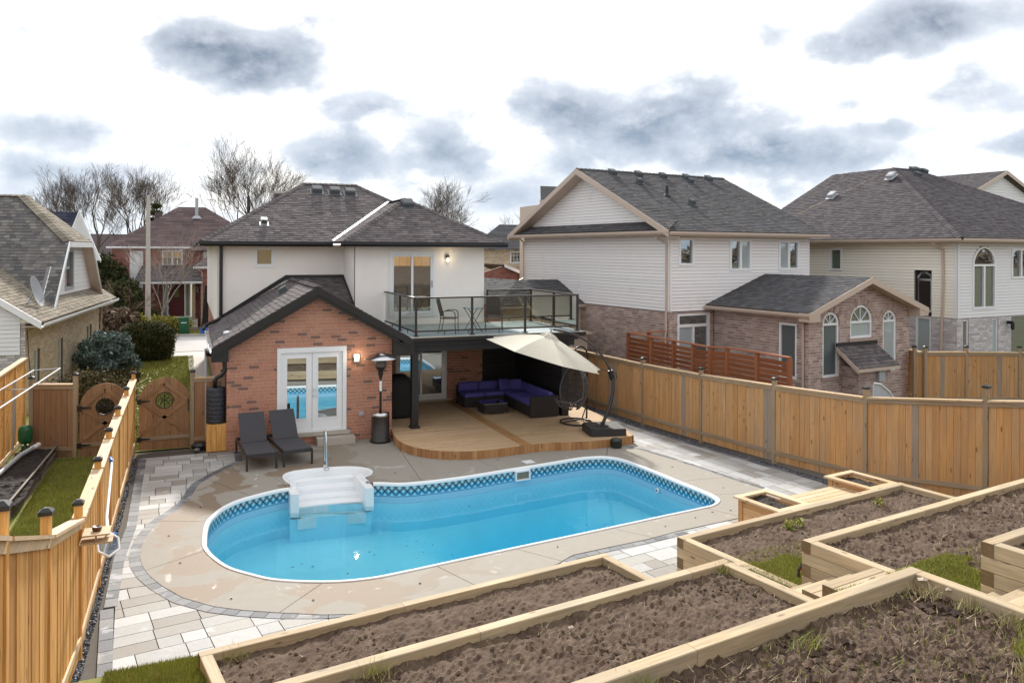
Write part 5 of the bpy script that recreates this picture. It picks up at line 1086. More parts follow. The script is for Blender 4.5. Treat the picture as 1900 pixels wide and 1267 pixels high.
# gable roof over the extension
rg = roof([(.60, 26.98, 2.67), (.60, 21.15, 2.67), (3.15, 21.15, 4.14), (3.15, 26.98, 4.14)], 'sh_main', hs, True)
roof([(5.70, 21.15, 2.67), (5.70, 24.98, 2.67), (3.15, 24.98, 4.14), (3.15, 21.15, 4.14)], 'sh_main', hs, True)
roof([(4.0, 24.69, 3.16), (4.84, 24.69, 3.16), (4.84, 26.98, 4.17), (3.15, 26.98, 4.17)], 'sh_main', hs, True)
caps((3.15, 21.12, 4.16), (3.15, 26.98, 4.16), 'sh_main', hs, True)
for x0, z0, x1, z1 in ((.54, 2.60, 3.15, 4.10), (3.15, 4.10, 5.66, 2.65)):
    for k, (o, dz, y) in enumerate(((.0, .0, 21.14), (.03, -.05, 21.16))):
        F = Frame((0, y, 0), (1, 0, 0), (0, 0, 1)); slab('rake_board', [(x0, z0-.17+dz*2), (x1, z1-.17+dz*2), (x1, z1+.03+dz), (x0, z0+.03+dz)], F, .03-.03*k, -.02, 'black', hs)
for x0, z0, x1, z1 in ((.62, 2.50, 3.15, 3.97), (3.15, 3.97, 5.68, 2.50)):
    F = Frame((0, 21.44, 0), (1, 0, 0), (0, 0, 1)); slab('rake_soffit', [(x0, z0-.0), (x1, z1), (x1, z1+.04), (x0, z0+.04)], F, .27, .0, 'black', hs)
slab('eave_return', [(.54, 2.28), (.95, 2.28), (.95, 2.66), (.58, 2.62)], Frame((0, 21.44, 0), (1, 0, 0), (0, 0, 1)), .26, .0, 'black', hs)
slab('eave_return', [(5.17, 2.22), (5.75, 2.22), (5.75, 2.62), (5.17, 2.9)], Frame((0, 21.44, 0), (1, 0, 0), (0, 0, 1)), .22, .0, 'black', hs)
gutter((.60, 26.9, 2.66), (.60, 21.12, 2.66), 'foam', hs)
for i in range(11): mb = MB(); mb.box((.545, 21.35+i*.5, 2.635), (.12, .03, .012)); mb.build('gutter_hanger', 'steel', hs, True)
for pts in ([(.86, 2.77), (2.97, 4.12), (2.97, 4.27), (.86, 2.92)], [(2.97, 4.12), (4.83, 4.12), (4.83, 4.27), (2.97, 4.27)]): slab('wall_flashing', pts, Frame((0, 26.99, 0), (1, 0, 0), (0, 0, 1)), .03, 0, 'black', hs)
slab('wall_flashing', [(0.01, 4.13), (2.3, 3.12), (2.3, 3.24), (.01, 4.27)], F485, .03, 0, 'black', hs)
roofvent((2.57, 24.2, 3.80), .575, hs, s=.24, dirv=(-1, 0)); mb = MB(); mb.lathe([(0, .06), (.07, .05), (.09, 0)], (.95, 22.3, 2.89), 12); mb.build('roof_cap_dome', 'foam', hs, True, smooth=True)
mb = MB(); mb.tube([(.97, 26.9, 5.22), (.97, 26.92, 2.98), (.93, 26.8, 2.90), (.58, 26.3, 2.80), (.47, 26.1, 2.76), (.45, 26.0, 2.66)], .055, 10); mb.build('downspout', 'black', hs, True)
mb = MB(); mb.tube([(.46, 21.35, 2.54), (.46, 21.45, 2.46), (.62, 21.5, 2.42), (.82, 21.5, 2.33), (.87, 21.5, 2.22), (.87, 21.5, 2.0), (.80, 21.52, 1.91), (.69, 21.55, 1.85), (.64, 21.58, 1.75), (.64, 21.6, 1.60)], .055, 12); mb.build('downspout', 'black', hs, True, smooth=True)
mb = MB(); mb.tube([(.44, 22.0, 2.55), (.44, 22.0, .0)], .04, 8); mb.build('downspout', 'silver', hs, True)
# upper windows and doors
window(hs, F27, 1.10, 4.52, 1.76, 5.20, gl='glassgreen', wd=.11, w=True, label='small square window with a green blind')
def slider(F, x0, z0, x1, z1, gl, label, fw=.09, open_=0):
    mb = MB()
    for a in ((x0, z0, x0+fw, z1), (x1-fw, z0, x1, z1), (x0+fw, z1-fw, x1-fw, z1), (x0+fw, z0, x1-fw, z0+fw*.9)): mb.prism([(a[0], a[1]), (a[2], a[1]), (a[2], a[3]), (a[0], a[3])], F, .03, -.08)
    d = mb.build('sliding_door', 'whitevinyl', hs, True, label=label); c = (x0+x1)/2
    for k, (a, b, o) in enumerate(((x0+fw, c+.05, -.02), (c-.04, x1-fw, .005))):
        s = MB()
        for q in ((a, z0+fw, a+.07, z1-fw), (b-.07, z0+fw, b, z1-fw), (a+.07, z1-fw-.07, b-.07, z1-fw), (a+.07, z0+fw, b-.07, z0+fw+.09)): s.prism([(q[0], q[1]), (q[2], q[1]), (q[2], q[3]), (q[0], q[3])], F, o, o-.03)
        s.build('sash', 'whitevinyl', d, True); p = MB(); p.prism([(a+.06, z0+fw+.08), (b-.06, z0+fw+.08), (b-.06, z1-fw-.06), (a+.06, z1-fw-.06)], F, o-.012, o-.02); p.build('pane', gl, d, True)
    h = MB(); h.box(F.p(x1-fw-.035, (z0+z1)/2, .03), (.02, .03, .22)); h.build('handle', 'steel', d, True); return d
slider(F25, 1.08, 2.96, 2.61, 5.05, 'glassbright', 'white sliding balcony door')
slider(Fb, .98, .26, 2.68, 2.34, 'glassbright', 'white framed sliding patio door under the balcony')
slab('door_sill', [(.85, .16), (2.85, .16), (2.85, .25), (.85, .25)], Fb, .06, 0, mat('pale_concrete_sill', srgb(176, 168, 158), .85, .06, 10, bump=.3), hs); M['sillc'] = bpy.data.materials['pale_concrete_sill']
# french doors
fd = MB()
for a in ((1.23, .30, 1.33, 2.53), (2.92, .30, 3.02, 2.53), (1.33, 2.40, 2.92, 2.53), (1.33, .30, 2.92, .34)): fd.prism([(a[0], a[1]), (a[2], a[1]), (a[2], a[3]), (a[0], a[3])], Fg, .03, -.1)
fdo = fd.build('french_door', 'whitevinyl', hs, True, label='white double french doors with full glass')
for a, b in ((1.335, 2.12), (2.13, 2.915)):
    l = MB()
    for q in ((a, .345, a+.14, 2.395), (b-.14, .345, b, 2.395), (a+.14, 2.26, b-.14, 2.395), (a+.14, .345, b-.14, .66)): l.prism([(q[0], q[1]), (q[2], q[1]), (q[2], q[3]), (q[0], q[3])], Fg, -.02, -.06)
    for q in ((a+.12, .64, a+.15, 2.28), (b-.15, .64, b-.12, 2.28), (a+.15, 2.25, b-.15, 2.28), (a+.15, .64, b-.15, .67)): l.prism([(q[0], q[1]), (q[2], q[1]), (q[2], q[3]), (q[0], q[3])], Fg, -.008, -.02)
    l.build('door_leaf', 'whitevinyl', fdo, True); p = MB(); p.prism([(a+.135, .655), (b-.135, .655), (b-.135, 2.265), (a+.135, 2.265)], Fg, -.03, -.04); p.build('pane', 'glassbright', fdo, True)
for z in (1.40, 1.25): k = MB(); k.tube([Fg.p(2.185, z, -.02), Fg.p(2.185, z, .03)], .03, 12); k.build('door_knob', 'steel', fdo, True)
slab('door_sill', [(1.15, .20), (3.12, .20), (3.12, .295), (1.15, .295)], Fg, .09, 0, 'sillc', hs)
def lamp(F, x, z, par, kind='box'):
    mb = MB()
    if kind == 'box': mb.box(F.p(x, z-.04, .05), (.14, .10, .12)); mb.build('wall_lamp', 'silver', par, True); g_ = MB(); g_.box(F.p(x, z+.055, .05), (.12, .09, .07)); g_.build('lamp_glass', glow('warm_lamp_glass', (1, .86, .62), 2.2), par, True)
    else:
        mb.lathe([(0, .10), (.05, .09), (.06, .02), (.05, 0)], F.p(x, z, .09), 12); mb.box(F.p(x, z+.04, .03), (.08, .06, .14)); mb.build('wall_lamp', 'black', par, True, smooth=False); g_ = MB(); g_.lathe([(.045, 0), (.05, -.05), (.04, -.11), (0, -.12)], F.p(x, z, .09), 10); g_.build('lamp_glass', glow('warm_jar_glass', (1, .78, .45), 1.1), par, True)
    l = bpy.data.lights.new('wall_lamp_light', 'POINT'); l.energy = 3 if kind == 'box' else 1.5; l.color = (1, .8, .5); l.shadow_soft_size = .04; lo = bpy.data.objects.new('wall_lamp_light', l); S.collection.objects.link(lo); lo.location = F.p(x, z+.02, .22)
lamp(Fg, 3.28, 2.20, hs); lamp(F25, 3.0, 4.84, hs, 'jar')
mb = MB(); mb.box(Fg.p(3.42, .70, .02), (.13, .04, .11)); mb.build('outdoor_outlet', 'silver', hs, True)
# covered area: black cladding, beam, column
for (o, u, L, nm) in (((9.1, 24.97, 0), (1, 0, 0), 1.2, 'a'), ((10.3, 25, 0), (0, -1, 0), 3.6, 'b')):
    F = Frame(o, u, (0, 0, 1))
    for i in range(17): slab('cladding_board', [(0, .2+i*.142), (L, .2+i*.142), (L, .338+i*.142), (0, .338+i*.142)], F, .012, -.02, 'blackwood', hs)
    slab('cladding_back', [(0, .2), (L, .2), (L, 2.6), (0, 2.6)], F, -.021, -.14, 'blackwood', hs)
slab('cladding_board', [(0, .2), (.22, .2), (.22, 2.6), (0, 2.6)], Frame((10.3, 21.39, 0), (1, 0, 0), (0, 0, 1)), .02, 0, 'blackwood', hs)
mb = MB(); mb.box((8.1, 23.1, 2.66), (5.6, 3.78, .10)); mb.build('balcony_floor', mat('grey_blue_deck_membrane', srgb(140, 154, 158), .85, .05, 1.5, bump=.1, dirt=srgb(170, 182, 186), dscale=1.2), hs, True)
mb = MB(); mb.box((8.1, 23.1, 2.60), (5.5, 3.6, .02)); mb.build('balcony_soffit', 'blackwood', hs, True)
slab('balcony_fascia', [(5.32, 2.60), (10.98, 2.60), (10.98, 2.69), (5.32, 2.69)], Frame((0, 21.21, 0), (1, 0, 0), (0, 0, 1)), .05, 0, 'black', hs)
slab('balcony_drip_edge', [(5.30, 2.692), (11.0, 2.692), (11.0, 2.712), (5.30, 2.712)], Frame((0, 21.21, 0), (1, 0, 0), (0, 0, 1)), .07, 0, 'steel', hs)
slab('balcony_fascia', [(21.2, 2.60), (24.9, 2.60), (24.9, 2.70), (21.2, 2.70)], Frame((10.91, 0, 0), (0, 1, 0), (0, 0, 1)), .06, 0, 'black', hs)
for y, zt, zb, x0, x1 in ((21.38, 2.595, 2.46, 5.5, 10.8), (21.45, 2.46, 2.28, 5.6, 10.7)): mb = MB(); mb.box(((x0+x1)/2, y, (zt+zb)/2), (x1-x0, .16, zt-zb-.004)); mb.build('beam', 'blackwood', hs, True)
for x, y in ((5.80, 21.40),):
    mb = MB(); mb.box((x, y, 1.24), (.19, .19, 2.08)); mb.box((x, y, .225), (.26, .26, .05)); mb.box((x, y, 2.27), (.26, .26, .06)); mb.build('column', 'black', hs, True)
rl = MB()
# balustrade
RP = [(5.80, 24.95), (5.80, 21.38), (10.83, 21.42), (10.80, 24.88), (9.2, 24.88)]
posts = [(5.81, 23.1), (5.84, 21.40), (7.48, 21.41), (9.12, 21.42), (10.82, 21.42), (10.80, 23.05), (10.79, 24.86), (9.22, 24.88)]
bal = MB(); 
for x, y in posts: p = MB(); p.box((x, y, 3.24), (.06, .06, 1.04)); p.box((x, y, 2.725), (.14, .14, .02)); p.build('railing_post', 'brownmetal', hs, True)
for a, b in zip(RP, RP[1:]):
    h = MB(); bar(h, (*a, 3.775), (*b, 3.775), .075, .045); h.build('handrail', 'brownmetal', hs, True); h = MB(); bar(h, (*a, 2.85), (*b, 2.85), .045, .045); h.build('bottom_rail', 'brownmetal', hs, True)
seq = [(5.80, 24.95)]+posts
for a, b in zip(seq, seq[1:]):
    A, B = Vector((*a, 0)), Vector((*b, 0)); d = (B-A).normalized(); A += d*.05; B -= d*.05; F = Frame(A, d, (0, 0, 1)); L = (B-A).length; g_ = MB(); g_.prism([(0, 2.875), (L, 2.875), (L, 3.75), (0, 3.75)], F, .003, -.003); g_.build('glass_panel', 'clear', hs, True)
    m_ = MB(); m_.box((*(A+d*L/2).xy, 2.78), (.02, .02, .10)); m_.build('rail_support', 'brownmetal', hs, True)
# step and rain barrel
mb = MB(); mb.box((3.62, 21.24, .09), (.98, .36, .18)); mb.build('concrete_step', 'sillc', cat='step', label='loose grey concrete step block in front of the french doors')
mb = MB(); mb.lathe([(0, .93), (.10, .93), (.20, .90), (.225, .86), (.225, .80)]+[q for i in range(7) for q in ((.222, .76-i*.11), (.232, .745-i*.11), (.232, .69-i*.11))]+[(.22, .0), (0, 0)], (.67, 21.70, .68), 28); o = mb.build('rain_barrel', mat('black_stone_textured_plastic', (.03, .032, .042), .45, .25, 12, bump=1., bscale=30), cat='barrel', label='black ribbed rain barrel under the downspout at the house corner')
bs = thing('barrel_stand', 'vertical board box carrying the rain barrel', 'stand', (.68, 21.7, 0))
for i in range(4):
    mb = MB(); mb.box((.50+i*.12, 21.46, .34), (.116, .02, .68)); mb.build('board', 'cedarsun', bs, True)
mb = MB(); mb.box((.68, 21.72, .66), (.48, .48, .03)); mb.build('top', 'cedarsun', bs, True); mb = MB(); mb.box((.45, 21.72, .34), (.02, .46, .68)); mb.build('board', 'cedarsun', bs, True)
stone(-6.42, 11.9, .02, .10, 'dark_rock', 'dark rock beside the right gate post near the barrel', 'paverdark').location = (.22, 21.6, .03)
mb = MB(); mb.lathe([(0, .16), (.10, .15), (.16, .08), (.15, 0)], (.34, 21.95, .0), 12, sx=1.6); mb.build('dark_mat', 'black', cat='bag', label='small black bag lying behind the rocks by the right gate')
# ------------------------------------------------------------------ furniture
# sun loungers
M['sling'] = mat('charcoal_mesh_sling', (.055, .053, .062), .75, .08, 30, stretch=(1, 1, 1), bump=.5, bscale=300)
M['dframe'] = mat('dark_brown_powder_coat', (.03, .026, .026), .45, .05, 6)
def lounger(label, loc, rz):
    t = thing('sun_lounger', label, 'sun lounger', loc, rz, 'sun loungers in front of the brick wall')
    # local: y from foot (0) to head (2.0), x across
    W = .66
    for sx in (-1, 1): mb = MB(); bar(mb, (sx*W/2, 0, .33), (sx*W/2, 1.95, .33), .03, .07); mb.build('side_rail', 'dframe', t)
    for y in (.015, 1.93): mb = MB(); bar(mb, (-W/2, y, .33), (W/2, y, .33), .03, .07); mb.build('end_rail', 'dframe', t)
    for sx in (-1, 1):
        for y in (.02, 1.90): mb = MB(); mb.box((sx*(W/2), y, .165), (.045, .045, .33)); mb.build('leg', 'dframe', t)
    mb = MB(); mb.box((0, .63, .372), (W-.01, 1.22, .016)); mb.build('seat', 'sling', t)
    a = math.radians(52); L = .80; c = Vector((0, 1.25, .38)); d = Vector((0, math.cos(a), math.sin(a))); n = Vector((0, -math.sin(a), math.cos(a)))
    mb = MB(); mb.box(c+d*L/2, (W-.04, L, .022), rot=Matrix((Vector((1, 0, 0)), d, n)).transposed()); mb.build('backrest', 'sling', t)
    mb = MB(); bar(mb, c+d*.55+Vector((.2, 0, 0)), (.2, 1.85, .33), .02, .02); bar(mb, c+d*.55+Vector((-.2, 0, 0)), (-.2, 1.85, .33), .02, .02); mb.build('support_strut', 'dframe', t); return t
lounger('left one of two dark mesh sun loungers, next to the rain barrel', (1.60, 19.26, 0), math.radians(4))
lounger('right one of two dark mesh sun loungers, in front of the french doors', (2.43, 19.36, 0), math.radians(7))
# patio heater
ph = thing('patio_heater', 'mushroom patio heater with a round steel reflector beside the brick corner', 'patio heater', (4.76, 20.98, 0))
M['bronze'] = mat('hammered_bronze_steel', (.035, .030, .028), .35, .1, 20, metal=.4)
mb = MB(); mb.lathe([(0, 0), (.27, 0), (.275, .05), (.25, .09), (.235, .10), (.235, .66), (.23, .70)], n=32); mb.build('tank_housing', 'bronze', ph, smooth=True)
mb = MB(); mb.lathe([(.23, .70), (.235, .72), (.22, .78), (.12, .80), (.05, .80)], n=28); mb.build('housing_collar', 'steel', ph, smooth=True)
mb = MB(); mb.tube([(0, 0, .78), (0, 0, 1.75)], .032, 12); mb.build('pole', 'black', ph, smooth=True); mb = MB(); mb.tube([(0, -.004, 1.35), (0, -.004, 1.62)], .034, 12); mb.build('label_sleeve', 'foam', ph)
mb = MB(); mb.lathe([(.04, 1.70), (.05, 1.76), (.07, 1.80), (.06, 1.88), (.13, 1.96), (.15, 2.0)], n=20); mb.build('burner_base', 'bronze', ph, smooth=True)
M['mesh'] = mat('heat_screen', (.12, .10, .09), .5, .3, 60); mb = MB(); mb.lathe([(.15, 2.0), (.16, 2.05), (.16, 2.20), (.14, 2.23)], n=24); mb.build('burner_screen', 'mesh', ph, smooth=True)
mb = MB(); mb.lathe([(0, 2.36), (.12, 2.355), (.13, 2.34), (.30, 2.30), (.43, 2.225), (.44, 2.21)], n=48); mb.build('reflector', 'steel', ph, smooth=True)
mb = MB(); mb.box((0, -.236, .60), (.12, .01, .02)); mb.build('vent_slot', 'black', ph)
# covered barbecue
bq = thing('covered_barbecue', 'barbecue under a black fabric cover behind the brick corner', 'barbecue', (5.75, 23.0, .2)); mb = MB()
prof = [(0, 0, 0, 1), (.62, .50, .0, 1), (.64, .52, .1, 1), (.60, .50, .6, 1), (.66, .52, .85, 1), (.60, .50, 1.0, 1), (.48, .42, 1.15, 1), (.30, .30, 1.24, 1), (0, 0, 1.26, 1)]
n = 28; k0 = len(mb.v)
for rx, ry, z, _ in prof:
    for j in range(n):
        a = 6.2832*j/n; c, s = math.cos(a), math.sin(a); q = (abs(c)**4+abs(s)**4)**-.25; wv = 1+.03*math.sin(9*a+z*3)*(z < .9); mb.v.append((rx*c*q*wv*.62, ry*s*q*wv*.62, z))
for i in range(len(prof)-1):
    for j in range(n): mb.f.append((k0+i*n+j, k0+i*n+(j+1) % n, k0+(i+1)*n+(j+1) % n, k0+(i+1)*n+j)); mb.m.append(0)
M['cover'] = mat('black_fabric_cover', (.010, .010, .011), .7, .1, 8, bump=.6, bscale=14); mb.build('cover', 'cover', bq, smooth=True)
mb = MB(); mb.box((.30, -.1, .06), (.05, .3, .05)); mb.tube([(.40, -.1, .55), (.45, -.1, .50), (.44, -.1, .42)], .02, 6); mb.build('side_handle', 'black', bq)
# corner sofa, cushions, table
M['wicker'] = mat('dark_brown_wicker', (.028, .022, .022), .6, .35, 1, stretch=(60, 60, 60), bump=1., bscale=2)
M['purple'] = mat('purple_blue_cushion', (.085, .075, .30), .85, .06, 6, bump=.3, bscale=200)
sf = thing('corner_sofa', 'L shaped dark wicker corner sofa under the balcony', 'sofa', (9.2, 23.6, DZ))
def wbox(x0, y0, x1, y1, z0, z1, nm='base'): mb = MB(); mb.box(((x0+x1)/2, (y0+y1)/2, (z0+z1)/2), (x1-x0, y1-y0, z1-z0)); mb.build(nm, 'wicker', sf, True)
def cush(x0, y0, x1, y1, z0, z1, nm, lab, cat_='cushion', rot=None, grp='purple sofa cushions'):
    """rounded cushion"""
    h = Vector(((x1-x0)/2, (y1-y0)/2, (z1-z0)/2)); r = .035; mb = MB(); n = 6
    for ax in range(3):
        for sg in (1, -1):
            k = len(mb.v); u_, v_ = (ax+1) % 3, (ax+2) % 3
            for i in range(n+1):
                for j in range(n+1):
                    p = [0, 0, 0]; p[ax] = sg*h[ax]; ts = [-1, -.93, -.5, 0, .5, .93, 1]; p[u_] = ts[i]*h[u_]; p[v_] = ts[j]*h[v_]
                    q = [max(-(h[a]-r), min(h[a]-r, p[a])) for a in range(3)]; d = Vector(p)-Vector(q); pp = Vector(q)+d.normalized()*r; pp.z += (.012 if pp.z > 0 else 0)*(1-ts[i]**2)*(1-ts[j]**2)*(ax == 2); mb.v.append(tuple(pp))
            for i in range(n):
                for j in range(n):
                    f = (k+i*(n+1)+j, k+(i+1)*(n+1)+j, k+(i+1)*(n+1)+j+1, k+i*(n+1)+j+1); mb.f.append(f if sg > 0 else f[::-1]); mb.m.append(0)
    mb.uv = []; o = mb.build(nm, 'purple', cat=cat_, label=lab, group=grp, smooth=True); o.location = ((x0+x1)/2, (y0+y1)/2, (z0+z1)/2); o.rotation_euler = rot or (0, 0, 0); return o
for x0 in (7.95, 8.62): wbox(x0, 23.42, x0+.66, 24.18, .24, .53, 'seat_module')
wbox(9.29, 23.42, 10.06, 24.22, .24, .53, 'seat_module')
for y0 in (22.70, 21.98, 21.44): wbox(9.29, y0, 10.06, y0+(.71 if y0 > 21.5 else .53), .24, .53, 'seat_module')
wbox(7.95, 24.19, 10.2, 24.29, .24, .80, 'back_panel'); wbox(10.07, 21.36, 10.17, 24.18, .24, .82, 'back_panel'); wbox(9.27, 21.33, 10.18, 21.43, .22, .82, 'end_panel')
for x, y in ((8.0, 23.47), (9.24, 23.5), (9.33, 21.4), (10.1, 21.4), (9.33, 22.7)): mb = MB(); mb.box((x, y, .22), (.07, .05, .04)); mb.build('foot', 'steel', sf, True)
cush(7.96, 23.40, 8.61, 24.02, .53, .66, 'seat_cushion', 'purple seat cushion at the far left end of the corner sofa')
cush(8.63, 23.42, 9.28, 24.02, .53, .66, 'seat_cushion', 'purple seat cushion in the middle of the back row of the sofa')
cush(9.30, 23.40, 9.95, 24.02, .53, .66, 'seat_cushion', 'purple seat cushion in the inner corner of the sofa')
cush(9.28, 22.70, 9.93, 23.38, .53, .66, 'seat_cushion', 'purple seat cushion on the right wing next to the corner')
cush(9.28, 21.98, 9.93, 22.68, .53, .66, 'seat_cushion', 'purple seat cushion on the right wing, second from the end')
cush(9.28, 21.45, 9.93, 21.97, .53, .66, 'seat_cushion', 'purple seat cushion at the near end of the right wing')
for x0, lab in ((7.96, 'purple back cushion at the far left end of the corner sofa'), (8.63, 'purple back cushion in the middle of the back row of the sofa')): cush(x0, 24.03, x0+.65, 24.18, .60, .90, 'back_cushion', lab)
for y0, y1, lab in ((23.4, 24.0, 'purple back cushion on the right wing beside the corner'), (22.7, 23.38, 'purple back cushion second from the corner on the right wing'), (22.0, 22.68, 'purple back cushion third from the corner on the right wing'), (21.46, 21.98, 'purple back cushion at the near end of the right wing')): cush(9.90, y0, 10.06, y1, .60, .90, 'back_cushion', lab)
cush(9.22, 23.75, 9.62, 23.88, .62, .98, 'throw_pillow', 'upright purple throw pillow leaning in the corner, left of two', rot=(-.3, .1, .2), grp='purple throw pillows'); cush(9.60, 23.66, 9.98, 23.80, .62, .96, 'throw_pillow', 'upright purple throw pillow leaning in the corner, right of two', rot=(-.3, -.1, -.5), grp='purple throw pillows')
ct = thing('coffee_table', 'low dark wicker coffee table in front of the purple sofa', 'coffee table', (8.56, 22.6, DZ))
mb = MB(); mb.box((0, 0, .17), (.74, .66, .26)); mb.build('base', 'wicker', ct); mb = MB(); mb.box((0, 0, .315), (.76, .68, .02)); mb.build('table_top', 'glassdark', ct)
for x in (-.3, .3):
    for y in (-.28, .28): mb = MB(); mb.box((x, y, .02), (.08, .05, .04)); mb.build('foot', 'steel', ct)
mb = MB(); mb.lathe([(0, 0), (.02, 0), (.024, .01), (.0, .015)], (.06, -.335, .06), 10); mb.build('badge', 'steel', ct)
# cantilever umbrella
um = thing('cantilever_umbrella', 'beige cantilever umbrella on a curved bronze pole and a black square base', 'umbrella', (10.33, 18.95, DZ))
ub = MB(); s = .50; pr = []
for i in range(4):
    a0 = math.pi/4+i*math.pi/2
    for k in range(4): a = a0-math.pi/4+math.pi/2*k/3; pr.append((math.copysign(s-.1, math.cos(a0))+.1*math.cos(a), math.copysign(s-.1, math.sin(a0))+.1*math.sin(a)))
rzu = math.radians(-12); rot2 = lambda x, y: (x*math.cos(rzu)-y*math.sin(rzu), x*math.sin(rzu)+y*math.cos(rzu))
Fu = Frame((10.42, 19.02, DZ), (1, 0, 0), (0, 1, 0)); prr = [rot2(*p) for p in pr]; ub.prism(prr, Fu, .16, .0); pr2 = [rot2(x*.96, y*.96) for x, y in pr]; ub.prism(pr2, Fu, .19, .16); ub.build('base', mat('black_moulded_plastic', (.022, .022, .024), .5, .05, 6, bump=.2, bscale=90), um, True)
mb = MB(); mb.box((10.33, 18.95, .40), (.32, .18, .02), rz=rzu); mb.tube([(10.33, 18.95, .40), (10.34, 18.95, .5)], .05, 12); mb.build('mounting_plate', 'brownmetal', um, True)
pc = [(10.33, 18.95, .40), (10.40, 18.96, .55), (10.57, 19.0, .85), (10.70, 19.04, 1.25), (10.74, 19.1, 1.60), (10.70, 19.14, 1.80), (10.60, 19.18, 2.02), (10.45, 19.25, 2.28), (10.18, 19.32, 2.55), (9.80, 19.4, 2.79), (9.50, 19.46, 2.90), (9.13, 19.52, 2.97)]
def crom3(pts, n=4):
    out = []; N = len(pts)
    for i in range(N-1):
        p0, p1, p2, p3 = (pts[max(0, min(N-1, i+k-1))] for k in range(4))
        for j in range(n):
            t = j/n; out.append(tuple(.5*((2*p1[k])+(-p0[k]+p2[k])*t+(2*p0[k]-5*p1[k]+4*p2[k]-p3[k])*t*t+(-p0[k]+3*p1[k]-3*p2[k]+p3[k])*t**3) for k in range(3)))
    out.append(pts[-1]); return out
pc = crom3(pc); mb = MB(); mb.tube(pc[:20], .038, 12, flat=1.3); mb.build('lower_pole', 'brownmetal', um, True, smooth=True); mb = MB(); mb.tube(pc[19:], .03, 12); mb.build('upper_pole', 'brownmetal', um, True, smooth=True)
mb = MB(); mb.box((10.70, 19.12, 1.72), (.11, .10, .26), rot=Matrix.Rotation(-.3, 3, 'Y')); mb.tube([(10.74, 19.1, 1.80), (10.80, 19.05, 1.78), (10.82, 19.02, 1.62)], .012, 6); mb.build('crank_housing', 'black', um, True)
cc_ = Vector((9.04, 19.51, 2.83)); rim = [(7.29, 19.75, 2.76), (7.6, 18.52, 2.56), (8.67, 17.9, 2.21), (9.87, 18.25, 1.91), (10.5, 19.37, 1.84), (10.19, 20.6, 2.03), (9.12, 21.22, 2.39), (7.92, 20.87, 2.69)]
M['canvas'] = mat('beige_umbrella_canvas', (.50, .47, .395), .9, .03, 3, bump=.25, bscale=180)
def canopy(rim, c, m, par, dr=0., lift=.0, bow=.06, hole=0.):
    mb = MB(); n = len(rim); K, J = 8, 6
    for i in range(n):
        a, b = Vector(rim[i]), Vector(rim[(i+1) % n]); g_ = []
        for k in range(K+1):
            t = hole+(1-hole)*k/K; row = []
            for j in range(J+1):
                s = j/J; e = a.lerp(b, s); inward = bow*4*s*(1-s)*t; p = c.lerp(e, t*(1-inward)); sag = .05*4*s*(1-s)*t*t; row.append(p+Vector((0, 0, -sag+.03*math.sin(math.pi*t)+lift)))
            g_.append(row)
        for k in range(K):
            for j in range(J): mb.face([g_[k][j], g_[k+1][j], g_[k+1][j+1], g_[k][j+1]], [(0, 0)]*4)
    return mb.build('canopy', m, par, True, smooth=True)
canopy(rim, cc_, 'canvas', um)
vr = [tuple(cc_.lerp(Vector(p), .17)+Vector((0, 0, .03))) for p in rim]; vt = canopy(vr, cc_+Vector((0, 0, .05)), 'canvas', um, bow=.12); vt.name = 'canopy_vent'
for p in rim:
    p = Vector(p); d = (p-cc_); mb = MB(); mb.tube([cc_-Vector((0, 0, .03)), cc_+d*.5-Vector((0, 0, .0)), p-Vector((0, 0, .015))], .009, 5); mb.build('rib', 'brownmetal', um, True)
mb = MB(); mb.tube([(9.06, 19.52, 2.78), (9.08, 19.52, 3.0)], .03, 10); mb.box((9.10, 19.52, 3.0), (.16, .05, .03)); mb.build('hub', 'silver', um, True)
mb = MB(); bar(mb, (10.66, 19.14, 1.80), (10.50, 19.30, 1.86), .02, .02); mb.build('canopy_arm', 'black', um, True)
sp_ = MB(); sp_.lathe([(0, .23), (.12, .23), (.15, .21), (.16, .17), (.145, .16), (.15, .05), (.13, 0), (0, 0)], (10.32, 18.16, .0), 24); sp_.build('garden_speaker', mat('black_green_plastic', (.02, .026, .02), .4, .1, 8), cat='speaker', label='round black outdoor speaker on the concrete at the deck edge', smooth=True)
# hanging egg chair
eg = thing('egg_chair', 'grey wicker hanging egg chair on a black ring stand', 'egg chair', (10.25, 20.35, DZ)); mb = MB()
mb.tube([(10.25+.43*math.cos(a), 20.35+.50*math.sin(a), .235) for a in [6.2832*k/40 for k in range(41)]], .024, 8); mb.build('base_ring', 'black', eg, True, smooth=True)
mb = MB(); mb.tube([(9.90, 20.42, .245), (10.72, 20.60, .245)], .02, 6); mb.tube([(10.55, 20.56, .26), (10.71, 20.6, .62)], .018, 6); mb.build('brace', 'black', eg, True)
mb = MB(); mb.tube(crom3([(10.72, 20.60, .24), (10.73, 20.60, 1.2), (10.73, 20.58, 1.95), (10.66, 20.52, 2.22), (10.45, 20.42, 2.36), (10.25, 20.35, 2.32), (10.22, 20.34, 2.22)]), .026, 8); mb.build('stand_pole', 'black', eg, True, smooth=True)
mb = MB(); mb.tube([(10.22, 20.34, 2.22), (10.25, 20.36, 1.95)], .008, 5); mb.build('hanging_chain', 'steel', eg, True)
M['greywicker'] = mat('grey_brown_resin_wicker', (.10, .092, .095), .5, .15, 20)
def eggp(u, v):
    """bucket: v 0 bottom .. 1 top, u angle; open to the left front"""
    a = math.pi*(.00+u*1.30)-math.pi*.42; r = math.sin(math.pi*min(.97, .10+v*.87))**.62*(1 if v > .35 else 1+.1*(.35-v)); return Vector((10.22+.40*r*math.cos(a)-.10*(1-v)**2, 20.36+.40*r*math.sin(a), .62+1.20*v))
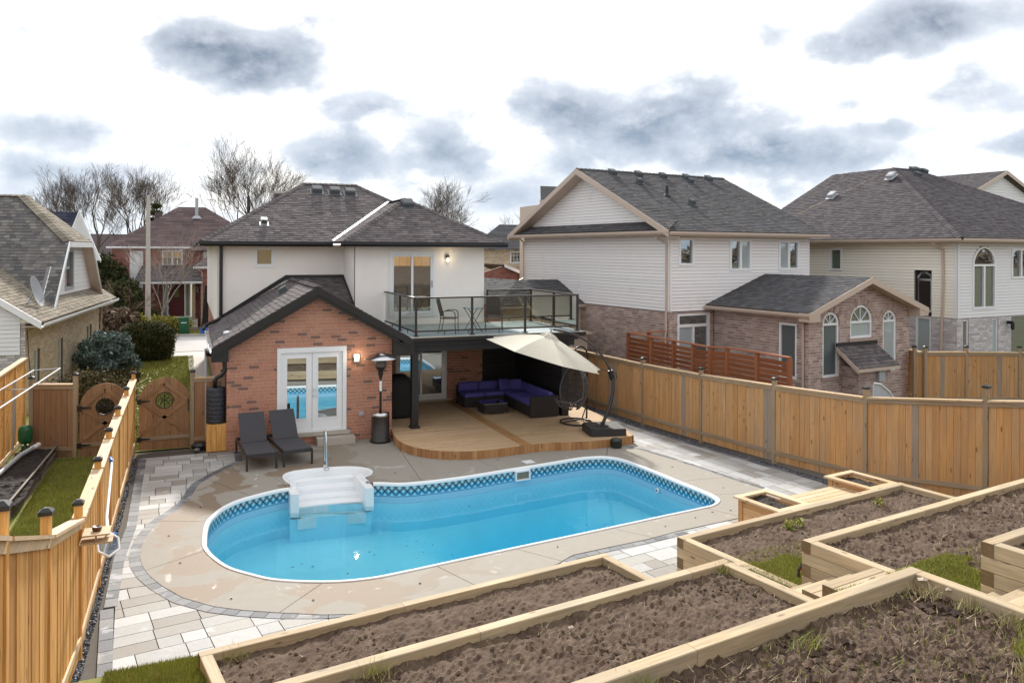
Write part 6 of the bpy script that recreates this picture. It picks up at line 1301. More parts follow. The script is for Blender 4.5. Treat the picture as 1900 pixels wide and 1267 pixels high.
mb = MB(); nu, nv = 22, 12
for i in range(nu+1):
    for sg in (1, -1):
        pts = [];
        for j in range(nv*2+1):
            u = i/nu + sg*(j/(nv*2))*.45
            if 0 <= u <= 1: pts.append(eggp(u, j/(nv*2)))
            elif len(pts) > 1: break
        if len(pts) > 1: mb.tube(pts, .014, 4, cap=False)
for j in range(2, 13):
    if j % 2: continue
    mb.tube([eggp(k/18, j/13) for k in range(19)], .012, 4, cap=False)
mb.build('wicker_weave', 'greywicker', eg, True, kind='stuff')
mb = MB(); edge = [eggp(0, k/12) for k in range(13)]; edge2 = [eggp(1, k/12) for k in range(13)]; mb.tube(edge, .02, 7); mb.tube(edge2, .02, 7)
ft = [eggp(0, 0.28), Vector((9.98, 19.98, .84)), Vector((9.72, 20.06, .88)), Vector((9.62, 20.32, .88)), Vector((9.72, 20.58, .88)), Vector((9.95, 20.70, .86)), eggp(1, .28)]
mb.tube(crom3([tuple(p) for p in ft]), .024, 8); mb.tube([eggp(0, 1), eggp(.5, 1), eggp(1, 1)], .02, 6); mb.build('rim', 'greywicker', eg, True, smooth=True)
mb = MB()
for k in range(15):
    a = math.pi*(.42+k/14*1.16); o_ = Vector((9.95+.33*math.cos(a), 20.34+.37*math.sin(a), .87)); c = Vector((10.12, 20.36, .60)); m_ = (o_+c)/2-Vector((.02, 0, .09)); m_.x -= .03; mb.tube(crom3([tuple(o_), tuple(m_), tuple(c)], 4), .013, 4, cap=False)
for q in (.25, .5, .75):
    pts = []
    for k in range(15): a = math.pi*(.42+k/14*1.16); o_ = Vector((9.95+.33*math.cos(a), 20.34+.37*math.sin(a), .87)); c = Vector((10.12, 20.36, .60)); p = o_.lerp(c, q)-Vector((.03, 0, .09*4*q*(1-q))); pts.append(p)
    mb.tube(pts, .012, 4, cap=False)
mb.build('seat_weave', 'greywicker', eg, True, kind='stuff')
# bistro set on the balcony
M['chairmetal'] = mat('taupe_chair_tube', (.085, .075, .066), .45, .05, 6); M['chairsling'] = mat('grey_brown_chair_mesh', (.055, .05, .05), .8, .08, 30, bump=.4, bscale=250)
def bchair(label, loc, rz):
    t = thing('bistro_chair', label, 'chair', loc, rz, 'mesh armchairs on the balcony')
    for sx in (-1, 1):
        x = sx*.25; mb = MB(); mb.tube(crom3([(x, -.24, 0), (x, -.22, .30), (x, -.22, .55), (x, -.15, .64), (x, .05, .64), (x, .17, .60)]), .013, 6); mb.build('arm_leg', 'chairmetal', t, smooth=True)
        mb = MB(); mb.tube(crom3([(x, .27, 0), (x*.96, .20, .42), (x*.92, .26, .70), (x*.88, .33, .96)]), .013, 6); mb.build('leg', 'chairmetal', t, smooth=True)
    mb = MB(); mb.box((0, -.01, .43), (.46, .44, .014)); mb.build('seat', 'chairsling', t); mb = MB()
    for sx in (-1, 1): mb.tube([(sx*.24, -.22, .425), (sx*.24, .20, .42)], .012, 6)
    mb.tube([(-.24, -.22, .425), (.24, -.22, .425)], .012, 6); mb.build('seat_frame', 'chairmetal', t)
    F = Frame((0, .20, .44), (1, 0, 0), (0, .13, .52)); mb = MB(); mb.prism([(-.21, .03), (.21, .03), (.20, .50), (.15, .55), (-.15, .55), (-.20, .50)], F, .006, -.006); mb.build('backrest', 'chairsling', t); return t
bchair('left one of two mesh chairs on the balcony, in front of the sliding door', (6.98, 22.0, 2.722), math.radians(62)); bchair('right one of two mesh chairs on the balcony, beyond the small table', (8.42, 22.15, 2.722), math.radians(-18))
bt = thing('bistro_table', 'small folding bistro table between the balcony chairs', 'table', (7.72, 22.0, 2.722)); mb = MB(); mb.lathe([(0, .72), (.30, .72), (.31, .715), (.30, .70), (0, .70)], n=28); mb.build('table_top', 'glassdark', bt, smooth=False)
mb = MB(); mb.tube([(.30*math.cos(a), .30*math.sin(a), .705) for a in [6.2832*k/28 for k in range(29)]], .012, 6); mb.build('table_rim', 'brownmetal', bt)
for a, b in (((-.22, -.2), (.22, -.2)), ((.22, -.2), (-.22, -.2)), ((-.22, .2), (.22, .2)), ((.22, .2), (-.22, .2))): mb = MB(); mb.tube([(a[0], a[1], 0), (b[0], b[1], .70)], .011, 6); mb.build('leg', 'brownmetal', bt)
mb = MB(); mb.tube([(-.2, -.2, .04), (-.2, .2, .04)], .01, 5); mb.tube([(.2, -.2, .04), (.2, .2, .04)], .01, 5); mb.build('stretcher', 'brownmetal', bt)
# pool hand rail
hr = thing('pool_hand_rail', 'chrome tube hand rail at the head of the pool steps', 'hand rail', (3.0, 19.02, 0)); mb = MB(); mb.tube(crom3([(0, .03, 0), (0, .03, .72), (.0, -.02, .83), (0, -.12, .80), (0, -.2, .55), (0, -.23, .0)]), .024, 12); mb.build('rail', 'steel', hr, smooth=True)
for y in (.03, -.23): mb = MB(); mb.lathe([(0, .03), (.035, .03), (.06, .012), (.06, 0)], (0, y, 0.002), 18); mb.build('escutcheon', 'steel', hr, smooth=True)
# ------------------------------------------------------------------ neighbour to the right: siding over mauve brick
A7 = math.radians(7.7)
wh = thing('siding_house', 'neighbouring two storey house with pale siding over mauve brick and a big grey roof', 'house', (15.05, 22.92, 0), A7)
Ff = Frame((0, 0, 0), (1, 0, 0), (0, 0, 1)); Fl = Frame((0, 9.6, 0), (0, -1, 0), (0, 0, 1))
dh = (.35, .55, 1.83, 2.97)
BUDGET['white'] = 300
# sunroom first: nearest bricks become parts
sx0, sx1, sy = 2.03, 6.99, -4.03
Fsf = Frame((sx0, sy, 0), (1, 0, 0), (0, 0, 1)); W_ = sx1-sx0
wins = [(.64, 1.42, 1.18, 3.22), (1.94, 3.04, 2.33, 3.40), (3.57, 4.28, 1.18, 3.18)]
holes = []
for a, b, c, d in wins: r = (b-a)/2; holes.append((a, c, b, d-r)); holes += arch_holes(a, b, d-r)
sf_ = brickwall([(0, -.1), (W_, -.1), (W_, 3.2), (2.47, 4.12), (0, 3.2)], holes, Fsf, 'pinkbrick', 'pinkmortar', wh, budget='white')
Fsl = Frame((sx0, 0, 0), (0, -1, 0), (0, 0, 1)); brickwall([(0, -.1), (4.028, -.1), (4.028, 3.2), (0, 3.2)], [(2.86, 1.12, 3.58, 2.86)], Fsl, 'pinkbrick', 'pinkmortar', wh, budget='white')
def soldier(F, a, b, d, m, par):
    """arched brick head: stones standing round the half circle"""
    r = (b-a)/2; c = (a+b)/2; zs = d-r; n = int(math.pi*(r+.12)/.085)
    for k in range(n):
        t0, t1 = math.pi*(k+.06)/n, math.pi*(k+.94)/n; q = [(c+rr*math.cos(t), zs+rr*math.sin(t)) for rr, t in ((r+.015, t0), (r+.235, t0), (r+.235, t1), (r+.015, t1))]
        mb = MB(); mb.prism(q, F, .012, -.02); mb.build('arch_brick', m, par)
for k, (a, b, c, d) in enumerate(wins):
    soldier(Fsf, a, b, d, 'pinkbrick', sf_); window(wh, Fsf, a+.01, c+.005, b-.01, d-.01, gl='glassblind' if k else 'screen', wd=.07, arch=True, rec=-.10, out=-.03, spokes=3, label=('arched sunroom window with a grey screen', 'arched window above the lean-to roof', 'arched sunroom window beside the lean-to')[k])
    mb = MB(); mb.prism([(a-.08, c-.09), (b+.08, c-.09), (b+.08, c-.003), (a-.08, c-.003)], Fsf, .04, -.02); mb.build('brick_sill', 'pinkbrick', wh)
window(wh, Fsl, 2.86, 1.12, 3.58, 2.86, gl='screen', wd=.08, rec=-.09, out=-.02)
mb = MB(); mb.box((4.5, -2, 1.6), (4.6, 3.8, 3.2)); mb.build('house_core', 'mulch', wh)
mb = MB(); mb.box((3.45, 4.9, 2.8), (6.6, 9.3, 5.6)); mb.build('house_core', 'mulch', wh)
srf = [roof([(1.62, -.02, 3.26), (1.62, -4.42, 3.26), (4.5, -4.42, 4.28), (4.5, -.02, 4.28)], 'sh_white', wh), roof([(7.4, -4.42, 3.26), (7.4, -.02, 3.26), (4.5, -.02, 4.28), (4.5, -4.42, 4.28)], 'sh_white', wh)]
def rake(F, pts, m, par, w=False, dz=.17, o=.03):
    for (a, b), (c, d) in zip(pts, pts[1:]): mb = MB(); mb.prism(ccw([(a, b-dz), (c, d-dz), (c, d+.02), (a, b+.02)]), F, o, 0); mb.build('rake_board', m, par, w)
Frk = Frame((0, -4.42, 0), (1, 0, 0), (0, 0, 1)); rake(Frk, [(1.58, 3.22), (4.5, 4.27)], 'taupe', wh); rake(Frk, [(4.5, 4.27), (7.44, 3.22)], 'taupe', wh)
for x0, x1, z0, z1 in ((1.64, 4.5, 3.07, 4.10), (4.5, 7.38, 4.10, 3.07)): mb = MB(); mb.prism(ccw([(x0, z0), (x1, z1), (x1, z1+.03), (x0, z0+.03)]), Frk, 0, -.42); mb.build('soffit', 'taupe', wh)
for x0, x1 in ((1.6, 2.06), (6.96, 7.42)): mb = MB(); mb.prism([(x0, 2.98), (x1, 2.98), (x1, 3.22 if x0 < 3 else 3.24), (x0, 3.24)], Frk, .02, -.40); mb.build('eave_return', 'taupe', wh)
gutter((1.64, -.02, 3.25), (1.64, -4.45, 3.25), 'taupe', wh, False)
def spout(pts, m, par, w=False, r=.04): mb = MB(); mb.tube(pts, r, 6); return mb.build('downspout', m, par, w)
spout([(1.66, -3.85, 3.13), (1.72, -3.88, 3.02), (1.98, -3.86, 2.90), (1.99, -3.86, 0)], 'taupe', wh)
# lean-to bump with its little roof
mb = MB(); mb.box((4.35, -4.33, .75), (1.55, .6, 1.5)); bk_ = mb.build('lean_to_core', 'pinkmortar', wh)
for F, L in ((Frame((3.57, -4.64, 0), (1, 0, 0), (0, 0, 1)), 1.56), (Frame((3.565, -4.03, 0), (0, -1, 0), (0, 0, 1)), .6)): pieces(fill([(0, 0), (L, 0), (L, 1.5), (0, 1.5)], [], brick_rects([(0, 0), (L, 0), (L, 1.5), (0, 1.5)])), F, .006, 'brick', 'pinkbrick', bk_, 60, False, b0=-.006)
roof([(3.30, -4.85, 1.52), (5.28, -4.85, 1.52), (5.28, -4.04, 2.12), (3.30, -4.04, 2.12)], 'sh_main', wh, expo=.14)
mb = MB(); mb.box((4.29, -4.045, 2.17), (2.0, .03, .14)); mb.build('wall_flashing', 'black', wh); rake(Frame((3.30, -4.04, 0), (0, -1, 0), (0, 0, 1)), [(0, 2.10), (.81, 1.50)], 'taupe', wh, dz=.12)
mb = MB(); mb.box((4.29, -4.86, 1.46), (2.0, .02, .10)); mb.build('fascia', 'taupe', wh); mb = MB(); mb.box((4.55, -4.70, 1.22), (.28, .12, .34)); mb.tube([(4.55, -4.74, 1.4), (4.55, -4.86, 1.45)], .05, 8); mb.build('gas_vent_box', 'silver', wh)
# main walls
brickwall([(0, -.1), (2.0, -.1), (2.0, 3.03), (0, 3.03)], [dh], Ff, 'pinkbrick', 'pinkmortar', wh, budget='white')
brickwall([(0, -.1), (9.6, -.1), (9.6, 3.03), (0, 3.03)], [], Fl, 'pinkbrick', 'pinkmortar', wh, budget='white')
w3 = [(.38, 4.60, 1.07, 5.56), (2.74, 4.41, 3.80, 5.54), (5.21, 4.41, 6.29, 5.52)]
siding([(0, 3.06), (6.87, 3.06), (6.87, 5.70), (0, 5.70)], w3, Ff, 'siding', wh)
for (a, b, c, d), m_, g_ in zip(w3, (1, 2, 2), (['glassdark'], ['glassdark', 'glassblind'], ['glassblind', 'glassdark'])): window(wh, Ff, a, b, c, d, mull=m_, panes=g_, wd=.09, out=.04)
siding([(0, 3.06), (9.6, 3.06), (9.6, 5.72), (0, 5.72)], [], Fl, 'siding', wh)
for x, F in ((0, Ff), (9.6, Fl)): mb = MB(); a, b = (0, .09) if x == 0 else (9.51, 9.6); mb.prism([(a, 3.05), (b, 3.05), (b, 5.71), (a, 5.71)], F, .028, 0); mb.build('corner_trim', 'siding', wh)
mb = MB(); mb.prism([(6.80, 3.05), (6.87, 3.05), (6.87, 5.7), (6.80, 5.7)], Ff, .028, 0); mb.build('corner_trim', 'siding', wh)
# patio door with transom
mb = MB()
for q in ((.35, .55, .45, 2.97), (1.73, .55, 1.83, 2.97), (.45, 2.89, 1.73, 2.97), (.45, 2.50, 1.73, 2.60), (1.05, .55, 1.13, 2.5)): mb.prism([(q[0], q[1]), (q[2], q[1]), (q[2], q[3]), (q[0], q[3])], Ff, -.01, -.1)
d_ = mb.build('sliding_door', 'whitevinyl', wh)
for q, g_ in (((.44, .55, 1.06, 2.51), 'glassblind'), ((1.12, .55, 1.74, 2.51), 'glassdark'), ((.44, 2.59, 1.74, 2.90), 'glassdark')): p = MB(); p.prism([(q[0], q[1]), (q[2], q[1]), (q[2], q[3]), (q[0], q[3])], Ff, -.06, -.07); p.build('pane', g_, d_)
mb = MB(); mb.box((2.42-.0, -.05, 2.6), (.10, .08, .10)); 
for s_ in (-.08, .08): mb.lathe([(0, .06), (.04, .05), (.055, 0), (.05, -.03), (0, -.03)], (2.2+s_, -.10, 2.60), 10)
mb.build('flood_light', 'foam', wh)
# roof
re1 = roof([(-.5, -.5, 5.78), (7.22, -.5, 5.78), (7.22, 4.85, 8.27), (-.5, 4.85, 8.27)], 'sh_white', wh); re2 = roof([(7.22, 10.2, 5.78), (-.5, 10.2, 5.78), (-.5, 4.85, 8.27), (7.22, 4.85, 8.27)], 'sh_white', wh, tabs=False)
caps((-.5, 4.85, 8.28), (7.22, 4.85, 8.28), 'sh_white', wh)
gutter((-.5, -.48, 5.77), (7.3, -.48, 5.77), 'taupe', wh, False); mb = MB(); mb.box((3.4, -.24, 5.70), (7.8, .5, .03)); mb.build('soffit', 'taupe', wh)
Frl = Frame((-.5, 10.2, 0), (0, -1, 0), (0, 0, 1)); rake(Frl, [(0, 5.76), (5.35, 8.26)], 'taupe', wh, dz=.20); rake(Frl, [(5.35, 8.26), (10.72, 5.76)], 'taupe', wh, dz=.20)
for y0, y1, z0, z1 in ((0, 5.35, 5.55, 8.03), (5.35, 10.7, 8.03, 5.55)): mb = MB(); mb.prism(ccw([(y0, z0), (y1, z1), (y1, z1+.03), (y0, z0+.03)]), Frl, 0, -.5); mb.build('soffit', 'taupe', wh)
roof([(-.42, 10.1, 5.82), (-.42, -.40, 5.82), (-.02, -.40, 6.12), (-.02, 10.1, 6.12)], 'sh_white', wh)
gutter((-.42, 10.1, 5.80), (-.42, -.5, 5.80), 'taupe', wh, False); mb = MB(); mb.box((-.22, 4.85, 5.73), (.46, 10.6, .03)); mb.build('soffit', 'taupe', wh)
siding([(.35, 6.08), (9.25, 6.08), (4.75, 8.10)], [], Frame((0, 9.6, 0), (0, -1, 0), (0, 0, 1)), 'siding', wh, name='gable_wall')
for x in (.35, 1.65, 2.9, 4.15, 5.4): roofvent((x+.6, 4.45, 8.07), .465, wh, False, s=.27)
roofvent((1.6, 3.6, 7.70), .465, wh, False, s=.2); roofvent((2.55, 1.7, 6.82), .465, wh, False, s=.2); roofvent((4.6, 4.0, 7.87), .465, wh, False, s=.18)
mb = MB(); mb.tube([(2.03, 2.5, 6.9), (2.03, 2.5, 7.55)], .06, 10); mb.lathe([(.16, 0), (.08, .12)], (2.03, 2.5, 7.16), 12); mb.build('vent_pipe', 'black', wh)
spout([(-.42, .35, 5.68), (-.38, .22, 5.55), (-.07, .10, 5.36), (-.06, .10, 3.1), (-.07, .10, 2.4), (-.10, .1, 2.3), (-.1, .1, .0)], 'taupe', wh); spout([(-.42, 9.4, 5.68), (-.1, 9.5, 5.45), (-.06, 9.55, 3.9), (-1.0, 9.4, 3.5)], 'taupe', wh)
# low front wing on the street side
roof([(-4.4, 4.95, 3.10), (.05, 4.95, 3.02), (-.01, 6.9, 3.92), (-.05, 9.7, 3.95), (-1.6, 9.7, 3.95)], 'sh_white', wh) if False else None
roof([(-3.9, 4.95, 3.06), (0.0, 4.95, 3.06), (0, 6.9, 3.92), (-1.95, 6.9, 3.92)], 'sh_white', wh); roof([(-3.9, 12, 3.06), (-3.9, 4.95, 3.06), (-1.95, 6.9, 3.92), (-1.95, 12, 3.92)], 'sh_white', wh)
gutter((-3.95, 4.97, 3.05), (.0, 4.97, 3.05), 'taupe', wh, False); mb = MB(); mb.box((-1.75, 5.35, 1.48), (3.5, .2, 2.98)); mb.build('wing_wall', mat('cream_render', srgb(206, 190, 160), .8, .05, 3), wh); mb = MB(); mb.box((-1.75, 5.23, 1.2), (2.4, .04, 2.1)); mb.build('garage_door', 'sidingcream', wh)
# rusty brown privacy rail on the neighbour's deck
dp = thing('privacy_railing', 'rust brown slatted privacy railing of the neighbouring deck above the fence', 'railing', (13.5, 20, 0)); dz0 = .9
pp = [(13.45, 22.9), (13.52, 21.6), (13.58, 20.45), (13.62, 19.5), (13.66, 18.75), (14.02, 18.45), (14.12, 17.3), (14.2, 16.15)]
for i, (x, y) in enumerate(pp): mb = MB(); mb.box((x, y, (dz0+2.38)/2), (.10, .10, 2.38-dz0), math.radians(4)); mb.build('post', 'rust', dp, True)
for a, b in zip(pp, pp[1:]):
    mb = MB(); bar(mb, (*a, 2.40), (*b, 2.40), .14, .035); mb.build('cap_rail', 'rust', dp, True)
    for k in range(10): mb = MB(); d = (Vector((*b, 0))-Vector((*a, 0))); n_ = d.normalized().cross(Vector((0, 0, 1)))*.0; z = 2.22-k*.135; bar(mb, Vector((*a, z))+d*.06, Vector((*b, z))-d*.06, .02, .118, up=(d.y*.35/d.length, -d.x*.35/d.length, 1)); mb.build('slat', 'rust', dp, True)
for a, b in (((13.45, 22.9), (15.1, 23.05)),): 
    for z, h in ((2.40, .035), (2.0, .09), (1.7, .09)): mb = MB(); bar(mb, (*a, z), (*b, z), .12, h); mb.build('side_rail', 'rust', dp, True)
mb = MB(); mb.box((14.3, 22.98, 1.65), (.1, .1, 1.5)); mb.build('post', 'rust', dp, True)
mb = MB(); mb.box((14.6, 19.6, .95), (2.0, 6.6, .1), A7); mb.build('deck_floor', 'rust', dp, True)
sd_ = thing('grey_shed_roof', 'small flat grey lid roof showing between the balcony and the right fence', 'shed', (12.9, 26.9, 0), A7); mb = MB(); mb.box((0, 0, 1.0), (1.3, 1.6, 2.0)); mb.build('wall', 'taupe', sd_); mb = MB(); mb.box((0, 0, 2.08), (1.55, 1.9, .08)); mb.build('roof', 'taupe', sd_)
ds_ = thing('patio_umbrella_folded', 'silver folded hammock frame and cover leaning behind the right fence', 'garden furniture', (18.9, 17.6, 0)); mb = MB(); F = Frame((18.0, 17.1, 1.35), (1.35, .45, -.75), (0, .2, 1)); mb.prism([(0, -.5), (1.5, -.5), (1.65, .0), (1.1, .14), (.4, .12), (0, .0)], F, .03, 0); mb.build('cover', 'silver', ds_, True); mb = MB()
mb.tube([F.p(0, .03, .05), F.p(.4, .16, .05), F.p(1.1, .18, .05), F.p(1.7, .0, .05)], .03, 6); mb.build('frame', 'foam', ds_, True)
# ------------------------------------------------------------------ second neighbour at the right edge
rh = thing('siding_house', 'cream sided house with tall arched windows and a huge dark roof at the right edge', 'house', (25.9, 20.77, 0), math.radians(6))
Rf = Frame((0, 0, 0), (1, 0, 0), (0, 0, 1)); Rl = Frame((0, 12, 0), (0, -1, 0), (0, 0, 1)); BUDGET['right'] = 300
ha = (.89, 3.0, 2.30, 5.33); holes = [(.89, 3.0, 2.30, 5.33-.705)]+arch_holes(.89, 2.30, 5.33-.705)+[(3.33, 4.10, 4.6, 5.26)]
siding([(0, 2.70), (9, 2.70), (9, 5.56), (0, 5.56)], holes, Rf, 'sidingwhite', rh)
window(rh, Rf, .89, 3.0, 2.30, 5.33, gl='glassdark', mull=2, arch=True, wd=.08, out=.04); window(rh, Rf, 3.33, 4.10, 4.6, 5.26, mull=2, gl='glassdark', wd=.08, out=.04, label='casement window with leaded glass')
yl = lambda y: 12-y
lh_ = [(yl(5.62), 4.32, yl(4.99), 5.25), (yl(1.70), 2.70, yl(.98), 4.42)]
siding([(0, 2.70), (12, 2.70), (12, 5.56), (0, 5.56)], lh_, Rl, 'sidingcream', rh)
window(rh, Rl, *lh_[0], gl='glassgreen', wd=.08, out=.04, label='small cream framed window'); window(rh, Rl, yl(1.66), 2.85, yl(1.02), 4.38, arch=True, wd=.08, rec=-.16, out=-.10, label='narrow arched stair window set in a brown recess')
mb = MB(); mb.prism([(yl(1.70), 2.7), (yl(.98), 2.7), (yl(.98), 4.42), (yl(1.70), 4.42)], Rl, -.17, -.2); mb.build('window_recess', 'taupe', rh)
lo_ = [(.33, .9, .69, 2.64), (2.14, .9, 2.52, 2.62), (3.35, 0, 4.6, 2.64)]
brickwall([(0, -.1), (9, -.1), (9, 2.69), (0, 2.69)], lo_, Rf, 'greybrick', 'greymortar', rh, budget='right')
for k, q in enumerate(lo_[:2]): window(rh, Rf, *q, gl='glassdark' if not k else 'glassblind', wd=.06, rec=-.09, out=-.03)
mb = MB(); mb.prism([(3.35, 0), (4.6, 0), (4.6, 2.64), (3.35, 2.64)], Rf, -.08, -.1); mb.build('patio_door', 'glassdark', rh)
brickwall([(0, -.1), (12, -.1), (12, 2.69), (0, 2.69)], [(yl(1.66), .5, yl(1.02), 2.66)], Rl, 'greybrick', 'greymortar', rh, budget='right'); window(rh, Rl, yl(1.66), .5, yl(1.02), 2.66, gl='glassblind', wd=.07, rec=-.09, out=-.03)
mb = MB(); mb.box((3.05, -.10, 2.45), (.10, .12, .12)); mb.lathe([(.03, .0), (.07, -.05), (.07, -.28), (.03, -.33)], (3.1, -.20, 2.5), 8); mb.build('wall_lantern', 'black', rh)
mb = MB(); mb.box((4.6, 6.1, 2.7), (9, 11.9, 5.5)); mb.build('house_core', 'mulch', rh)
for F, a in ((Rf, 0), (Rl, 11.9)): mb = MB(); mb.prism([(a, 2.69), (a+.1, 2.69), (a+.1, 5.56), (a, 5.56)], F, .03, 0); mb.build('corner_trim', 'sidingwhite', rh)
AP = (4.57, 6.0, 8.94); AP2 = (6.1, 6.0, 8.94)
roof([(-.45, 10.9, 5.62), (-.45, -.45, 5.62), AP, (4.5, 9.28, 8.887), (1.91, 10.12, 7.178)], 'sh_right', rh)
roof([(-.45, -.45, 5.62), (12, -.45, 5.62), (6.1, 6.0, 8.94), AP], 'sh_right', rh); roof([(12, -.45, 5.62), (12, 12, 5.62), (6.1, 6.6, 8.94), AP2], 'sh_right', rh, tabs=False)
roof([(-7.0, 8.0, 5.4), (1.0, 8.0, 5.4), (4.5, 12.2, 8.6), (3.3, 12.2, 8.75) if False else (-3.0, 12.2, 8.6)], 'sh_right', rh) if False else None
rb_ = roof([(-4.2, 9.2, 5.0), (5.2, 9.2, 5.0), (5.2, 12.6, 8.95), (1.0, 12.6, 8.95) if False else (5.0, 12.6, 8.95)], 'sh_right', rh) if False else roof([(-1.2, 10.0, 5.3), (4.9, 10.0, 5.3), (7.6, 12.0, 9.05) if False else (5.2, 12.0, 8.98), (4.9, 12.0, 8.98)], 'sh_right', rh) if False else None
# rear wing roof seen past the hip

caps((-.45, -.45, 5.64), AP, 'sh_right', rh, wd=.32); caps(AP, AP2, 'sh_right', rh); caps((-.2, 10.1, 5.80), (4.25, 6.2, 8.73), 'sh_tan', rh, wd=.16); caps(AP2, (12, -.45, 5.64), 'sh_right', rh)
gutter((-.45, 12, 5.62), (-.45, -.5, 5.62), 'taupe', rh, False); gutter((-.5, -.45, 5.62), (10, -.45, 5.62), 'taupe', rh, False)
for c, s in (((-.22, 6, 5.54), (.44, 13, .03)), ((4.5, -.22, 5.541), (9.8, .44, .03))): mb = MB(); mb.box(c, s); mb.build('soffit', 'taupe', rh)
spout([(-.45, .75, 5.5), (-.4, .65, 5.38), (-.07, .52, 5.2), (-.06, .5, 3.9), (-.06, .62, 0)], 'taupe', rh, r=.05)
for p in ((3.6, 5.4, 8.40), (2.55, 7.7, 7.64)): roofvent(p, .66, rh, False, s=.30, m='silver', dirv=(-1, 0))
for p in ((5.2, 5.2, 8.52), (5.6, 5.75, 8.80), (6.0, 5.8, 8.82), (6.4, 5.7, 8.76)): roofvent(p, .5, rh, False, s=.24)
# gabled house beyond, at the right edge
fh = thing('siding_house', 'white gabled house top showing above the dark roof at the right edge', 'house', (30, 38, 0), math.radians(6)); fx = Frame((26.4+25.9-26.4, 0, 0), (1, 0, 0), (0, 0, 1))
fh.location = (25.9+(28.5*math.cos(.105)-16*math.sin(.105)), 20.77+(28.5*math.sin(.105)+16*math.cos(.105)), 0); MX[fh.name] = Matrix.Translation(fh.location) @ Matrix.Rotation(math.radians(6), 4, 'Z')
G0 = Frame((-2.6, 0, 0), (1, 0, 0), (0, 0, 1)); siding([(0, 5), (8, 5), (8, 9.0), (4.1, 10.6), (.0, 9.0)], [], G0, 'sidingwhite', fh, expo=.2)
roof([(-3.2, 10, 9.0), (-3.2, -.4, 9.0), (1.5, -.4, 10.95), (1.5, 10, 10.95)], 'sh_right', fh); roof([(6.2, -.4, 9.0), (6.2, 10, 9.0), (1.5, 10, 10.95), (1.5, -.4, 10.95)], 'sh_right', fh)
rake(Frame((0, -.4, 0), (1, 0, 0), (0, 0, 1)), [(-3.3, 8.95), (1.5, 10.95)], 'taupe', fh, dz=.25); rake(Frame((0, -.4, 0), (1, 0, 0), (0, 0, 1)), [(1.5, 10.95), (6.3, 8.95)], 'taupe', fh, dz=.25)
roof([(-8, 3, 8.6), (-2, 3, 8.6), (-1, 7, 10.1), (-5, 7, 10.1)], 'sh_right', fh)
# ------------------------------------------------------------------ neighbour on the left: buff brick with a steep shingled upper storey
lh = thing('buff_brick_house', 'buff brick house with a steep grey shingled upper storey at the left edge', 'house', (-4.45, 30.2, 0), math.radians(-4.5)); BUDGET['left'] = 300
Lw = Frame((0, -2.0, 0), (0, 1, 0), (0, 0, 1)); lw_ = [(1.02, .5, 1.72, 1.87), (4.24, .2, 4.95, 1.87), (9.17, 1.07, 10.2, 1.90)]
brickwall([(0, -.1), (11.75, -.1), (11.75, 2.80), (0, 2.80)], lw_, Lw, 'buffbrick', 'buffmortar', lh, budget='left')
for q in lw_: window(lh, Lw, *q, gl='glassdark', wd=.06, rec=-.13, out=-.07, fr='whitevinyl')
Lf = Frame((-6, -2.0, 0), (1, 0, 0), (0, 0, 1)); brickwall([(0, -.1), (6, -.1), (6, 2.9), (0, 2.9)], [], Lf, 'greybrick', 'greymortar', lh, budget='left')
siding([(0, 1.86), (5.87, 1.86), (5.87, 3.0), (4.6, 3.7), (0, 6)], [], Frame((-6, -2.035, 0), (1, 0, 0), (0, 0, 1)), 'sidingwhite', lh, expo=.13); siding([(0, 2.9), (6.3, 2.82), (4.6, 3.9), (0, 6.5)], [], Frame((-6, -2.015, 0), (1, 0, 0), (0, 0, 1)), 'sidingcream', lh, expo=.13)
skz = lambda x: 2.85+.67*(.47-x)
roof([(.47, -2.25, 2.85), (.47, 11.3, 2.85), (-2.2, 11.3, skz(-2.2)), (-2.2, -2.25, skz(-2.2))], 'sh_tan', lh)
rake(Frame((0, -2.27, 0), (1, 0, 0), (0, 0, 1)), [(-2.2, skz(-2.2)), (.50, 2.84)], 'whitevinyl', lh, dz=.2); gutter((.47, -2.3, 2.84), (.47, 11.3, 2.84), 'foam', lh, False)
mb = MB(); mb.box((.22, 4.5, 2.72), (.5, 13.4, .03)); mb.build('soffit', 'taupe', lh); spout([(.45, 11.1, 2.7), (.3, 10.6, 2.6), (.08, 9.9, 2.5), (.08, 9.8, 0)], 'taupe', lh, r=.05)
# front slope of the upper storey
sl = 1.02; zf = lambda y: 3.1+sl*(y-1.15)
roof([(-3.2, 1.95-1.9, zf(.05)), (.1, 1.15, 3.1), (.1, 3.38, 5.38), (-1.8, 5.05, 7.08), (-6, 5.05, 7.08), (-6, .05, zf(.05))] if False else [(.12, 1.13, zf(1.13)), (.12, 3.38, zf(3.38)), (-1.8, 5.1, zf(5.1)), (-5.93, 5.1, zf(5.1))], 'sh_left', lh, expo=.16, udir=(1, 0, 0))
roof([(.12, 3.38, 5.38), (.12, 7.6, 5.38), (-1.8, 5.8, 7.14), (-1.8, 5.1, 7.13)], 'sh_tan', lh)
roof([(.12, 9.9, 3.1), (-6, 9.9, 3.1), (-6, 5.8, 7.13), (-1.8, 5.8, 7.13), (.12, 7.6, 5.38)], 'sh_left', lh, tabs=False)
caps((.12, 3.38, 5.40), (-1.8, 5.08, 7.15), 'sh_tan', lh, wd=.45, up=(.4, -.6, 1)); caps((-1.8, 5.1, 7.14), (-6, 5.1, 7.14), 'sh_tan', lh)
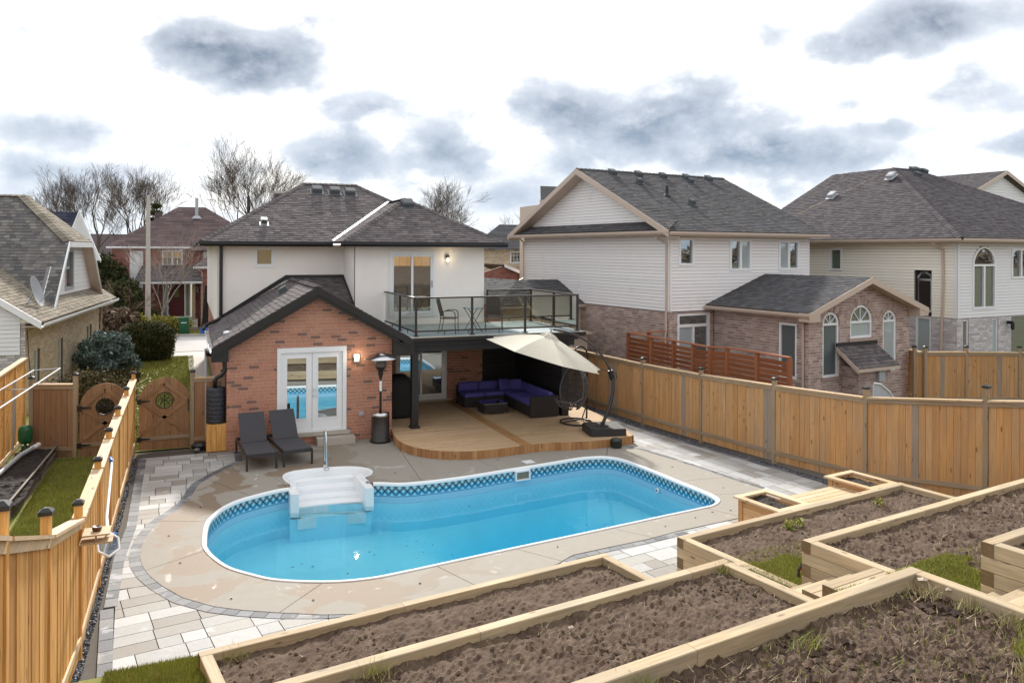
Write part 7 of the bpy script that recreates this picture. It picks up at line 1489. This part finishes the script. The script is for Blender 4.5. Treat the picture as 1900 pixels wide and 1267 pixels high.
Lg = Frame((-.30, 0, 0), (0, 1, 0), (0, 0, 1)); siding([(1.15, 3.2), (9.9, 3.2), (7.6, 5.34), (3.4, 5.34)], [(4.6, 3.5, 6.05, 5.1)], Lg, 'sidingwhite', lh, expo=.17); window(lh, Lg, 4.6, 3.5, 6.05, 5.1, gl='glassdark', wd=.12, fr='silver', out=.04)
for p, q in (((.12, 7.58, 5.3), (.12, 9.8, 3.1)),):
    mb = MB(); F = Frame((.10, 7.56, 5.3), (-1, 0, 0), (0, 2.25, -2.2)); mb.prism([(0, 0), (.40, 0), (.40, 3.12), (0, 3.12)], F, .0, -.04); mb.build('dormer_cheek', 'taupe', lh)
mb = MB(); F = Frame((.12, 0, 0), (0, 1, 0), (0, 0, 1))
for a, b, c, d in (((1.1, 3.08), (3.36, 5.38), .13, 0), ((7.6, 5.38), (9.85, 3.08), .13, 0)):
    mb.prism(ccw([a, b, (b[0]+(.16 if a[0] < 5 else -.0), b[1]-.0), (a[0]+(.16 if a[0] < 5 else -.16), a[1])]), F, .03, -.02)
mb.prism([(3.3, 5.16), (7.65, 5.16), (7.6, 5.36), (3.38, 5.36)], F, .03, -.02); mb.build('dormer_trim', 'foam', lh)
mb = MB(); mb.box((-3.3, 5.0, 1.4), (5.9, 13.0, 2.7)); mb.build('house_core', 'mulch', lh); mb = MB(); mb.box((-3.4, 5.4, 3.6), (5.2, 5, 1.6)); mb.build('house_core', 'mulch', lh)
mb = MB(); mb.tube([(.03, -1.9, 2.6), (.05, -1.8, 1.8), (.04, -1.45, .9), (.03, -1.4, -.05)], .012, 5); mb.build('cable', 'black', lh)
sdh = thing('satellite_dish', 'grey satellite dish on a bent arm on the tan roof of the left house', 'satellite dish', (-4.45, 30.2, 2.9), math.radians(-4.5)); dpos = Vector((-.15, -.35, .80)); mb = MB()
dr = Vector((1.0, -.12, .30)).normalized(); a_ = dr.cross(Vector((0, 0, 1))).normalized(); b_ = a_.cross(dr); k0 = 0; nn = 24
for i in range(6):
    r = .48*i/5
    for j in range(nn): th = 6.2832*j/nn; mb.v.append(tuple(dpos+a_*math.cos(th)*r*.85+b_*math.sin(th)*r*1.1+dr*(.10*(r/.48)**2)))
for i in range(5):
    for j in range(nn): mb.f.append((i*nn+j, i*nn+(j+1) % nn, (i+1)*nn+(j+1) % nn, (i+1)*nn+j)); mb.m.append(0)
mb.uv = []; mb.build('reflector', 'silver', sdh, smooth=True); mb = MB(); mb.tube([dpos-dr*.03, dpos+Vector((-.12, -.02, -.22)), (-.28, -.8, .38), (-.30, -.85, .32)], .03, 8); mb.box((-.3, -.85, .31), (.3, .22, .02)); mb.tube([dpos-b_*.4, dpos+dr*.5-b_*.1], .012, 6); mb.build('mount_arm', 'silver', sdh)
# ------------------------------------------------------------------ houses across the street
rd = thing('red_brick_house', 'red brick two storey house with a maroon front door across the street', 'house', (-1.2, 58, 0)); BUDGET['red'] = 0
Q = Frame((-4.6, 58, 0), (1, 0, 0), (0, 0, 1)); ux = 4.6
brickwall([(0, 0), (8.5, 0), (8.5, 5.2), (0, 5.2)], [(ux-1.62, 3.1, ux-.32, 5.08), (ux-1.55, .55, ux+.45, 2.85)], Q, 'redbrick', 'redmortar', rd, True, budget='red')
window(rd, Q, ux-1.62, 3.15, ux-.32, 5.05, mull=2, grid=(2, 4), gl='glassdark', wd=.1, w=True, label='white casement window with a glazing grid')
slab('white_panel', [(ux-3.55, 2.4), (ux-2.75, 2.4), (ux-2.75, 5.0), (ux-3.55, 5.0)], Q, .05, 0, 'sidingwhite', rd)
M['maroon'] = mat('maroon_door_paint', (.13, .012, .02), .4, .05, 4)
mb = MB(); mb.prism([(ux-1.20, .6), (ux-.20, .6), (ux-.20, 2.80), (ux-1.20, 2.80)], Q, -.02, -.08); dd_ = mb.build('front_door', 'maroon', rd, True); slab('wreath_panel', [(ux-.85, 1.9), (ux-.55, 1.9), (ux-.55, 2.4), (ux-.85, 2.4)], Q, .0, -.02, 'straw', dd_)
for a in (ux-1.55, ux-.18): window(rd, Q, a, .6, a+.33, 2.82, gl='glassblind', wd=.08, w=True, name='sidelight')
for k in range(3): mb = MB(); mb.box((-.7, 56.6-k*.4, .45-k*.17), (2.6, 1.6, .17)); mb.build('porch_step', 'sillc', rd, True)
mb = MB(); mb.box((.35, 56.3, 1.7), (.20, .20, 2.3)); mb.build('porch_post', 'post', rd, True)
roof([(-3.2, 55.6, 3.05), (.85, 55.6, 3.05), (.85, 57.98, 4.05), (-2.8, 57.98, 4.05)], 'sh_main', rd, True, expo=.2, tab=(.4, .8)); gutter((-3.2, 55.6, 3.05), (.85, 55.6, 3.05), 'whitevinyl', rd)
bayf = Frame((.75, 56.4, 0), (1, 0, 0), (0, 0, 1)); brickwall([(0, 0), (3.6, 0), (3.6, 3.95), (0, 3.95)], [(1.1, 4.5, 2.2, 4.6)], bayf, 'redbrick', 'redmortar', rd, True, budget='red')
brickwall([(0, 0), (1.6, 0), (1.6, 3.95), (0, 3.95)], [], Frame((.75, 58, 0), (0, -1, 0), (0, 0, 1)), 'redbrick', 'redmortar', rd, True, budget='red')
roof([(.3, 56.0, 4.0), (5, 56.0, 4.0), (5, 58.6, 5.5), (2.4, 58.6, 5.5)], 'sh_main', rd, True, expo=.2, tab=(.4, .8)); gutter((.3, 56.0, 4.0), (5, 56, 4.0), 'whitevinyl', rd); spout([(.5, 56.05, 3.9), (.85, 56.3, 3.6), (.85, 56.3, .2)], 'taupe', rd, True)
roof([(-4.9, 57.5, 5.3), (5.4, 57.5, 5.3), (1.15, 61, 8.1), (-.65, 61, 8.1)], 'sh_red', rd, True, expo=.22, tab=(.4, .9)); roof([(-4.9, 65, 5.3), (-4.9, 57.5, 5.3), (-.65, 61, 8.1), (-.65, 62, 8.1)], 'sh_red', rd, True, tabs=False); gutter((-4.9, 57.5, 5.3), (5.2, 57.5, 5.3), 'whitevinyl', rd)
roof([(.2, 57.0, 5.05), (2.6, 57.0, 5.05), (2.6, 58.8, 6.3), (.25, 58.8, 6.3)], 'sh_red', rd, True, expo=.22, tab=(.4, .9)); slab('dormer_window', [(ux+.95, 4.35), (ux+2.1, 4.35), (ux+2.1, 4.95), (ux+.95, 4.95)], Q, .4, 0, 'whitevinyl', rd)
mb = MB(); mb.tube([(.55, 60, 7.1), (.55, 60, 8.7)], .11, 10); mb.lathe([(.35, 0), (.2, .2)], (.55, 60, 7.25), 12); mb.build('flue_pipe', 'silver', rd, True)
mb = MB(); mb.box((-1.9, 60.4, 7.4), (.5, .4, .5)); mb.build('roof_vent', 'sh_red', rd, True); mb = MB(); mb.tube([Q.p(ux+.55, 2.6, .25), Q.p(ux+.65, 2.45, .25), Q.p(ux+.55, 2.35, .25), Q.p(ux+.65, 2.2, .25)], .05, 5); mb.build('wall_ornament', 'foam', rd, True)
vb = thing('patio_screen', 'tall black panel standing beside the red brick house wall', 'screen', (1.3, 55, 0)); mb = MB(); mb.prism([(0, 0), (1.1, 0), (1.25, 2.6), (.2, 2.7)], Frame((.80, 54.2, .1), (1, 0, 0), (0, 0, 1)), .1, 0); mb.build('panel', 'mulch', vb, True)
wg = thing('white_gable_house', 'white gable with a navy roof peeking out behind the left house', 'house', (-6, 55, 0)); slab('gable_wall', [(-1.1, 4.4), (1.15, 4.4), (.0, 7.36)], Frame((-6.1, 55, 0), (1, 0, 0), (0, 0, 1)), 0, -.2, 'sidingwhite', wg); mb = MB(); mb.box((-8, 58, 2.4), (5, 6, 4.8)); mb.build('wall', 'sidingwhite', wg, True)
roof([(-10, 55.5, 5.6), (-7.05, 54.5, 5.4), (-6.1, 54.6, 7.35), (-10, 55.6, 7.45)] if False else [(-11, 54.3, 5.2), (-7.2, 54.3, 5.2), (-6.15, 56.2, 7.4), (-11, 56.2, 7.4)], 'sh_navy', wg, True, expo=.25, tab=(.5, 1))
for a, b in (((-7.15, 4.5), (-6.1, 7.4)), ((-6.1, 7.4), (-4.95, 4.4))): mb = MB(); mb.prism(ccw([(a[0], a[1]-.12), (b[0], b[1]-.12), (b[0], b[1]+.1), (a[0], a[1]+.1)]), Frame((0, 54.7, 0), (1, 0, 0), (0, 0, 1)), .2, 0); mb.build('rake_board', 'whitevinyl', wg, True)
# buff and red houses between the main house and the siding house
mh = thing('brick_house', 'buff brick house far behind the balcony, between the two roofs', 'house', (23.6, 60, 0)); Q2 = Frame((21, 60, 0), (1, 0, 0), (0, 0, 1))
brickwall([(0, 0), (7, 0), (7, 5.2), (0, 5.2)], [(3.2, 4.1, 4.15, 5.05)], Q2, 'buffbrick', 'buffmortar', mh, True, budget='red'); window(mh, Q2, 3.2, 4.1, 4.15, 5.05, mull=1, grid=(3, 3), wd=.09, w=True)
roof([(20.4, 59.4, 5.25), (29, 59.4, 5.25), (28, 62.4, 7.3), (24.2, 62.4, 7.3)], 'sh_white', mh, True, expo=.25, tab=(.5, 1)); roof([(24.0, 57, 3.1), (29, 57, 3.1), (28, 59.9, 4.4), (25.6, 59.9, 4.4)], 'sh_white', mh, True, expo=.25, tab=(.5, 1)); mb = MB(); mb.box((26.5, 58.7, 1.5), (4.6, 2.4, 3)); mb.build('porch_wall', 'redbrick', mh, True)
gg_ = thing('red_brick_garage', 'red brick gable of a garage showing between the balcony and the siding house', 'garage', (19.5, 50, 0)); brickwall([(0, 0), (6.0, 0), (6.0, 2.6), (2.6, 4.05), (0, 3.3)], [], Frame((17.0, 50, 0), (1, 0, 0), (0, 0, 1)), 'redbrick', 'redmortar', gg_, True, budget='red')
roof([(23.4, 49.6, 2.7), (23.4, 55, 2.7), (19.6, 55, 4.2), (19.6, 49.6, 4.2)], 'sh_red', gg_, True, tabs=False); mb = MB(); mb.prism([(19.6, 4.0), (23.4, 2.5), (23.4, 2.7), (19.6, 4.2)], Frame((0, 49.6, 0), (1, 0, 0), (0, 0, 1)), .1, 0); mb.build('rake_board', 'whitevinyl', gg_, True)
tp = thing('gabled_house', 'dark roof corner of a further house showing behind the siding house gable', 'house', (21, 45, 0)); roof([(20.0, 44.6, 8.2), (24, 44.6, 8.2), (24, 46, 9.2), (20.6, 46, 9.2)], 'sh_white', tp, True, tabs=False); mb = MB(); mb.box((22.4, 47, 4.0), (3.9, 4, 8.0)); mb.build('wall', 'taupe', tp, True); mb = MB(); mb.box((22, 44.6, 8.1), (4.1, .1, .25)); mb.build('fascia', 'taupe', tp, True)
# far row of roofs low on the horizon behind the trees
fr_ = thing('far_house_row', 'long brownish roof of a distant house on the horizon behind the left trees', 'house', (-10, 130, 0)); mb = MB(); mb.box((-10, 134, 2.0), (14, 6, 4.0)); mb.build('wall', 'taupe', fr_, True); roof([(-19, 129, 4.2), (-1, 129, 4.2), (-4, 134, 7.4), (-15, 134, 7.4)], 'sh_red', fr_, True, tabs=False)
# ------------------------------------------------------------------ side lawn, street, hill
M['asphalt'] = mat('pale_worn_asphalt', srgb(168, 164, 162), .9, .06, 2, bump=.3, bscale=30); M['kerbc'] = mat('concrete_kerb', srgb(178, 172, 164), .85, .08, 6)
def box_struct(name, x0, y0, x1, y1, z0, z1, m, kind='structure'): mb = MB(); mb.box(((x0+x1)/2, (y0+y1)/2, (z0+z1)/2), (x1-x0, y1-y0, z1-z0)); return mb.build(name, m, kind=kind)
box_struct('road', -80, 43.2, 60, 50.6, -.3, .0, 'asphalt'); box_struct('kerb', -80, 50.6, 60, 50.8, -.3, .12, 'kerbc'); box_struct('kerb', -80, 43.0, 60, 43.2, -.3, .02, 'kerbc'); box_struct('pavement', -80, 41.4, 60, 42.9, -.3, .004, 'kerbc')
sheet('side_lawn', [(-9, 22.2), (.84, 22.2), (.84, 41.4), (-9, 41.4)], -.014, 'lawn'); sheet('front_lawn', [(-30, 50.8), (40, 50.8), (40, 53.6), (-30, 53.6)], .01, 'lawn'); sheet('side_lawn', [(-3.9, 10), (-1.32, 10), (-1.32, 22.2), (-3.9, 22.2)], -.014, 'lawn')
pth = MB(); pth.prism([(.22, 26.5), (.80, 26.5), (.75, 42), (-.02, 42)], F0, .006, -.2); pth.build('side_path', 'kerbc', kind='structure')
M['leaflitter'] = mat('brown_leaf_litter', (.15, .10, .06), .95, .3, 5, 7, bump=1., bscale=20, dirt=(.10, .09, .03, 1), dscale=.7)
lit = MB(); lit.prism([(-7, 53.5), (4, 53.5), (4, 60), (-7, 60)], F0, .05, -.1); lit.build('garden_bed', 'leaflitter', kind='structure')
blades('grass', [(R.uniform(-3.2, .25), R.uniform(22.3, 41.3)**1.0, -.01) for _ in range(60000)], .05, 'grass', wd=.012, kind='stuff')
blades('grass', [(R.uniform(-6, 4), R.uniform(50.9, 53.5), 0) for _ in range(9000)], .08, 'grass', wd=.02, kind='stuff')
M['lawnsun'] = M['grass']
lvs = MB()
for _ in range(260):
    x, y = -1.65+R.gauss(0, .28), R.uniform(24, 36); a = R.uniform(0, 6.28); c, s_ = math.cos(a)*.05, math.sin(a)*.05; lvs.face([(x-c, y-s_, .05), (x+s_*.6, y-c*.6, .06), (x+c, y+s_, .07), (x-s_*.6, y+c*.6, .06)], [(0, 0)]*4)
lvs.build('fallen_leaves', 'straw', kind='stuff')
M['binplastic'] = mat('green_bin_plastic', (.012, .10, .045), .45, .08, 4)
bn = thing('wheelie_bin', 'green wheeled bin at the kerb in front of the red brick house', 'bin', (-.22, 51.7, .02)); mb = MB(); mb.box((0, 0, .50), (.50, .58, .90), taper=1.2); mb.build('body', 'binplastic', bn); mb = MB(); mb.box((0, 0, .99), (.66, .72, .07)); mb.build('lid', 'binplastic', bn)
for x in (-.26, .26): mb = MB(); mb.tube([(x-.03, .25, .10), (x+.03, .25, .10)], .10, 12); mb.build('wheel', 'black', bn)
mb = MB(); mb.box((0, -.33, .72), (.30, .01, .05)); mb.build('label_strip', 'foam', bn)
lpst = thing('lamp_post', 'tall plain concrete lamp post without its lamp by the street', 'lamp post', (-2.2, 52, 0)); mb = MB(); mb.tube([(0, 0, 0), (0, 0, 8.3)], [.17, .10], 14); mb.build('pole', 'kerbc', lpst); mb = MB(); mb.tube([(-.1, 0, 8.3), (0, 0, 8.42), (.08, 0, 8.38)], .05, 6); mb.build('bracket', 'black', lpst)
bl = MB(); bl.box((0, 0, .3), (.35, .3, .6)); bl = thing('blue_box', 'small blue recycling box by the wall of the red brick house', 'box', (.95, 50.9, .12)); mb = MB(); mb.box((0, 0, .16), (.5, .35, .32), taper=1.15); mb.build('body', 'bluepl', bl)
# ------------------------------------------------------------------ trees and shrubs
bare_tree('bare_tree', 'wide bare maple behind the left house, sharing its crown with a second one', (-7.6, 80, 0), 10.8, .85, 11, levels=7, r0=.34, trunkh=.26, group='tall bare trees behind the houses')
bare_tree('bare_tree', 'bare maple rising just left of the lamp post', (-4.3, 72, 0), 10.2, .85, 23, levels=7, r0=.32, trunkh=.24, group='tall bare trees behind the houses')
bare_tree('bare_tree', 'bare tree rising behind the left slope of the main roof', (6.6, 78, 0), 13.2, .8, 5, levels=7, r0=.36, trunkh=.24, group='tall bare trees behind the houses')
bare_tree('bare_tree', 'bare tree behind the right slope of the main roof', (27.0, 90, 0), 12.2, .9, 31, levels=7, r0=.34, trunkh=.24, group='tall bare trees behind the houses')
bare_tree('bare_tree', 'small bare tree top between the two siding house roofs', (71, 95, 0), 11.5, 1.0, 41, levels=5, r0=.25, group='tall bare trees behind the houses')
bare_tree('bare_tree', 'faint bare tree top left of the siding house gable', (36, 90, 0), 9.5, 1.0, 43, levels=5, r0=.22, group='tall bare trees behind the houses')
bare_tree('young_birch', 'young pale bare tree in front of the red brick house', (-1.6, 53.5, 0), 6.4, 1.0, 8, levels=5, r0=.09, trunkh=.2, m=mat('pale_bark', (.30, .24, .20), .85, .15, 10))
bare_tree('bare_shrub', 'tangle of bare brown stems beside the olive cedars', (-4.2, 50, 0), 4.2, 1.1, 77, levels=5, r0=.06, trunkh=.08, cat='shrub', m='twig')
def conifer(name, label, loc, h, r, n, m, tiers=14, size=.25, base=.3, group=None):
    t = thing(name, label, 'tree', loc, 0, group); mb = MB(); tr = MB(); tr.tube([(0, 0, -.1), (0, 0, h*.96)], [r*.09, .02], 6)
    for k in range(tiers):
        f = k/(tiers-1); z = base+(h-base)*f*.96; rr = r*(1-f)**.8+.05; nb = 9
        for j in range(nb):
            a = 6.2832*j/nb+k*.7+R.uniform(-.2, .2); L = rr*R.uniform(.75, 1.1); e = Vector((math.cos(a)*L, math.sin(a)*L, z-L*.12+L*.1)); tr.tube([(0, 0, z), e], [.02, .006], 3, cap=False)
            for q in range(int(n/tiers/nb)):
                s_ = R.random()**.7; p = Vector((0, 0, z)).lerp(e, s_)+Vector((R.gauss(0, .05), R.gauss(0, .05), R.gauss(0, .04)))*r; d = Vector((math.cos(a+R.gauss(0, .7)), math.sin(a+R.gauss(0, .7)), R.gauss(.15, .35))).normalized(); u = d.cross(Vector((R.gauss(0, 1), R.gauss(0, 1), R.gauss(0, 1)))).normalized(); s2 = size*R.uniform(.5, 1.2); k0 = len(mb.v)
                mb.v += [tuple(p), tuple(p+d*s2*.5+u*s2*.16), tuple(p+d*s2), tuple(p+d*s2*.5-u*s2*.16)]; mb.f.append((k0, k0+1, k0+2, k0+3)); mb.m.append(0)
    mb.uv = []; mb.build('crown', m, t); tr.build('trunk', 'bark', t); return t
conifer('spruce', 'dark conifer top standing just right of the lamp post', (-2.3, 68, 0), 8.8, 1.6, 5200, 'hedge', 16, .35)
bush('blue_spruce_shrub', 'round blue grey spruce shrub at the corner of the left house', (-2.95, 34.8, 0), [(.82*math.cos(k*2.4)*(1-(k/17)**2)**.5, .75*math.sin(k*2.4)*(1-(k/17)**2)**.5, .55+1.25*k/17+.1*math.sin(k*5), .42-.012*k+.06*math.sin(k*3), .40, .20) for k in range(17)]+[(0, 0, 1.0, .7, .7, .7)], 30000, .13, 'spruce', shell=.55)
bush('clipped_hedge', 'dark clipped block shaped evergreen hedge by the street', (-1.75, 40.3, 0), [(x_, y_, z_, .62, .5, .6) for x_ in (-.5, .0, .55) for y_ in (-.25, .3) for z_ in (.55, 1.12)]+[(.05, 0, .85, 1.15, .85, .85)], 42000, .09, 'hedge', shell=.80)
bush('low_shrub', 'olive rusty low shrub under the blue spruce', (-2.6, 33.2, 0), [(0, 0, .3, .8, .5, .3), (.5, .3, .3, .5, .4, .3)], 5000, .09, 'yewleaf', shell=.4)
bush('rounded_yew', 'rust tipped round evergreen shrub behind the left gate', (-2.55, 24.6, 0), [(0, 0, .95, 1.0, .9, .78), (.35, .1, .85, .85, .8, .72), (-.4, 0, .8, .75, .8, .7)], 30000, .08, 'yewleaf', shell=.72)
bush('yellow_shrub', 'yellow leaved shrub right of the lamp post', (-.75, 53.2, 0), [(-.5, 0, .55, .7, .5, .5), (.3, 0, .5, .8, .5, .42), (-1.2, 0, .6, .5, .5, .5)], 6500, .14, 'yellowleaf', shell=.3)
bush('variegated_shrub', 'green and yellow shrub left of the lamp post', (-3.2, 51.5, 0), [(0, 0, .7, 1.1, .7, .7), (.5, -.2, .6, .7, .6, .7)], 8000, .14, 'yellowleaf', shell=.3); 
bush('dark_round_bush', 'dark low bush beside the porch steps of the red house', (-2.0, 55.2, 0), [(0, 0, .6, .8, .6, .7)], 5000, .13, 'hedge', shell=.5)
bush('weeping_shrub', 'pale brown weeping bare shrub behind the blue spruce', (-3.3, 44.5, 0), [(0, 0, 1.2, 1.0, .9, .9), (-.6, .2, 1.0, .8, .8, .9)], 9000, .30, 'twig', shell=.75, drop=1.6)
for i, (x, y, z, r, lab) in enumerate(((-7.2, 60, 2.3, 1.7, 'olive cedar clump behind the left house, leftmost of the three'), (-5.2, 58, 2.4, 1.5, 'tallest olive cedar clump, middle of the three behind the left house'), (-3.9, 55, 1.6, 1.1, 'olive cedar clump nearest to the lamp post'))):
    bush('cedar_clump', lab, (x, y, 0), [(0, 0, z, r, r*.9, z*.95), (.5, 0, z*1.15, r*.7, r*.7, z*.8), (-.6, .2, z*.8, r*.8, r*.8, z*.7)], 15000, .28, 'cedarleaf', cat='cedar', shell=.5, group='olive cedar clumps beside the red house')
for i, (x, y, h, lab) in enumerate(((-3.6, 49.5, 3.0, 'slim dark cedar left of the lamp post, taller one'), (-2.95, 50.5, 2.4, 'slim dark cedar left of the lamp post, shorter one'))): conifer('slim_cedar', lab, (x, y, 0), h, .5, 3600, 'cedarleaf', 14, .22, group='slim dark cedars by the street')
of = thing('grey_board_fence', 'old grey board fence far behind the blue spruce', 'fence', (-5.5, 47, 0))
for i in range(12): mb = MB(); mb.box((-6.6+i*.2, 47, .95), (.18, .03, 1.9+.04*(i % 3))); mb.build('board', 'gb', of, True)
bush('evergreen_shrub', 'green shrub tip at the right edge beyond the fence', (20.6, 12.6, .2), [(0, 0, 1.1, .7, .7, 1.0)], 5000, .16, 'yewleaf', shell=.5)
fw = MB()
for k in range(2200):
    a = R.uniform(-3.14, 3.14); d_ = R.uniform(300, 420); x, y = math.sin(a+YAW)*d_, math.cos(a+YAW)*d_; h = R.uniform(4, 8.5); leafcloud(fw, [(x, y, h*.45, 7, 7, h*.55)], 26, 3.2, .2)
fw.uv = []; fw.build('distant_woods', 'twig', kind='stuff')
fc = MB()
for k in range(14): x = 33+R.uniform(-3, 3); leafcloud(fc, [(x, 118, 4.5, .9, .9, R.uniform(3.0, 4.2))], 300, .6, .1)
fc.uv = []; fc.build('distant_conifers', 'hedge', kind='stuff')
# ------------------------------------------------------------------ slope and fence added out of view, so the panes reflect brown
bh = MB(); bh.solid([(-14, -1.5, -.3), (26, -1.5, -.3), (30, -14, -.3), (-18, -14, -.3), (-14, -1.5, 2.9), (26, -1.5, 2.9), (30, -14, 4.2), (-18, -14, 4.2)], [(4, 5, 6, 7), (0, 1, 5, 4), (1, 2, 6, 5), (2, 3, 7, 6), (3, 0, 4, 7)], lambda q: (q[0], q[1])); bh.build('added_back_slope', 'soil', kind='structure')
rf_ = thing('board_fence', 'unseen board fence added behind the viewpoint for the pane reflections', 'fence', (5, -11, 3.8))
for i in range(60): mb = MB(); mb.box((-12+i*.6, -11, 4.8), (.58, .03, 1.9)); mb.build('board', 'cedar', rf_, True)
